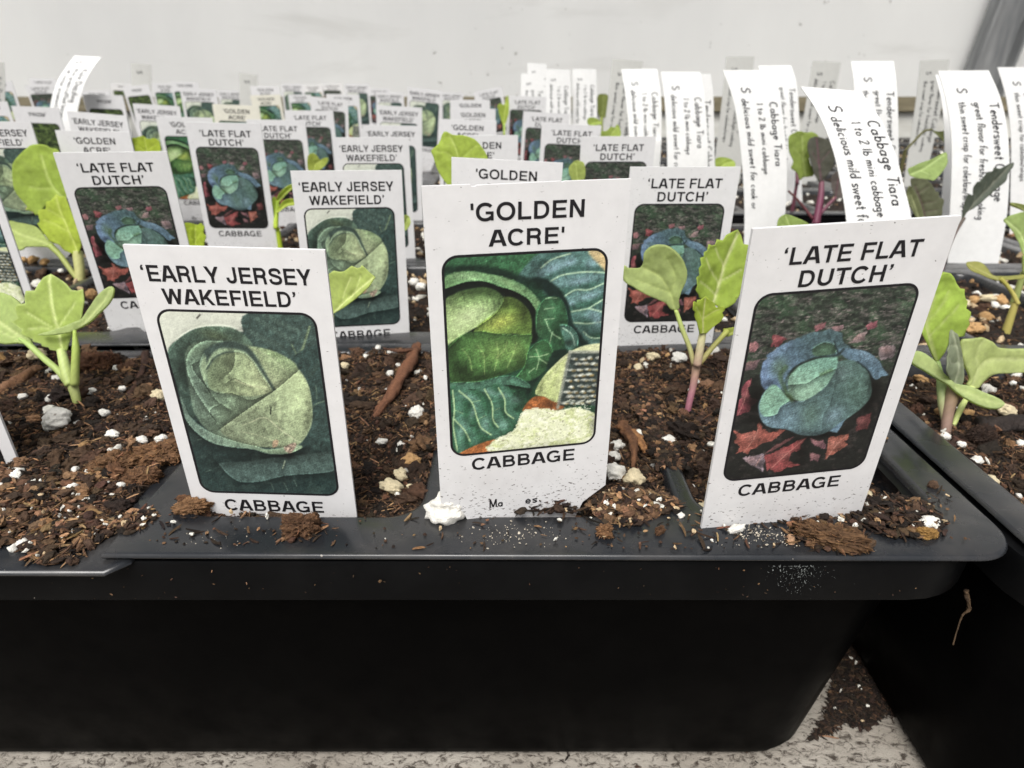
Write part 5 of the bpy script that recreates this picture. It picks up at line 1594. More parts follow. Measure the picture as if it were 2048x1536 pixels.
def tiara(k=1.0, g=1.0):
    return [('S', .22, .34 * k, .20 * g), ('Cabbage Tiara', .74, .62 * k, .19 * g), ('1 to 2 lb mini cabbage', .47, .64 * k, .145 * g), ('delicious mild sweet for cook or', .17, .56 * k, .158 * g)]


def tender():
    return [('S', .24, .36, .20), ('Tendersweet Cabbage', .74, .68, .205), ('great flavor for fresh/light cooking', .47, .66, .155), ('thin sweet crisp for coleslaw/wraps', .20, .66, .145)]


def kale_text():
    return [('S', .24, .22, .24), ('Kale Dazzling', .68, .62, .23), ('blue green ruffled leaves', .42, .58, .18), ('all winter ornamental', .16, .62, .18)]


def st(*rows):
    return [((a, b), (c, d)) for a, b, c, d in rows]


LABELS = [
    (st((1635, 173.5, 1761, 184), (1660.6, 229, 1783.6, 231), (1682, 304, 1807.7, 305), (1692.7, 384, 1821, 384), (1696.7, 443, 1828, 440), (1699, 520, 1832, 518)), .190, tiara(1.0, 1.2), 'large arching white label with bold handwriting behind the front corner tag', None, .012),
    (st((1452, 139.5, 1557, 139.5), (1473, 210, 1568, 210), (1486, 320, 1576, 320), (1490, 420, 1572, 420), (1488, 500, 1560, 500)), .235, tiara(), 'tall white label with three handwritten lines behind a second-row blue cabbage tag', None, .004),
    (st((1325, 143, 1405, 143), (1331, 200, 1412, 200), (1334, 270, 1416, 270), (1335, 335, 1416, 335)), .308, tiara(), 'white handwritten label, middle one of three before the grey slanted label', None, .004),
    (st((1246, 138, 1319, 137), (1254, 200, 1325, 200), (1259, 270, 1324, 270), (1260, 300, 1322, 300)), .345, tiara(), 'white handwritten label touching the grey slanted label', None, .006),
    (st((1348, 145, 1422, 148), (1352, 200, 1427, 200), (1356, 250, 1428, 250)), .335, tender(), 'white label showing only one edge past the middle handwritten label', None, 0),
    (st((1145, 138, 1192, 138), (1145, 200, 1194, 200), (1144, 255, 1194, 255)), .530, tiara(), 'far white label at the end of the bunched far labels', None, 0),
    (st((1091, 138, 1140, 139.5), (1092, 200, 1142, 200), (1092, 255, 1142, 255)), .520, tiara(), 'far white label second from the end of the bunched far labels', None, 0),
    (st((1055, 125.5, 1093, 128), (1055, 180, 1094, 180), (1056, 210, 1095, 210)), .640, tender(), 'highest of the bunched far white labels', None, 0),
    (st((1042, 147, 1088, 147), (1042, 200, 1089, 200), (1043, 250, 1089, 250)), .555, tender(), 'far white label at the tag side of the bunched far labels', None, 0),
    (st((1225, 118, 1286, 123), (1216, 200, 1274, 200), (1207, 265, 1264, 265)), .420, tender(), 'grey see-through label slanting behind the handwritten white labels', M_GREYLABEL, 0),
    (st((1453, 113, 1509, 113), (1444, 200, 1500, 200), (1431, 310, 1486, 310)), .455, tender(), 'pale grey label rising behind the tall three-line label', M_GREYLABEL, 0),
    (st((1521, 131, 1588, 130), (1530, 175, 1597, 175), (1534, 262, 1600, 262)), .370, tender(), 'white label curving away behind the tall three-line label', None, .004),
    (st((1626, 122, 1682, 125), (1613, 200, 1668, 200), (1602, 265, 1654, 265)), .445, tiara(), 'grey see-through label slanting behind the large arching label', M_GREYLABEL, 0),
    (st((1710, 121.6, 1797, 121.6), (1712, 175, 1798, 175), (1711, 270, 1798, 270)), .290, tender(), 'white label with rounded top edge just behind the large arching label', None, .004),
    (st((1841, 121, 1899, 119), (1832, 200, 1886, 200), (1818, 295, 1863, 305)), .430, tender(), 'pale label slanting over soil between arching and tall rim-side labels', M_GREYLABEL, 0),
    (st((1896, 141, 2000, 140), (1906, 200, 2018, 200), (1911, 270, 2026, 270), (1908, 350, 2024, 350), (1901, 440, 2015, 440), (1895, 545, 1994, 545)), .232, tender(), 'tall white label with a dark pointed leaf across its handwriting', None, .006),
    (st((1889, 149, 1985, 149), (1896, 210, 2000, 210), (1896, 300, 2004, 300), (1885, 420, 1990, 420), (1878, 480, 1980, 480)), .250, tender(), 'white label half hidden behind the leaf-crossed tall label', None, .006),
    (st((2007, 134, 2090, 134), (2020, 200, 2104, 200), (2025, 280, 2110, 280), (2022, 380, 2106, 380)), .290, tender(), 'white label cut by the photo edge beside the steel post', None, .004),
    (st((127, 110, 182, 113), (113.5, 140.5, 170, 140), (104, 168, 162, 168), (96.4, 214, 153, 216), (96, 262, 150, 264)), .440, kale_text(), 'bent white label standing alone among the printed tags', None, .012),
    (st((261, 126, 302, 130), (263, 160, 303, 162), (263, 190, 303, 192)), .640, [('S', .3, .3, .3)], 'small grey far label above the tilted kale tag', M_GREYLABEL, 0),
    (st((478, 146, 515, 150), (479, 170, 515, 172), (479, 190, 515, 192)), .690, [('S', .3, .3, .3)], 'smallest grey far label above the narrow-looking tag', M_GREYLABEL, 0),
    (st((-38, 122, 8, 125), (-38, 160, 10, 162), (-38, 200, 10, 200)), .520, kale_text(), 'pale far label cut by the photo edge near the wall', M_GREYLABEL, 0),
]
for i, (s_, dp, ln, lab, mt, bow) in enumerate(LABELS):
    hand_label(s_, dp, ln, lab, mt, False, bow, i)


# ------------------------------------------------------------------ seedlings
def zpx(zoom, pts):
    ox, oy, k = zoom
    return [(ox + x / k, oy + y / k) for x, y in pts]


def rgb(c):
    return lin([c])[0]


def leaf_mesh(outline, midrib, veins, depth, lean, yaw, col, vein_col, bulge=0.0012, crinkle=0.00035, thick=0.00022, seed=0, n=3, rim_col=None):
    """outline and midrib in photograph pixels. The blade lies on its own plane through the midrib's base, at its own distance, leaning
    back (lean) and turned (yaw), cupped along the midrib; it has thickness."""
    warm = lambda q: (q[0] + max(q[1] - q[0], 0) * .45, q[1], q[2] + max(q[1] - q[2], 0) * .12)
    col, vein_col = warm(col), warm(vein_col)
    out = smooth_curve(outline, True, n)
    base = CAM + ray(*midrib[0]) * depth
    le, ya = math.radians(lean), math.radians(yaw)
    N = np.array([math.sin(ya) * math.cos(le), -math.cos(ya) * math.cos(le), math.sin(le)])
    P = np.array([on_plane(x, y, base, N) for x, y in out])
    ex = np.cross(np.array([0, 0, 1.0]), N); ex /= np.linalg.norm(ex); ex = ex if ex[0] > 0 else -ex
    ey = np.cross(N, ex); ey = ey if ey[2] > 0 else -ey
    to2 = lambda Q: np.stack([(Q - base) @ ex, (Q - base) @ ey], -1)
    O2 = to2(P)
    M2 = to2(np.array([on_plane(x, y, base, N) for x, y in smooth_curve(midrib, False, 5)]))
    V2 = [to2(np.array([on_plane(x, y, base, N) for x, y in smooth_curve(v, False, 4)])) for v in veins]
    lo, hi = O2.min(0), O2.max(0)
    size = float(max(hi - lo)); step = size / 42
    gx, gy = np.meshgrid(np.arange(lo[0], hi[0], step), np.arange(lo[1], hi[1], step))
    gx = gx + step * 0.5 * (np.arange(gx.shape[0])[:, None] % 2)
    G = np.stack([gx.ravel(), gy.ravel()], -1)

    def seg_d(Q, L):
        d = np.full(len(Q), 1e9)
        for a, b in zip(L[:-1], L[1:]):
            ab = b - a
            t = np.clip(((Q - a) @ ab) / (ab @ ab + 1e-15), 0, 1)
            d = np.minimum(d, np.linalg.norm(Q - a - t[:, None] * ab, axis=1))
        return d
    ins = np.zeros(len(G), bool)
    C_ = np.vstack([O2, O2[:1]])
    for a, b in zip(C_[:-1], C_[1:]):
        c = ((a[1] > G[:, 1]) != (b[1] > G[:, 1])) & (G[:, 0] < (b[0] - a[0]) * (G[:, 1] - a[1]) / (b[1] - a[1] + 1e-15) + a[0])
        ins ^= c
    ins &= seg_d(G, C_) > step * 0.45
    pts = [tuple(p) for p in O2] + [tuple(p) for p in G[ins]]
    k = len(O2)
    res = delaunay_2d_cdt([Vector(p) for p in pts], [], [list(range(k))], 1, 1e-9)
    v2 = np.array([tuple(v) for v in res[0]]); faces = [tuple(f) for f in res[2]]
    dm = seg_d(v2, M2)
    dv = np.min([seg_d(v2, v) for v in V2], 0) if V2 else np.full(len(v2), 1e9)
    d_edge = seg_d(v2, C_)
    w = max(dm.max(), 1e-6)
    h = bulge * ((dm / w) ** 1.5) + crinkle * 2 * (fbm(v2[:, 0] * 320, v2[:, 1] * 320, seed, 3) - .5) - 0.0003 * np.exp(-(dm / 0.0006) ** 2) - crinkle * 0.6 * np.exp(-(dv / 0.0005) ** 2)
    V3 = base + v2[:, :1] * ex + v2[:, 1:] * ey + h[:, None] * N
    c = (rgb(col) * 1.12 + 0.02) * (0.86 + 0.28 * fbm(v2[:, 0] * 260 + seed, v2[:, 1] * 260, seed + 2, 3))[:, None]
    fv = np.clip(np.exp(-(dm / (size * 0.017)) ** 2) * 0.95 + np.exp(-(dv / (size * 0.011)) ** 2) * 0.6, 0, 0.95)[:, None]
    c = c * (1 - fv) + (rgb(vein_col) * 1.2 + 0.03) * fv
    if rim_col is not None:
        fe = np.exp(-(d_edge / (size * 0.012)) ** 2)[:, None] * 0.6
        c = c * (1 - fe) + rgb(rim_col) * fe
    bm = bmesh.new()
    bv = [bm.verts.new(tuple(p)) for p in V3]
    for f in faces:
        try:
            bm.faces.new([bv[i] for i in f])
        except ValueError:
            pass
    bm.verts.index_update(); bm.normal_update()
    # make the blade face the viewer's side, then give it thickness
    if sum((f.normal.dot(Vector(N)) for f in bm.faces)) < 0:
        bmesh.ops.reverse_faces(bm, faces=bm.faces[:])
    me = D.meshes.new('leaf'); bm.to_mesh(me); bm.free()
    at = me.color_attributes.new('Col', 'FLOAT_COLOR', 'POINT')
    cc = np.ones((len(V3), 4), np.float32); cc[:, :3] = c
    at.data.foreach_set('color', cc.ravel())
    me.materials.append(M_LEAF)
    me.polygons.foreach_set('use_smooth', np.ones(len(me.polygons), bool))
    return me, base


def stalk_mesh(pts_px, r_px, depth, cols, mat=None, d_end=None, seg=10):
    """a tapering stem through photograph pixels; depth runs from depth to d_end"""
    c = smooth_curve(pts_px, False, 6)
    n = len(c)
    d_end = depth if d_end is None else d_end
    rr = np.interp(np.linspace(0, 1, n), np.linspace(0, 1, len(r_px)), r_px)
    P = np.array([CAM + ray(*p) * (depth + (d_end - depth) * i / (n - 1)) for i, p in enumerate(c)])
    cs = np.array([np.array([np.interp(i / (n - 1), np.linspace(0, 1, len(cols)), [rgb(q)[k] for q in cols]) for k in range(3)]) for i in range(n)])
    V, Fc, C = [], [], []
    for i in range(n):
        t = P[min(i + 1, n - 1)] - P[max(i - 1, 0)]; t /= np.linalg.norm(t)
        a = np.cross(t, np.array([0, -1.0, 0])); a /= np.linalg.norm(a); b = np.cross(t, a)
        r = rr[i] * (depth + (d_end - depth) * i / (n - 1)) / F_PX
        for k in range(seg):
            an = 2 * math.pi * k / seg
            V.append(P[i] + r * (math.cos(an) * a + math.sin(an) * b)); C.append(cs[i] * (0.93 + 0.14 * ((k * 7 + i * 3) % 5) / 4))
    for i in range(n - 1):
        for k in range(seg):
            j = (k + 1) % seg
            Fc.append((i * seg + k, i * seg + j, (i + 1) * seg + j, (i + 1) * seg + k))
    Fc.append(tuple(range(seg))[::-1]); Fc.append(tuple(range((n - 1) * seg, n * seg)))
    return mesh('stem', V, Fc, mat or M_STEM, np.array(C), True)


GREEN, GREEN2, PALE, YEL, STEMC = (150, 184, 84), (142, 180, 62), (158, 184, 110), (152, 186, 36), (176, 190, 120)
VEIN = (196, 216, 146)


def seedling(label, base, leaves, stalks, group='green cabbage seedlings'):
    """base: world point; leaves: dicts for leaf_mesh with a part name; stalks: (part name, pixels, radii, depth, colours, end depth)"""
    e = empty('seedling', Matrix.Translation(Vector(base)))
    tag(e, label, 'seedling', group)
    inv = e.matrix_world.inverted()
    for nm, kw in leaves:
        me, _ = leaf_mesh(**kw)
        me.name = nm
        me.transform(inv)
        o_ = obj(nm, me, e)
        so = o_.modifiers.new('thickness', 'SOLIDIFY'); so.thickness = kw.get('thick', 0.00022); so.offset = -1
    for nm, px, rr, d, cols, d2 in stalks:
        me = stalk_mesh(px, rr, d, cols, None, d2)
        me.transform(inv); me.name = nm
        obj(nm, me, e)
    low = min((c_.matrix_basis @ v.co for c_ in e.children if c_.name.startswith(('stem', 'leaf_stalk')) for v in c_.data.vertices), key=lambda q: q.z) + Vector(base)
    if low.z > RIM - .002:                      # carry the stem down into the soil
        V, Fc = [], []
        for i, z_ in enumerate(np.linspace(low.z + .0006, RIM - .005, 7)):
            r_ = .0009 + .00006 * i
            V += [(low.x + r_ * math.cos(a_ * math.pi / 4), low.y + .0004 + r_ * math.sin(a_ * math.pi / 4), z_) for a_ in range(8)]
            if i:
                Fc += [((i - 1) * 8 + k, (i - 1) * 8 + (k + 1) % 8, i * 8 + (k + 1) % 8, i * 8 + k) for k in range(8)]
        me = mesh('stem', V, Fc, M_STEM, np.repeat(lin([stalks[0][4][0]]), len(V), 0), True)
        me.transform(inv); obj('stem', me, e)
    return e


Z = (0, 500, 4.8)                            # the seedling with a lobed leaf at the near edge
B = soil_point(154, 806); d0 = depth_of(B)
seedling('pale green seedling with one lobed leaf and folded seed leaf beside it', B, [
    ('true_leaf', dict(outline=zpx(Z, [(480, 228), (560, 270), (640, 325), (690, 385), (760, 395), (822, 380), (828, 440), (836, 500), (815, 580), (800, 670), (740, 740), (690, 800), (670, 870), (640, 960), (600, 985), (550, 972), (480, 957), (470, 935), (415, 925), (405, 900), (335, 880), (330, 855), (300, 850), (225, 802), (240, 770), (150, 695), (195, 655), (172, 600), (166, 555), (190, 525), (260, 515), (255, 450), (262, 395), (340, 390), (372, 330), (420, 265)]),
                       midrib=zpx(Z, [(590, 985), (560, 830), (530, 700), (495, 520), (470, 330), (478, 240)]),
                       veins=[zpx(Z, [(550, 770), (450, 715), (350, 650), (270, 600)]), zpx(Z, [(545, 750), (600, 680), (680, 580), (740, 500)]), zpx(Z, [(560, 800), (430, 745), (300, 760)])],
                       depth=d0 + .001, lean=22, yaw=4, col=GREEN, vein_col=(204, 222, 150), bulge=.0012, seed=1, n=1, rim_col=(206, 222, 150))),
    ('seed_leaf', dict(outline=zpx(Z, [(388, 816), (560, 752), (700, 698), (790, 660), (850, 560), (930, 440), (1000, 380), (1060, 350), (1086, 390), (1060, 470), (960, 590), (860, 680), (760, 740), (690, 780), (600, 800), (450, 820)]),
                       midrib=zpx(Z, [(720, 770), (800, 700), (920, 570), (1050, 390)]), veins=[], depth=d0 - .0022, lean=30, yaw=-12, col=(150, 178, 104), vein_col=(180, 200, 130), bulge=.0006, seed=2, n=3, thick=.0005, rim_col=(196, 212, 150))),
    ('seed_leaf', dict(outline=zpx(Z, [(-260, 600), (-190, 480), (-100, 432), (0, 418), (90, 436), (200, 505), (262, 620), (262, 720), (250, 800), (300, 900), (240, 900), (160, 890), (80, 905), (0, 895), (-120, 850)]),
                       midrib=zpx(Z, [(270, 890), (150, 800), (0, 700), (-180, 600)]), veins=[zpx(Z, [(200, 860), (100, 830), (0, 780)])], depth=d0 + .002, lean=40, yaw=-14, col=(152, 184, 104), vein_col=(190, 208, 140), bulge=.001, seed=3, thick=.0005)),
], [('stem', zpx(Z, [(745, 1478), (725, 1400), (695, 1290), (690, 1230)]), [7.5, 8.4, 10, 9.6], d0, [(150, 160, 90), (164, 172, 108), (170, 182, 112)], d0),
    ('leaf_stalk', zpx(Z, [(672, 1300), (640, 1190), (610, 1060), (585, 960)]), [9, 10.5, 9.5, 8], d0 - .0006, [(172, 186, 112), (180, 196, 124)], d0 + .001),
    ('leaf_stalk', zpx(Z, [(715, 1300), (722, 1120), (728, 950), (716, 770)]), [8.2, 7.6, 7.2, 3], d0 - .001, [(160, 172, 98), (158, 180, 84)], d0 - .002),
    ('leaf_stalk', zpx(Z, [(665, 1290), (560, 1160), (420, 1040), (280, 910), (180, 850)]), [8, 6.5, 6.2, 6, 2.5], d0, [(160, 174, 104), (160, 186, 108)], d0 + .0025)])

Z = (0, 240, 4.655)                          # second row, broad rounded leaf
B = on_z(160, 562, RIM - .003); d0 = depth_of(B)
seedling('seedling with a broad rounded bright leaf beside the second-row blue cabbage tag', B, [
    ('true_leaf', dict(outline=zpx(Z, [(300, 230), (420, 232), (470, 262), (525, 268), (560, 310), (640, 500), (650, 680), (560, 760), (430, 800), (385, 870), (345, 885), (320, 855), (255, 832), (262, 800), (170, 690), (130, 560), (128, 420), (180, 330), (240, 272)]),
                       midrib=zpx(Z, [(640, 780), (540, 680), (455, 570), (420, 460), (380, 330)]), veins=[zpx(Z, [(470, 590), (460, 540)]), zpx(Z, [(500, 640), (380, 640), (280, 620)])], depth=d0 + .004, lean=8, yaw=8, col=GREEN2, vein_col=(178, 204, 110), seed=4, n=3)),
    ('true_leaf', dict(outline=zpx(Z, [(515, 690), (560, 712), (610, 712), (650, 800), (700, 940), (740, 1060), (760, 1160), (735, 1240), (700, 1255), (600, 1210), (560, 1160), (480, 1130), (410, 1030), (372, 965), (392, 945), (368, 860), (385, 835), (432, 830), (438, 760), (478, 752)]),
                       midrib=zpx(Z, [(725, 1250), (680, 1130), (620, 990), (560, 860), (515, 700)]), veins=[zpx(Z, [(640, 1040), (520, 970), (420, 930)]), zpx(Z, [(600, 930), (500, 860), (450, 830)])], depth=d0 - .002, lean=10, yaw=-4, col=(160, 190, 54), vein_col=(190, 208, 104), seed=5, n=1)),
    ('seed_leaf', dict(outline=zpx(Z, [(48, 1020), (78, 952), (130, 948), (180, 962), (340, 1000), (420, 1090), (485, 1172), (400, 1178), (280, 1178), (240, 1188), (220, 1215), (120, 1216), (98, 1120)]),
                       midrib=zpx(Z, [(470, 1168), (340, 1110), (200, 1070), (70, 1000)]), veins=[zpx(Z, [(340, 1110), (220, 1130), (130, 1140)])], depth=d0 - .001, lean=48, yaw=-10, col=(150, 176, 92), vein_col=(176, 196, 120), seed=6, thick=.0005)),
], [('stem', zpx(Z, [(745, 1510), (742, 1400), (728, 1280), (722, 1220)]), [9, 9, 9.5, 9], d0, [(170, 168, 110), (180, 182, 120)], d0 - .001),
    ('leaf_stalk', zpx(Z, [(720, 1480), (640, 1370), (560, 1260), (465, 1165)]), [4.5, 5, 5.2, 6.5], d0, [(158, 160, 96), (148, 164, 84)], d0 - .001)])

Z = (560, 330, 4.266)                        # leaf behind the slanting-seam tag
B = soil_point(655, 790); d0 = depth_of(B)
seedling('seedling mostly hidden behind the slanting-seam front tag, one pale leaf tip out', B, [
    ('true_leaf', dict(outline=zpx(Z, [(440, 1275), (410, 1180), (390, 1040), (412, 1000), (450, 950), (505, 912), (540, 920), (575, 915), (640, 868), (675, 884), (700, 880), (716, 860), (760, 910), (812, 958), (760, 1040), (650, 1140), (540, 1215)]),
                       midrib=zpx(Z, [(430, 1290), (540, 1170), (660, 1070), (795, 962)]), veins=[zpx(Z, [(520, 1180), (560, 1060), (620, 960)]), zpx(Z, [(600, 1120), (660, 1030), (690, 950)])], depth=d0 - .006, lean=20, yaw=-22, col=(164, 192, 98), vein_col=(208, 222, 150), bulge=.002, seed=7, n=1)),
], [('stem', [(652, 800), (650, 720), (655, 660), (662, 630)], [8, 7.5, 7, 6.5], d0, [(170, 170, 120), (172, 190, 110)], d0 - .006)])

Z = (1220, 450, 3.84)                        # heart-shaped seed leaf, purple stem
B = soil_point(1377, 826); d0 = depth_of(B)
seedling('seedling with a heart-shaped seed leaf, toothed leaf and purplish stem', B, [
    ('seed_leaf', dict(outline=zpx(Z, [(108, 310), (140, 325), (175, 330), (240, 332), (256, 290), (258, 220), (310, 165), (390, 148), (470, 178), (542, 250), (584, 350), (580, 430), (547, 510), (525, 590), (528, 645), (480, 655), (440, 610), (390, 580), (280, 530), (180, 470), (108, 420)]),
                       midrib=zpx(Z, [(500, 660), (460, 520), (380, 400), (260, 335)]), veins=[zpx(Z, [(450, 520), (350, 480), (200, 420)]), zpx(Z, [(480, 500), (500, 400), (440, 260)])], depth=d0 - .003, lean=4, yaw=-6, col=PALE, vein_col=(176, 198, 120), bulge=.0016, seed=8, n=3, thick=.0005)),
    ('true_leaf', dict(outline=zpx(Z, [(985, 38), (1010, 75), (1022, 145), (1066, 152), (1048, 255), (1030, 330), (1022, 400), (1012, 480), (985, 530), (962, 560), (948, 590), (905, 625), (860, 645), (800, 612), (740, 575), (682, 560), (672, 530), (642, 490), (655, 460), (646, 395), (672, 380), (662, 325), (684, 300), (674, 245), (708, 238), (706, 205), (738, 190), (742, 142), (776, 156), (802, 152), (812, 108), (862, 116), (890, 75)]),
                       midrib=zpx(Z, [(760, 640), (805, 570), (850, 420), (900, 260), (985, 60)]), veins=[zpx(Z, [(840, 450), (760, 330), (720, 250)]), zpx(Z, [(850, 430), (940, 380), (1000, 340)]), zpx(Z, [(880, 320), (830, 230), (800, 170)]), zpx(Z, [(815, 540), (740, 470), (680, 430)])], depth=d0 + .003, lean=6, yaw=8, col=GREEN2, vein_col=(200, 206, 150), bulge=.0016, seed=9, n=1)),
    ('true_leaf', dict(outline=zpx(Z, [(738, 553), (770, 580), (790, 592), (810, 630), (858, 612), (862, 640), (846, 660), (856, 690), (840, 725), (790, 772), (740, 832), (690, 834), (668, 750), (645, 690), (650, 660), (628, 640), (632, 580), (645, 578), (662, 598), (668, 572), (700, 572)]),
                       midrib=zpx(Z, [(715, 835), (720, 720), (735, 565)]), veins=[zpx(Z, [(718, 740), (680, 660), (655, 620)]), zpx(Z, [(722, 720), (780, 670), (830, 640)])], depth=d0 - .005, lean=0, yaw=4, col=(154, 186, 56), vein_col=(190, 190, 130), bulge=.0014, seed=10, n=1)),
    ('true_leaf', dict(outline=zpx(Z, [(870, 800), (905, 794), (1000, 780), (1020, 800), (990, 830), (940, 840), (910, 852), (880, 845)]), midrib=zpx(Z, [(885, 850), (1000, 800)]), veins=[], depth=d0 + .001, lean=30, yaw=0, col=(148, 168, 60), vein_col=(170, 180, 100), bulge=.0003, seed=11)),
], [('stem', zpx(Z, [(592, 1450), (610, 1360), (640, 1230), (662, 1090), (664, 1030)]), [6.2, 6.6, 7.2, 8.6, 8.5], d0, [(136, 84, 96), (148, 98, 110), (150, 122, 104), (166, 150, 120)], d0 - .001),
    ('leaf_stalk', zpx(Z, [(645, 1075), (610, 940), (555, 800), (505, 650)]), [5, 5, 5, 4], d0 - .001, [(160, 150, 108), (166, 184, 104)], d0 - .0025),
    ('leaf_stalk', zpx(Z, [(668, 1080), (690, 960), (712, 830), (720, 760)]), [8.5, 8.2, 7.5, 7], d0 - .002, [(168, 140, 124), (186, 180, 140), (170, 176, 110)], d0 - .005),
    ('leaf_stalk', zpx(Z, [(690, 1060), (770, 960), (850, 870), (900, 815)]), [6, 5.2, 5, 6], d0 - .001, [(150, 140, 90), (150, 156, 76)], d0 + .001)])

Z = (1780, 540, 4.266)                       # thick pale seedling past the gap
B = on_z(1891, 872, RIM - .0035); d0 = depth_of(B)
seedling('sturdy seedling with grey-green bud and two thick pale seed leaves past the gap', B, [
    ('true_leaf', dict(outline=zpx(Z, [(428, 12), (490, 24), (520, 60), (545, 112), (572, 152), (604, 156), (604, 200), (614, 240), (628, 256), (614, 318), (644, 345), (636, 380), (622, 410), (634, 450), (612, 500), (604, 555), (540, 570), (500, 610), (470, 690), (430, 775), (400, 792), (330, 645), (260, 522), (300, 400), (360, 230), (400, 90)]),
                       midrib=zpx(Z, [(410, 790), (370, 660), (330, 540), (320, 440), (380, 220)]), veins=[zpx(Z, [(350, 560), (460, 420), (560, 300)]), zpx(Z, [(330, 440), (430, 300), (500, 180)])], depth=d0 + .001, lean=6, yaw=6, col=(146, 188, 70), vein_col=(176, 190, 120), bulge=.0016, seed=12, n=1)),
    ('leaf_bud', dict(outline=zpx(Z, [(530, 516), (556, 535), (580, 560), (600, 640), (622, 760), (624, 880), (604, 975), (540, 965), (470, 885), (425, 815), (440, 760), (448, 715), (468, 690), (466, 660), (488, 640), (500, 580)]),
                       midrib=zpx(Z, [(560, 970), (590, 850), (590, 720), (540, 530)]), veins=[zpx(Z, [(575, 800), (500, 780), (470, 730)]), zpx(Z, [(560, 650), (510, 640)])], depth=d0 - .003, lean=2, yaw=-6, col=(132, 148, 118), vein_col=(168, 178, 150), bulge=.003, seed=13, n=3)),
    ('seed_leaf', dict(outline=zpx(Z, [(590, 612), (660, 588), (780, 580), (860, 610), (910, 655), (1000, 672), (1180, 672), (1300, 690), (1320, 780), (1200, 862), (1000, 880), (880, 890), (800, 950), (740, 1012), (665, 990), (690, 930), (650, 840), (620, 780)]),
                       midrib=zpx(Z, [(700, 1000), (760, 860), (860, 770), (1180, 760)]), veins=[zpx(Z, [(760, 850), (740, 720), (780, 600)])], depth=d0 + .003, lean=12, yaw=6, col=(168, 190, 116), vein_col=(186, 202, 136), bulge=.001, seed=14, thick=.0006)),
    ('seed_leaf', dict(outline=zpx(Z, [(120, 760), (190, 700), (280, 718), (380, 790), (430, 850), (520, 940), (560, 970), (680, 990), (800, 1040), (900, 1080), (985, 1136), (930, 1175), (820, 1168), (680, 1110), (600, 1050), (500, 980), (400, 920), (280, 855)]),
                       midrib=zpx(Z, [(560, 1000), (660, 1040), (800, 1100), (960, 1140)]), veins=[], depth=d0 - .004, lean=35, yaw=0, col=(158, 184, 112), vein_col=(172, 194, 124), bulge=.001, seed=15, thick=.0007, rim_col=(190, 208, 150))),
], [('stem', zpx(Z, [(470, 1440), (478, 1350), (500, 1200), (540, 1040), (560, 980)]), [9.5, 9.5, 10.5, 13, 12], d0, [(118, 100, 88), (140, 116, 104), (132, 112, 88), (120, 112, 74)], d0 - .002),
    ('leaf_stalk', zpx(Z, [(512, 1420), (560, 1280), (610, 1170), (650, 1100), (700, 1000)]), [2.5, 5, 6, 5, 7], d0 + .001, [(178, 188, 116), (186, 198, 124)], d0 + .003),
    ('leaf_stalk', zpx(Z, [(470, 1330), (450, 1150), (440, 1000), (420, 860), (408, 780)]), [5, 9, 9, 6, 4], d0 - .0005, [(140, 120, 100), (150, 170, 110), (150, 176, 100)], d0 + .001)])


def simple(label, zoom, base_px, row_y, leaves, stalks, group='green cabbage seedlings', zb=-.003):
    """a further seedling: base pixel on the soil plane of distance row_y (metres behind the front edge)"""
    P = on_y(*base_px, row_y); P[2] = min(max(P[2], RIM + zb), RIM + .004)
    d = depth_of(on_y(*base_px, row_y))
    LV = [('leaf', dict(outline=zpx(zoom, o_), midrib=zpx(zoom, m_), veins=[zpx(zoom, v_) for v_ in vs], depth=d + dd, lean=ln, yaw=yw, col=c_, vein_col=vc, seed=sd_, n=3, bulge=.0015)) for o_, m_, vs, dd, ln, yw, c_, vc, sd_ in leaves]
    SK = [('stem', zpx(zoom, p_), r_, d, cs, d) for p_, r_, cs in stalks]
    return seedling(label, P, LV, SK, group)


Z = (800, 160, 4.267)
simple('seedling with one large upright leaf before the stacked title-only tags', Z, (905, 420), .125, [
    ([(375, 440), (450, 468), (540, 472), (600, 490), (640, 508), (690, 560), (742, 640), (748, 700), (700, 800), (600, 900), (470, 960), (400, 890), (330, 780), (290, 660), (272, 602), (330, 545)], [(470, 960), (500, 760), (480, 600), (420, 470)], [[(490, 720), (600, 600), (660, 560)], [(490, 700), (400, 620), (320, 610)]], .004, 8, -4, (146, 180, 60), (170, 196, 96), 20)],
    [([(470, 1150), (470, 960)], [5, 5], [(160, 170, 100), (160, 180, 90)])])
Z = (330, 230, 5.485)
simple('yellow-green toothed leaf between second-row blue tag and the unobstructed tag', Z, (392, 520), .150, [
    ([(200, 1190), (230, 1180), (265, 1182), (300, 1190), (338, 1206), (365, 1200), (402, 1184), (420, 1205), (445, 1220), (430, 1290), (466, 1325), (440, 1400), (430, 1450), (330, 1500), (240, 1440), (215, 1320)], [(330, 1520), (330, 1360), (330, 1210)], [[(330, 1400), (260, 1300)], [(330, 1380), (400, 1290)]], 0, 4, 0, YEL, (176, 200, 80), 21)],
    [([(330, 1640), (330, 1500)], [4, 4], [(160, 170, 90), (160, 180, 70)])])
Z = (0, 240, 4.655)
simple('yellow-green leaf tips between a title-only tag and a bright green picture tag', Z, (292, 330), .235, [
    ([(1215, 175), (1260, 165), (1330, 148), (1360, 172), (1400, 176), (1440, 170), (1490, 200), (1505, 300), (1440, 380), (1300, 380), (1235, 300)], [(1360, 390), (1360, 270), (1340, 160)], [[(1360, 300), (1280, 230)], [(1360, 290), (1440, 230)]], 0, 6, 4, (152, 182, 40), (176, 198, 84), 22)],
    [([(1360, 600), (1360, 380)], [4, 4], [(160, 170, 90), (160, 180, 70)])])
Z = (330, 230, 5.485)
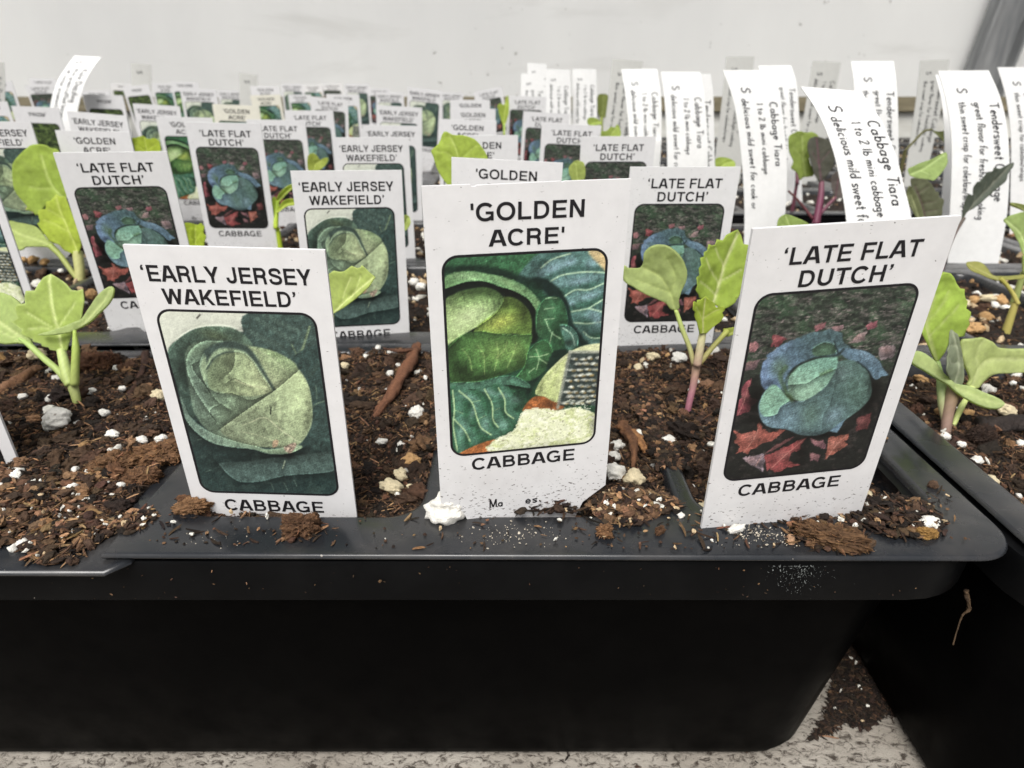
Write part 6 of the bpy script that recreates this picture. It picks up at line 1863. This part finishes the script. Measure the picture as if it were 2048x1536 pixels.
simple('spindly seedling with narrow yellow stems before a blue cabbage picture', Z, (560, 470), .185, [
    ([(1230, 930), (1280, 850), (1360, 780), (1420, 760), (1400, 810), (1320, 880), (1250, 960)], [(1235, 950), (1330, 840), (1410, 770)], [], 0, 10, 0, (164, 190, 80), (190, 206, 110), 23),
    ([(1225, 1060), (1300, 960), (1400, 930), (1450, 950), (1430, 1000), (1330, 1010), (1240, 1070)], [(1230, 1060), (1330, 980), (1430, 960)], [], -.001, 30, 0, (158, 186, 56), (184, 200, 90), 24)],
    [([(1215, 1250), (1220, 1100), (1235, 940)], [5, 5, 4], [(160, 180, 50), (160, 186, 60)]), ([(1205, 1100), (1195, 960), (1200, 900)], [4, 5, 3], [(156, 180, 44), (156, 182, 44)])])
simple('two-lobed yellow-green leaf over a middle blue cabbage picture', Z, (622, 400), .245, [
    ([(1580, 620), (1565, 520), (1585, 440), (1640, 422), (1680, 460), (1700, 492), (1745, 472), (1785, 470), (1792, 505), (1730, 585), (1650, 625)], [(1620, 640), (1650, 540), (1720, 500)], [[(1640, 560), (1620, 480)]], 0, 8, 0, (150, 172, 62), (176, 192, 96), 25)],
    [([(1620, 900), (1620, 630)], [3.5, 3.5], [(150, 165, 80), (150, 172, 70)])])
Z = (560, 330, 4.266)
simple('small pale leaf tip poking out past the second-row pale cabbage tag', Z, (800, 520), .165, [
    ([(1040, 440), (1070, 428), (1100, 440), (1116, 490), (1090, 540), (1060, 560), (1030, 540)], [(1040, 550), (1075, 490), (1090, 445)], [], 0, 4, 0, (158, 184, 90), (180, 200, 120), 26)],
    [([(1030, 760), (1040, 550)], [3.5, 3.5], [(150, 165, 90), (150, 172, 80)])])
Z = (800, 160, 4.267)
simple('round light green leaf before the receding blue cabbage tags', Z, (1150, 420), .165, [
    ([(1490, 695), (1530, 690), (1570, 720), (1570, 850), (1500, 880), (1455, 830), (1440, 750)], [(1520, 880), (1510, 790), (1500, 710)], [], 0, 4, 0, (160, 184, 92), (180, 200, 120), 27)],
    [([(1520, 1100), (1520, 870)], [3.5, 3.5], [(150, 165, 90), (150, 172, 80)])])
simple('toothed green leaf before the slanted grey label', Z, (1218, 300), .285, [
    ([(1700, 470), (1720, 440), (1760, 436), (1800, 400), (1835, 405), (1850, 380), (1872, 400), (1880, 480), (1800, 540), (1720, 520)], [(1780, 540), (1800, 470), (1850, 400)], [], 0, 10, 0, (140, 172, 70), (166, 190, 100), 28)],
    [([(1780, 640), (1780, 530)], [3, 3], [(150, 165, 90), (150, 172, 80)])])
simple('slender bright leaf beside the furthest receding tag', Z, (1012, 260), .405, [
    ([(890, 210), (905, 150), (925, 140), (930, 270), (905, 360), (885, 390), (850, 300), (834, 225), (860, 200)], [(890, 390), (890, 290), (910, 160)], [], 0, 6, 0, (150, 182, 60), (176, 198, 96), 29)],
    [([(890, 480), (890, 380)], [2.5, 2.5], [(150, 165, 90), (150, 172, 80)])])
Z = (1500, 90, 3.737)
DK, PU = (92, 92, 78), (104, 58, 76)
simple('purple-stemmed seedling with one green and two purple-grey leaves among labels', Z, (1634, 450), .225, [
    ([(280, 695), (330, 655), (372, 643), (420, 655), (462, 650), (505, 690), (470, 760), (440, 850), (475, 965), (440, 985), (398, 990), (372, 1010), (350, 955), (300, 920), (318, 870), (286, 800)], [(420, 1000), (400, 860), (390, 680)], [[(400, 850), (320, 760)], [(400, 820), (460, 720)]], .002, 6, 0, (128, 160, 66), (150, 176, 96), 30),
    ([(440, 705), (500, 684), (560, 702), (592, 722), (620, 800), (616, 900), (590, 950), (560, 992), (530, 1030), (475, 955), (440, 840), (424, 765)], [(535, 1030), (520, 900), (500, 700)], [[(522, 900), (460, 800)], [(522, 880), (590, 790)]], -.001, 4, 0, DK, (112, 76, 88), 31),
    ([(600, 985), (640, 950), (700, 940), (720, 1010), (710, 1110), (650, 1150), (610, 1080)], [(640, 1150), (660, 1000)], [], .003, 6, 0, (108, 100, 94), (116, 70, 84), 32)],
    [([(490, 1345), (510, 1240), (530, 1120), (535, 1020)], [8, 7, 6, 5], [(96, 44, 62), (104, 50, 72), (110, 70, 80)]), ([(470, 1300), (400, 1210), (340, 1140), (285, 1090)], [3.5, 2.5, 2.2, 2], [(90, 44, 52), (84, 50, 44)]), ([(500, 1290), (580, 1200), (640, 1140)], [4, 3.5, 3], [(96, 50, 66), (110, 70, 80)])], 'purple cabbage seedlings')
simple('rounded green leaf tip above the leaning front tag edge', Z, (1590, 480), .120, [
    ([(195, 1370), (210, 1300), (270, 1266), (340, 1290), (432, 1345), (440, 1420), (320, 1460), (210, 1430)], [(330, 1460), (310, 1380), (270, 1280)], [[(310, 1390), (240, 1340)], [(310, 1390), (380, 1350)]], 0, 14, 0, (132, 168, 84), (166, 192, 120), 33)],
    [([(330, 1600), (330, 1450)], [5, 5], [(140, 150, 90), (140, 160, 80)])])
Z = (1800, 240, 4.8)
simple('seedling with a light green leaf and a purple-grey toothed leaf beside arching label', Z, (1850, 460), .150, [
    ([(70, 480), (120, 450), (180, 420), (320, 370), (442, 308), (452, 380), (440, 430), (385, 510), (300, 592), (250, 580), (130, 550)], [(60, 540), (240, 460), (430, 330)], [[(200, 480), (280, 530)]], .004, 30, 6, (132, 168, 92), (170, 200, 130), 34),
    ([(100, 565), (170, 560), (240, 570), (280, 610), (312, 655), (330, 690), (352, 692), (360, 742), (396, 765), (385, 850), (378, 930), (300, 990), (230, 960), (140, 760), (110, 640)], [(250, 980), (220, 820), (150, 640)], [[(220, 800), (330, 780)], [(180, 700), (260, 640)], [(240, 880), (340, 860)]], -.002, 8, 0, (100, 106, 76), (86, 66, 62), 35),
    ([(60, 640), (110, 660), (170, 760), (225, 940), (180, 960), (120, 880), (60, 760)], [(190, 950), (110, 720)], [], -.003, 8, 0, (120, 130, 86), (150, 160, 110), 36)],
    [([(250, 1120), (245, 980)], [5, 4.5], [(90, 56, 60), (100, 84, 70)])], 'purple cabbage seedlings')
simple('dark pointed grey-green leaf on a thin purple stalk crossing the tall label', Z, (1882, 545), .140, [
    ([(1086, 408), (1084, 450), (1050, 490), (1028, 530), (1002, 590), (900, 680), (780, 790), (700, 850), (650, 885), (605, 965), (596, 930), (604, 850), (610, 770), (632, 714), (690, 722), (680, 655), (708, 600), (740, 592), (790, 530), (802, 505), (868, 495), (880, 460), (960, 466)], [(605, 960), (700, 820), (860, 650), (1070, 425)], [[(720, 800), (720, 700)], [(800, 720), (820, 590)], [(900, 610), (910, 510)]], 0, 12, 6, (84, 98, 84), (116, 120, 104), 37)],
    [([(395, 1470), (430, 1340), (480, 1200), (540, 1070), (615, 940)], [3.4, 3.2, 3, 3, 3.6], [(84, 58, 60), (88, 66, 62), (84, 76, 66)])], 'purple cabbage seedlings')
simple('light green leaf cut by the photo edge beside the leaf-crossed label', Z, (2040, 545), .130, [
    ([(995, 965), (1040, 925), (1090, 908), (1190, 888), (1280, 930), (1320, 1100), (1290, 1300), (1190, 1290), (1150, 1210), (1120, 1130), (1040, 1010)], [(1200, 1320), (1180, 1120), (1030, 965)], [[(1180, 1130), (1240, 980)]], 0, 24, -10, (136, 170, 94), (176, 200, 134), 38),
    ([(1060, 800), (1110, 812), (1200, 850), (1200, 880), (1110, 850), (1058, 830)], [(1200, 870), (1070, 812)], [], .004, 40, 0, (150, 164, 96), (170, 184, 120), 39)],
    [([(1200, 1480), (1200, 1300)], [5, 5], [(140, 150, 90), (140, 160, 80)])])
simple('small olive seedling with flat cotyledons at the foot of the tall label', Z, (2036, 606), .105, [
    ([(638, 1372), (680, 1362), (760, 1372), (830, 1418), (900, 1488), (1000, 1500), (1190, 1508), (1200, 1536), (1000, 1534), (900, 1534), (760, 1480), (672, 1442)], [(950, 1524), (840, 1470), (660, 1385)], [], 0, 58, 0, (150, 150, 70), (168, 168, 96), 40)],
    [([(1135, 1770), (1080, 1660), (1020, 1580), (960, 1520)], [4.5, 4, 4, 4.5], [(170, 160, 90), (150, 146, 66)])])
simple('dark olive leaf on a thin stalk before a slanting pale label', Z, (1815, 300), .250, [
    ([(320, 100), (370, 112), (446, 110), (460, 160), (440, 222), (400, 190), (350, 140)], [(300, 92), (380, 140), (440, 200)], [], 0, 20, 0, (88, 100, 50), (110, 116, 70), 41)],
    [([(45, 300), (120, 220), (230, 110), (310, 92)], [2.6, 2.4, 2.2, 2], [(84, 82, 50), (90, 90, 52)])], 'purple cabbage seedlings')


Z = (1000, 90, 3.938)
simple('small green leaf low between two white handwritten labels', Z, (1448, 380), .235, [
    ([(1690, 910), (1740, 890), (1800, 895), (1850, 920), (1840, 970), (1760, 985), (1700, 960)], [(1700, 990), (1780, 930), (1840, 915)], [], 0, 30, 0, (140, 172, 70), (166, 190, 100), 50)],
    [([(1700, 1100), (1705, 985)], [3, 3], [(150, 165, 90), (150, 172, 80)])])
simple('small green leaf before the furthest bunched white labels', Z, (1186, 300), .330, [
    ([(690, 590), (730, 575), (780, 590), (800, 620), (740, 640), (690, 625)], [(700, 640), (740, 610), (790, 600)], [], 0, 30, 0, (140, 172, 70), (166, 190, 100), 51)],
    [([(720, 760), (720, 635)], [3, 3], [(150, 165, 90), (150, 172, 80)])])
simple('olive green leaf cluster low behind the slanted grey label', Z, (1207, 240), .46, [
    ([(770, 400), (810, 385), (850, 400), (850, 500), (830, 570), (780, 560), (765, 480)], [(800, 580), (810, 490), (815, 395)], [], 0, 10, 0, (110, 128, 54), (130, 146, 76), 52)],
    [([(800, 760), (800, 570)], [3, 3], [(110, 120, 70), (120, 130, 60)])], 'purple cabbage seedlings')
simple('grey-purple leaf pair between tall three-line label and arching label', Z, (1600, 440), .30, [
    ([(2290, 760), (2340, 720), (2400, 740), (2420, 850), (2380, 930), (2310, 900)], [(2340, 940), (2360, 840), (2380, 740)], [], 0, 10, 0, (96, 104, 72), (96, 70, 78), 53)],
    [([(2340, 1100), (2345, 930)], [4, 4], [(96, 56, 66), (100, 70, 74)])], 'purple cabbage seedlings')


# ------------------------------------------------------------------ bark, clods and spilled soil
def twig(px, r_px, z_lift, cols, label, cat='bark piece', seed=0, name='bark_twig', plane=RIM - .0015):
    c = smooth_curve(px, False, 20); n = len(c); seg = 12
    rr = np.interp(np.linspace(0, 1, n), np.linspace(0, 1, len(r_px)), r_px)
    lf = np.interp(np.linspace(0, 1, n), np.linspace(0, 1, len(z_lift)), z_lift)
    P = np.array([on_z(x, y, plane + l) for (x, y), l in zip(c, lf)])
    V, Fc, C = [], [], []
    for i in range(n):
        t = P[min(i + 1, n - 1)] - P[max(i - 1, 0)]; t /= np.linalg.norm(t)
        a = np.cross(t, np.array([0, 0, 1.0])); a /= np.linalg.norm(a); b = np.cross(a, t)
        r = rr[i] * depth_of(P[i]) / F_PX
        for k in range(seg):
            an = 2 * math.pi * k / seg
            w = r * (1 + .7 * (vnoise(np.array(i * .16), np.array(k * 1.1), seed) - .5) + .5 * (vnoise(np.array(i * .6), np.array(k * 2.3), seed + 9) - .5))
            V.append(P[i] + float(w) * (math.cos(an) * a + .75 * math.sin(an) * b))
            f = float(vnoise(np.array(i * .12), np.array(k * 2.1), seed + 3))
            C.append(rgb(cols[0]) * (1 - f) + rgb(cols[1]) * f)
    for i in range(n - 1):
        for k in range(seg):
            j = (k + 1) % seg
            Fc.append((i * seg + k, i * seg + j, (i + 1) * seg + j, (i + 1) * seg + k))
    Fc.append(tuple(range(seg))[::-1]); Fc.append(tuple(range((n - 1) * seg, n * seg)))
    o_ = obj(name, mesh(name, V, Fc, M_BARK, np.array(C), True))
    tag(o_, label, cat)
    return o_


twig([(835, 690), (820, 722), (790, 775), (762, 815), (735, 852)], [9, 12, 11, 9, 5], [.004, .004, .003, .002, .0005], [(132, 90, 66), (76, 50, 37)], 'reddish-brown bark stick lying across the soil between the front tags')
twig([(835, 697), (800, 702), (768, 697)], [6, 5, 2.5], [.0045, .005, .005], [(112, 78, 58), (78, 54, 42)], 'thin reddish fibre crossing the end of the bark stick', seed=2)
twig([(78, 735), (40, 758), (0, 782), (-30, 800)], [9, 13, 12, 10], [.002, .002, .0015, .001], [(142, 106, 78), (92, 64, 46)], 'flat brown bark strip at the photo edge behind the lobed seedling', seed=3)
twig([(292, 705), (285, 740), (268, 775), (248, 800), (205, 818)], [7, 6, 5.5, 6, 4], [.002, .002, .0015, .001, .0005], [(82, 58, 46), (52, 36, 30)], 'thin dark curved root between lobed seedling and slanting-seam tag', seed=4)
twig([(1243, 850), (1262, 872), (1268, 905), (1266, 935)], [13, 12, 7, 4], [.003, .003, .0025, .001], [(128, 90, 62), (84, 58, 42)], 'splayed brown bark sliver beside the tallest front tag', seed=5)
twig([(1262, 862), (1282, 885), (1292, 905)], [10, 9, 5], [.003, .0025, .001], [(176, 128, 84), (120, 84, 56)], 'light brown bark sliver next to a splayed dark one', seed=6)
twig([(1960, 850), (2000, 848), (2060, 846)], [17, 20, 19], [.0005, .0005, .0005], [(58, 50, 46), (36, 31, 29)], 'dark grey wood block half buried past the gap', seed=7)
twig([(800, 672 + 22), (700, 830)], [0.1, 0.1], [.0, .0], [(60, 44, 34), (50, 36, 30)], 'hair-thin dark root under the bark stick', seed=8)
twig([(1412, 1049), (1436, 1046)], [4, 2.5], [.0015, .0012], [(196, 146, 96), (160, 112, 72)], 'orange wood splinter lying on the front rim', seed=9)
twig([(1932, 1181), (1938, 1215), (1924, 1232), (1914, 1262), (1906, 1290)], [6, 4, 1.6, 1.2, 1.4], [.0, -.003, -.0045, -.007, -.009], [(84, 66, 46), (50, 38, 28)], 'dangling root thread hanging below the tray corner', seed=10, plane=RIM - .010)


def fibrous_clod(px, py, r_px, label, seed, cols, scale=(1, 1, .7), z=RIM, n_fib=260, rot=0.0, lift=.5):
    P = on_z(px, py + r_px * .45, z)
    rad = r_px * depth_of(P) / F_PX
    rng = np.random.default_rng(seed)
    T, Fc = ICO5
    nn = fbm(T[:, 0] * 1.5 + seed, T[:, 1] * 1.5 + T[:, 2], seed, 4); n2 = fbm(T[:, 0] * 5 + 3, T[:, 1] * 5 + T[:, 2] * 4, seed + 1, 4)
    n3 = fbm(T[:, 0] * 11 + 5, T[:, 1] * 11 + T[:, 2] * 9, seed + 2, 3)
    V = T * (1 + .9 * (nn[:, None] - .5) + .6 * (n2[:, None] - .5) + .38 * (n3[:, None] - .5)) * np.array(scale) * rad
    c = rgb(cols[0]) * (1 - n2[:, None]) + rgb(cols[1]) * n2[:, None]
    n_fib = int(n_fib * 1.6)
    parts = [(V, Fc, c * (.35 + .9 * n3[:, None]))]
    k = rng.choice(len(V), n_fib)
    pos = V[k] * 1.0
    cc = rgb(cols[1]) * rng.uniform(.3, 1.4, (n_fib, 1)) * (1 + rng.normal(0, .06, (n_fib, 3)))
    parts.append(chips(rng, pos, rng.uniform(.022, .075, n_fib) * MM * (rad / .003), cc, FIB, (7, .8, .7), jitter=.1))
    V, Q, C = merge(parts)
    o_ = obj('soil_clod', mesh_np('soil_clod', V, Q, M_SOIL, C))
    o_.location = Vector(P) + Vector((0, 0, rad * scale[2] * lift)); o_.rotation_euler = (0, 0, rot)
    tag(o_, label, 'soil clod')
    return o_


CL = ((58, 40, 30), (122, 90, 64))
fibrous_clod(604, 1050, 33, 'brown soil clod sitting on the front rim below the slanting-seam tag', 11, CL, (1.05, .8, .85))
fibrous_clod(1655, 1062, 46, 'large fibrous brown clod on the front rim below the leaning tag', 12, ((56, 40, 30), (128, 96, 66)), (1.55, .75, .55), n_fib=420, rot=-.35)
fibrous_clod(1208, 1060, 18, 'small tan clod on the front rim below the spilled soil', 13, ((88, 62, 42), (150, 112, 78)), (1, .9, .7), n_fib=120)
fibrous_clod(387, 1010, 24, 'tan fibrous clod touching the lower corner of slanting-seam tag', 14, ((92, 66, 46), (158, 120, 84)), (1.4, .8, .7), n_fib=220)
fibrous_clod(375, 993, 14, 'flat brown chip by the corner of the torn rim', 15, ((80, 54, 38), (130, 94, 66)), (1.5, .8, .4), n_fib=60)
fibrous_clod(1320, 1060, 12, 'small brown flake standing on the front rim', 16, CL, (1.0, .6, .9), n_fib=60, rot=.6)
fibrous_clod(232, 920, 40, 'tan fibrous clod in soil beside the torn rim corner', 17, ((70, 50, 36), (142, 106, 74)), (1.1, .9, .55), n_fib=400, z=RIM - .001)
fibrous_clod(320, 900, 42, 'tan fibrous clod touching the edge of slanting-seam tag', 18, ((74, 52, 38), (150, 112, 78)), (1.1, .9, .6), n_fib=400, z=RIM - .001)
fibrous_clod(280, 948, 34, 'tan fibrous clod just above the torn rim corner', 19, ((66, 46, 34), (138, 102, 72)), (1.2, .8, .5), n_fib=320, z=RIM - .001)
fibrous_clod(195, 735, 44, 'reddish crumbly clod behind the lobed seedling stem', 20, ((62, 42, 32), (116, 80, 58)), (1.1, .9, .7), n_fib=420, z=RIM - .003)
fibrous_clod(785, 815, 22, 'golden fibrous fragment under the lower end of the bark stick', 21, ((104, 80, 40), (150, 120, 60)), (1.4, .6, .6), n_fib=160, z=RIM - .0025, rot=.5)
fibrous_clod(730, 765, 40, 'dark brown clod beside the bark stick', 22, ((48, 34, 28), (92, 66, 50)), (1.5, .9, .5), n_fib=300, z=RIM - .003)
fibrous_clod(1875, 965 - 155, 30, 'dark fibrous clod behind the leaning front tag edge', 23, ((44, 34, 30), (78, 60, 48)), (1.6, .9, .7), n_fib=400, z=RIM - .004)
fibrous_clod(1956, 875, 24, 'dark peat tuft before the wood block', 24, ((40, 30, 26), (66, 50, 40)), (1.2, .8, 1.0), n_fib=400, z=RIM - .003)
fibrous_clod(1853, 1065, 16, 'yellow-brown seed husk on the debris heap by the rim corner', 25, ((120, 88, 44), (184, 144, 84)), (1.4, .8, .7), n_fib=100)
fibrous_clod(1765, 873, 7, 'tiny tan seed husk on the rim beside the leaning tag', 26, ((120, 88, 54), (190, 150, 100)), (1.2, .8, .7), n_fib=30)
fibrous_clod(1865, 968, 9, 'tiny brown crumb alone on the corner rim', 27, ((70, 54, 44), (120, 94, 74)), (1, .9, .8), n_fib=30)


def spill(poly, n, label, seed, z=RIM, h=1.2, w=(0.16, 0.24, 0.24, 0.18, 0.12, 0.06), sz=(.25, .9), fib=.72, per=.04):
    """loose soil heaped on the rim inside an outline of photograph pixels"""
    rng = np.random.default_rng(seed)
    G = np.array([on_z(x, y, z)[:2] for x, y in smooth_curve(poly, True, 4)])
    lo, hi = G.min(0), G.max(0)
    Q = rng.uniform(lo, hi, (n * 6, 2))
    C_ = np.vstack([G, G[:1]]); ins = np.zeros(len(Q), bool); dist = np.full(len(Q), 1e9)
    for a, b in zip(C_[:-1], C_[1:]):
        ins ^= ((a[1] > Q[:, 1]) != (b[1] > Q[:, 1])) & (Q[:, 0] < (b[0] - a[0]) * (Q[:, 1] - a[1]) / (b[1] - a[1] + 1e-15) + a[0])
        ab = b - a; t = np.clip(((Q - a) @ ab) / (ab @ ab + 1e-15), 0, 1)
        dist = np.minimum(dist, np.linalg.norm(Q - a - t[:, None] * ab, axis=1))
    keep = np.where(ins)[0][:n]
    Q, dist = Q[keep], dist[keep]
    hh = h * MM * np.clip(dist / (.35 * min(hi - lo)), 0, 1) ** .7
    pos = np.concatenate([Q, (z + rng.uniform(0, 1, len(Q)) * hh + .00025)[:, None]], 1)
    f = rng.random(len(Q)) < fib
    parts = [chips(rng, pos[f], rng.uniform(.07, .24, f.sum()) * MM, palette(rng, f.sum(), w), FIB, (6, 1.3, .7), jitter=.12, lie=.8),
             chips(rng, pos[~f], rng.uniform(*sz, (~f).sum()) * MM, palette(rng, (~f).sum(), w), ICO2, (1.2, .85, .5), jitter=.3, lie=.65)]
    k = int(len(Q) * per)
    if k:
        p = pos[:k] + np.array([0, 0, .0004])
        parts.append(perlite_arrays(rng, p, rng.uniform(.15, .45, k) * MM, .3))
    V, F_, C = merge(parts)
    o_ = obj('loose_soil', mesh_np('loose_soil', V, F_, M_SOIL, C))
    tag(o_, label, 'soil', kind='stuff')
    return o_


spill([(-90, 985), (60, 960), (200, 945), (260, 962), (255, 985), (215, 1010), (235, 1040), (290, 1030), (302, 1055), (250, 1060), (200, 1085), (140, 1128), (60, 1124), (35, 1090), (-90, 1086)], 2300, 'loose brown soil spilled over the torn front rim', 31, RIM - .0009, 2.8, (.10, .17, .24, .22, .17, .10), sz=(.25, 1.1))
spill([(232, 1040), (300, 1022), (310, 1040), (280, 1062), (240, 1068)], 130, 'brown chips strewn at the torn rim corner', 32, RIM, .8)
spill([(1175, 1010), (1215, 985), (1290, 985), (1345, 1000), (1362, 1022), (1310, 1032), (1265, 1052), (1230, 1050), (1195, 1030)], 620, 'fibrous brown soil spilled onto the rim beside the tallest tag', 33, RIM, 1.9, (.08, .16, .24, .24, .18, .10))
spill([(1690, 1020), (1740, 1000), (1800, 995), (1850, 1010), (1885, 1035), (1880, 1062), (1830, 1078), (1760, 1072), (1710, 1050)], 620, 'dark debris heap at the rim corner', 34, RIM, 1.8, (0.4, 0.3, 0.15, 0.08, 0.05, 0.02), per=.02)
spill([(1015, 1000), (1070, 990), (1100, 1005), (1150, 1018), (1150, 1030), (1040, 1032)], 110, 'dark crumbs piled against the foot of the tallest tag', 35, RIM, 2.2, (0.35, 0.3, 0.2, 0.1, 0.03, 0.02))
spill([(860, 1005), (945, 990), (960, 1020), (900, 1040)], 60, 'crumbs around the largest perlite granule', 36, RIM, .8)
spill([(570, 1040), (640, 1040), (645, 1080), (565, 1080)], 26, 'crumbs around the clod on the front rim', 37, RIM, .6)
spill([(1560, 1045), (1620, 1020), (1720, 1040), (1730, 1100), (1600, 1095)], 170, 'crumbs around the large fibrous clod', 38, RIM, 1.0)
for i, (pl, n) in enumerate([([(300, 1035), (560, 1035), (560, 1090), (300, 1085)], 60), ([(680, 1035), (1180, 1035), (1180, 1095), (680, 1095)], 60), ([(1180, 1035), (1600, 1035), (1600, 1095), (1180, 1095)], 110), ([(1870, 960), (1930, 1030), (1960, 1085), (1890, 1090), (1850, 1020)], 24)]):
    spill(pl, n, ['crumbs along the rim below the slanting-seam tag', 'crumbs along the rim below the tallest tag', 'crumbs along the rim between tallest and leaning tags', 'crumbs scattered over the corner rim'][i], 50 + i, RIM, .15, sz=(.06, .30), per=.10, fib=.3)


spill([(1612, 1480), (1640, 1452), (1660, 1400), (1680, 1260), (1740, 1230), (1790, 1330), (1815, 1425), (1770, 1432), (1735, 1462), (1690, 1448), (1650, 1472)], 3600, 'dark soil debris on the bench, spread back to stand for shade between the trays', 60, 0.0, 1.2, (.6, .3, .08, .02, 0, 0), per=.004, sz=(.15, .6))  # dark soil carried back past the debris paints the shade between the trays


def dust(poly, n, seed, label):
    rng = np.random.default_rng(seed)
    G = np.array([on_z(x, y, RIM)[:2] for x, y in poly]); lo, hi = G.min(0), G.max(0)
    c = (lo + hi) / 2
    p = np.concatenate([c + rng.normal(0, .28, (n, 2)) * (hi - lo), np.full((n, 1), RIM + .0001)], 1)
    p = p[(p[:, 1] > .0008) & (p[:, 1] < .0082)]
    V, Q, C = chips(rng, p, rng.lognormal(-2.6, .45, len(p)) * MM, np.repeat(lin([(206, 196, 178)]), len(p), 0), ICO1, (1.2, .9, .5), jitter=.3)
    o_ = obj('perlite_dust', mesh_np('perlite_dust', V, Q, M_PERLITE, C)); tag(o_, label, 'dust', kind='stuff')


dust([(940, 1040), (1110, 1100)], 130, 3, 'pale perlite dust on the rim below the tallest tag')
dust([(1440, 1045), (1600, 1095)], 220, 4, 'pale perlite dust on the rim below the leaning tag')
dust([(360, 1045), (560, 1095)], 60, 5, 'pale perlite dust on the rim below the slanting-seam tag')
# dried splashes and crumbs on the outside of the tray, debris on the bench
rng = np.random.default_rng(77)
n = 80
x = rng.uniform(-.075, .066, n); z = RIM - rng.uniform(.0025, .0088, n)
V, Q, C = chips(rng, np.stack([x, np.full(n, -.0001), z], -1), rng.lognormal(-2.5, .6, n) * MM, palette(rng, n, (0, .1, .3, .3, .2, .1)), ICO1, (1.5, .5, .6), jitter=.4)
k = 260
px_ = np.array([on_y(1600 + 26 * rng.normal(), 1148 + 20 * rng.normal(), -.0001) for _ in range(k)])
px_[:, 2] = np.clip(px_[:, 2], RIM - .0088, RIM - .0025)
W1 = chips(rng, px_, rng.lognormal(-3.0, .5, k) * MM, np.repeat(lin([(120, 124, 122)]), k, 0), ICO1, (1.8, .3, .6), jitter=.4)
V, Q, C = merge([(V, Q, C), W1])
o = obj('splashed_crumbs', mesh_np('splashed_crumbs', V, Q, M_SOIL, C)); tag(o, 'dried soil specks stuck to the tray lip', 'crumbs', kind='stuff')
n = 700
p = np.stack([rng.uniform(-.08, .16, n), rng.uniform(-.05, .06, n), np.full(n, .0004)], -1)
V1 = chips(rng, p, rng.lognormal(-2.6, .6, n).clip(.02, .3) * MM, palette(rng, n, (.4, .3, .15, .1, .05, 0)), FIB, (6, 1, .7), jitter=.15, lie=.85)
V, Q, C = merge([V1])
o = obj('bench_debris', mesh_np('bench_debris', V, Q, M_SOIL, C)); tag(o, 'dark soil fibres scattered on the bench under the trays', 'debris', kind='stuff')
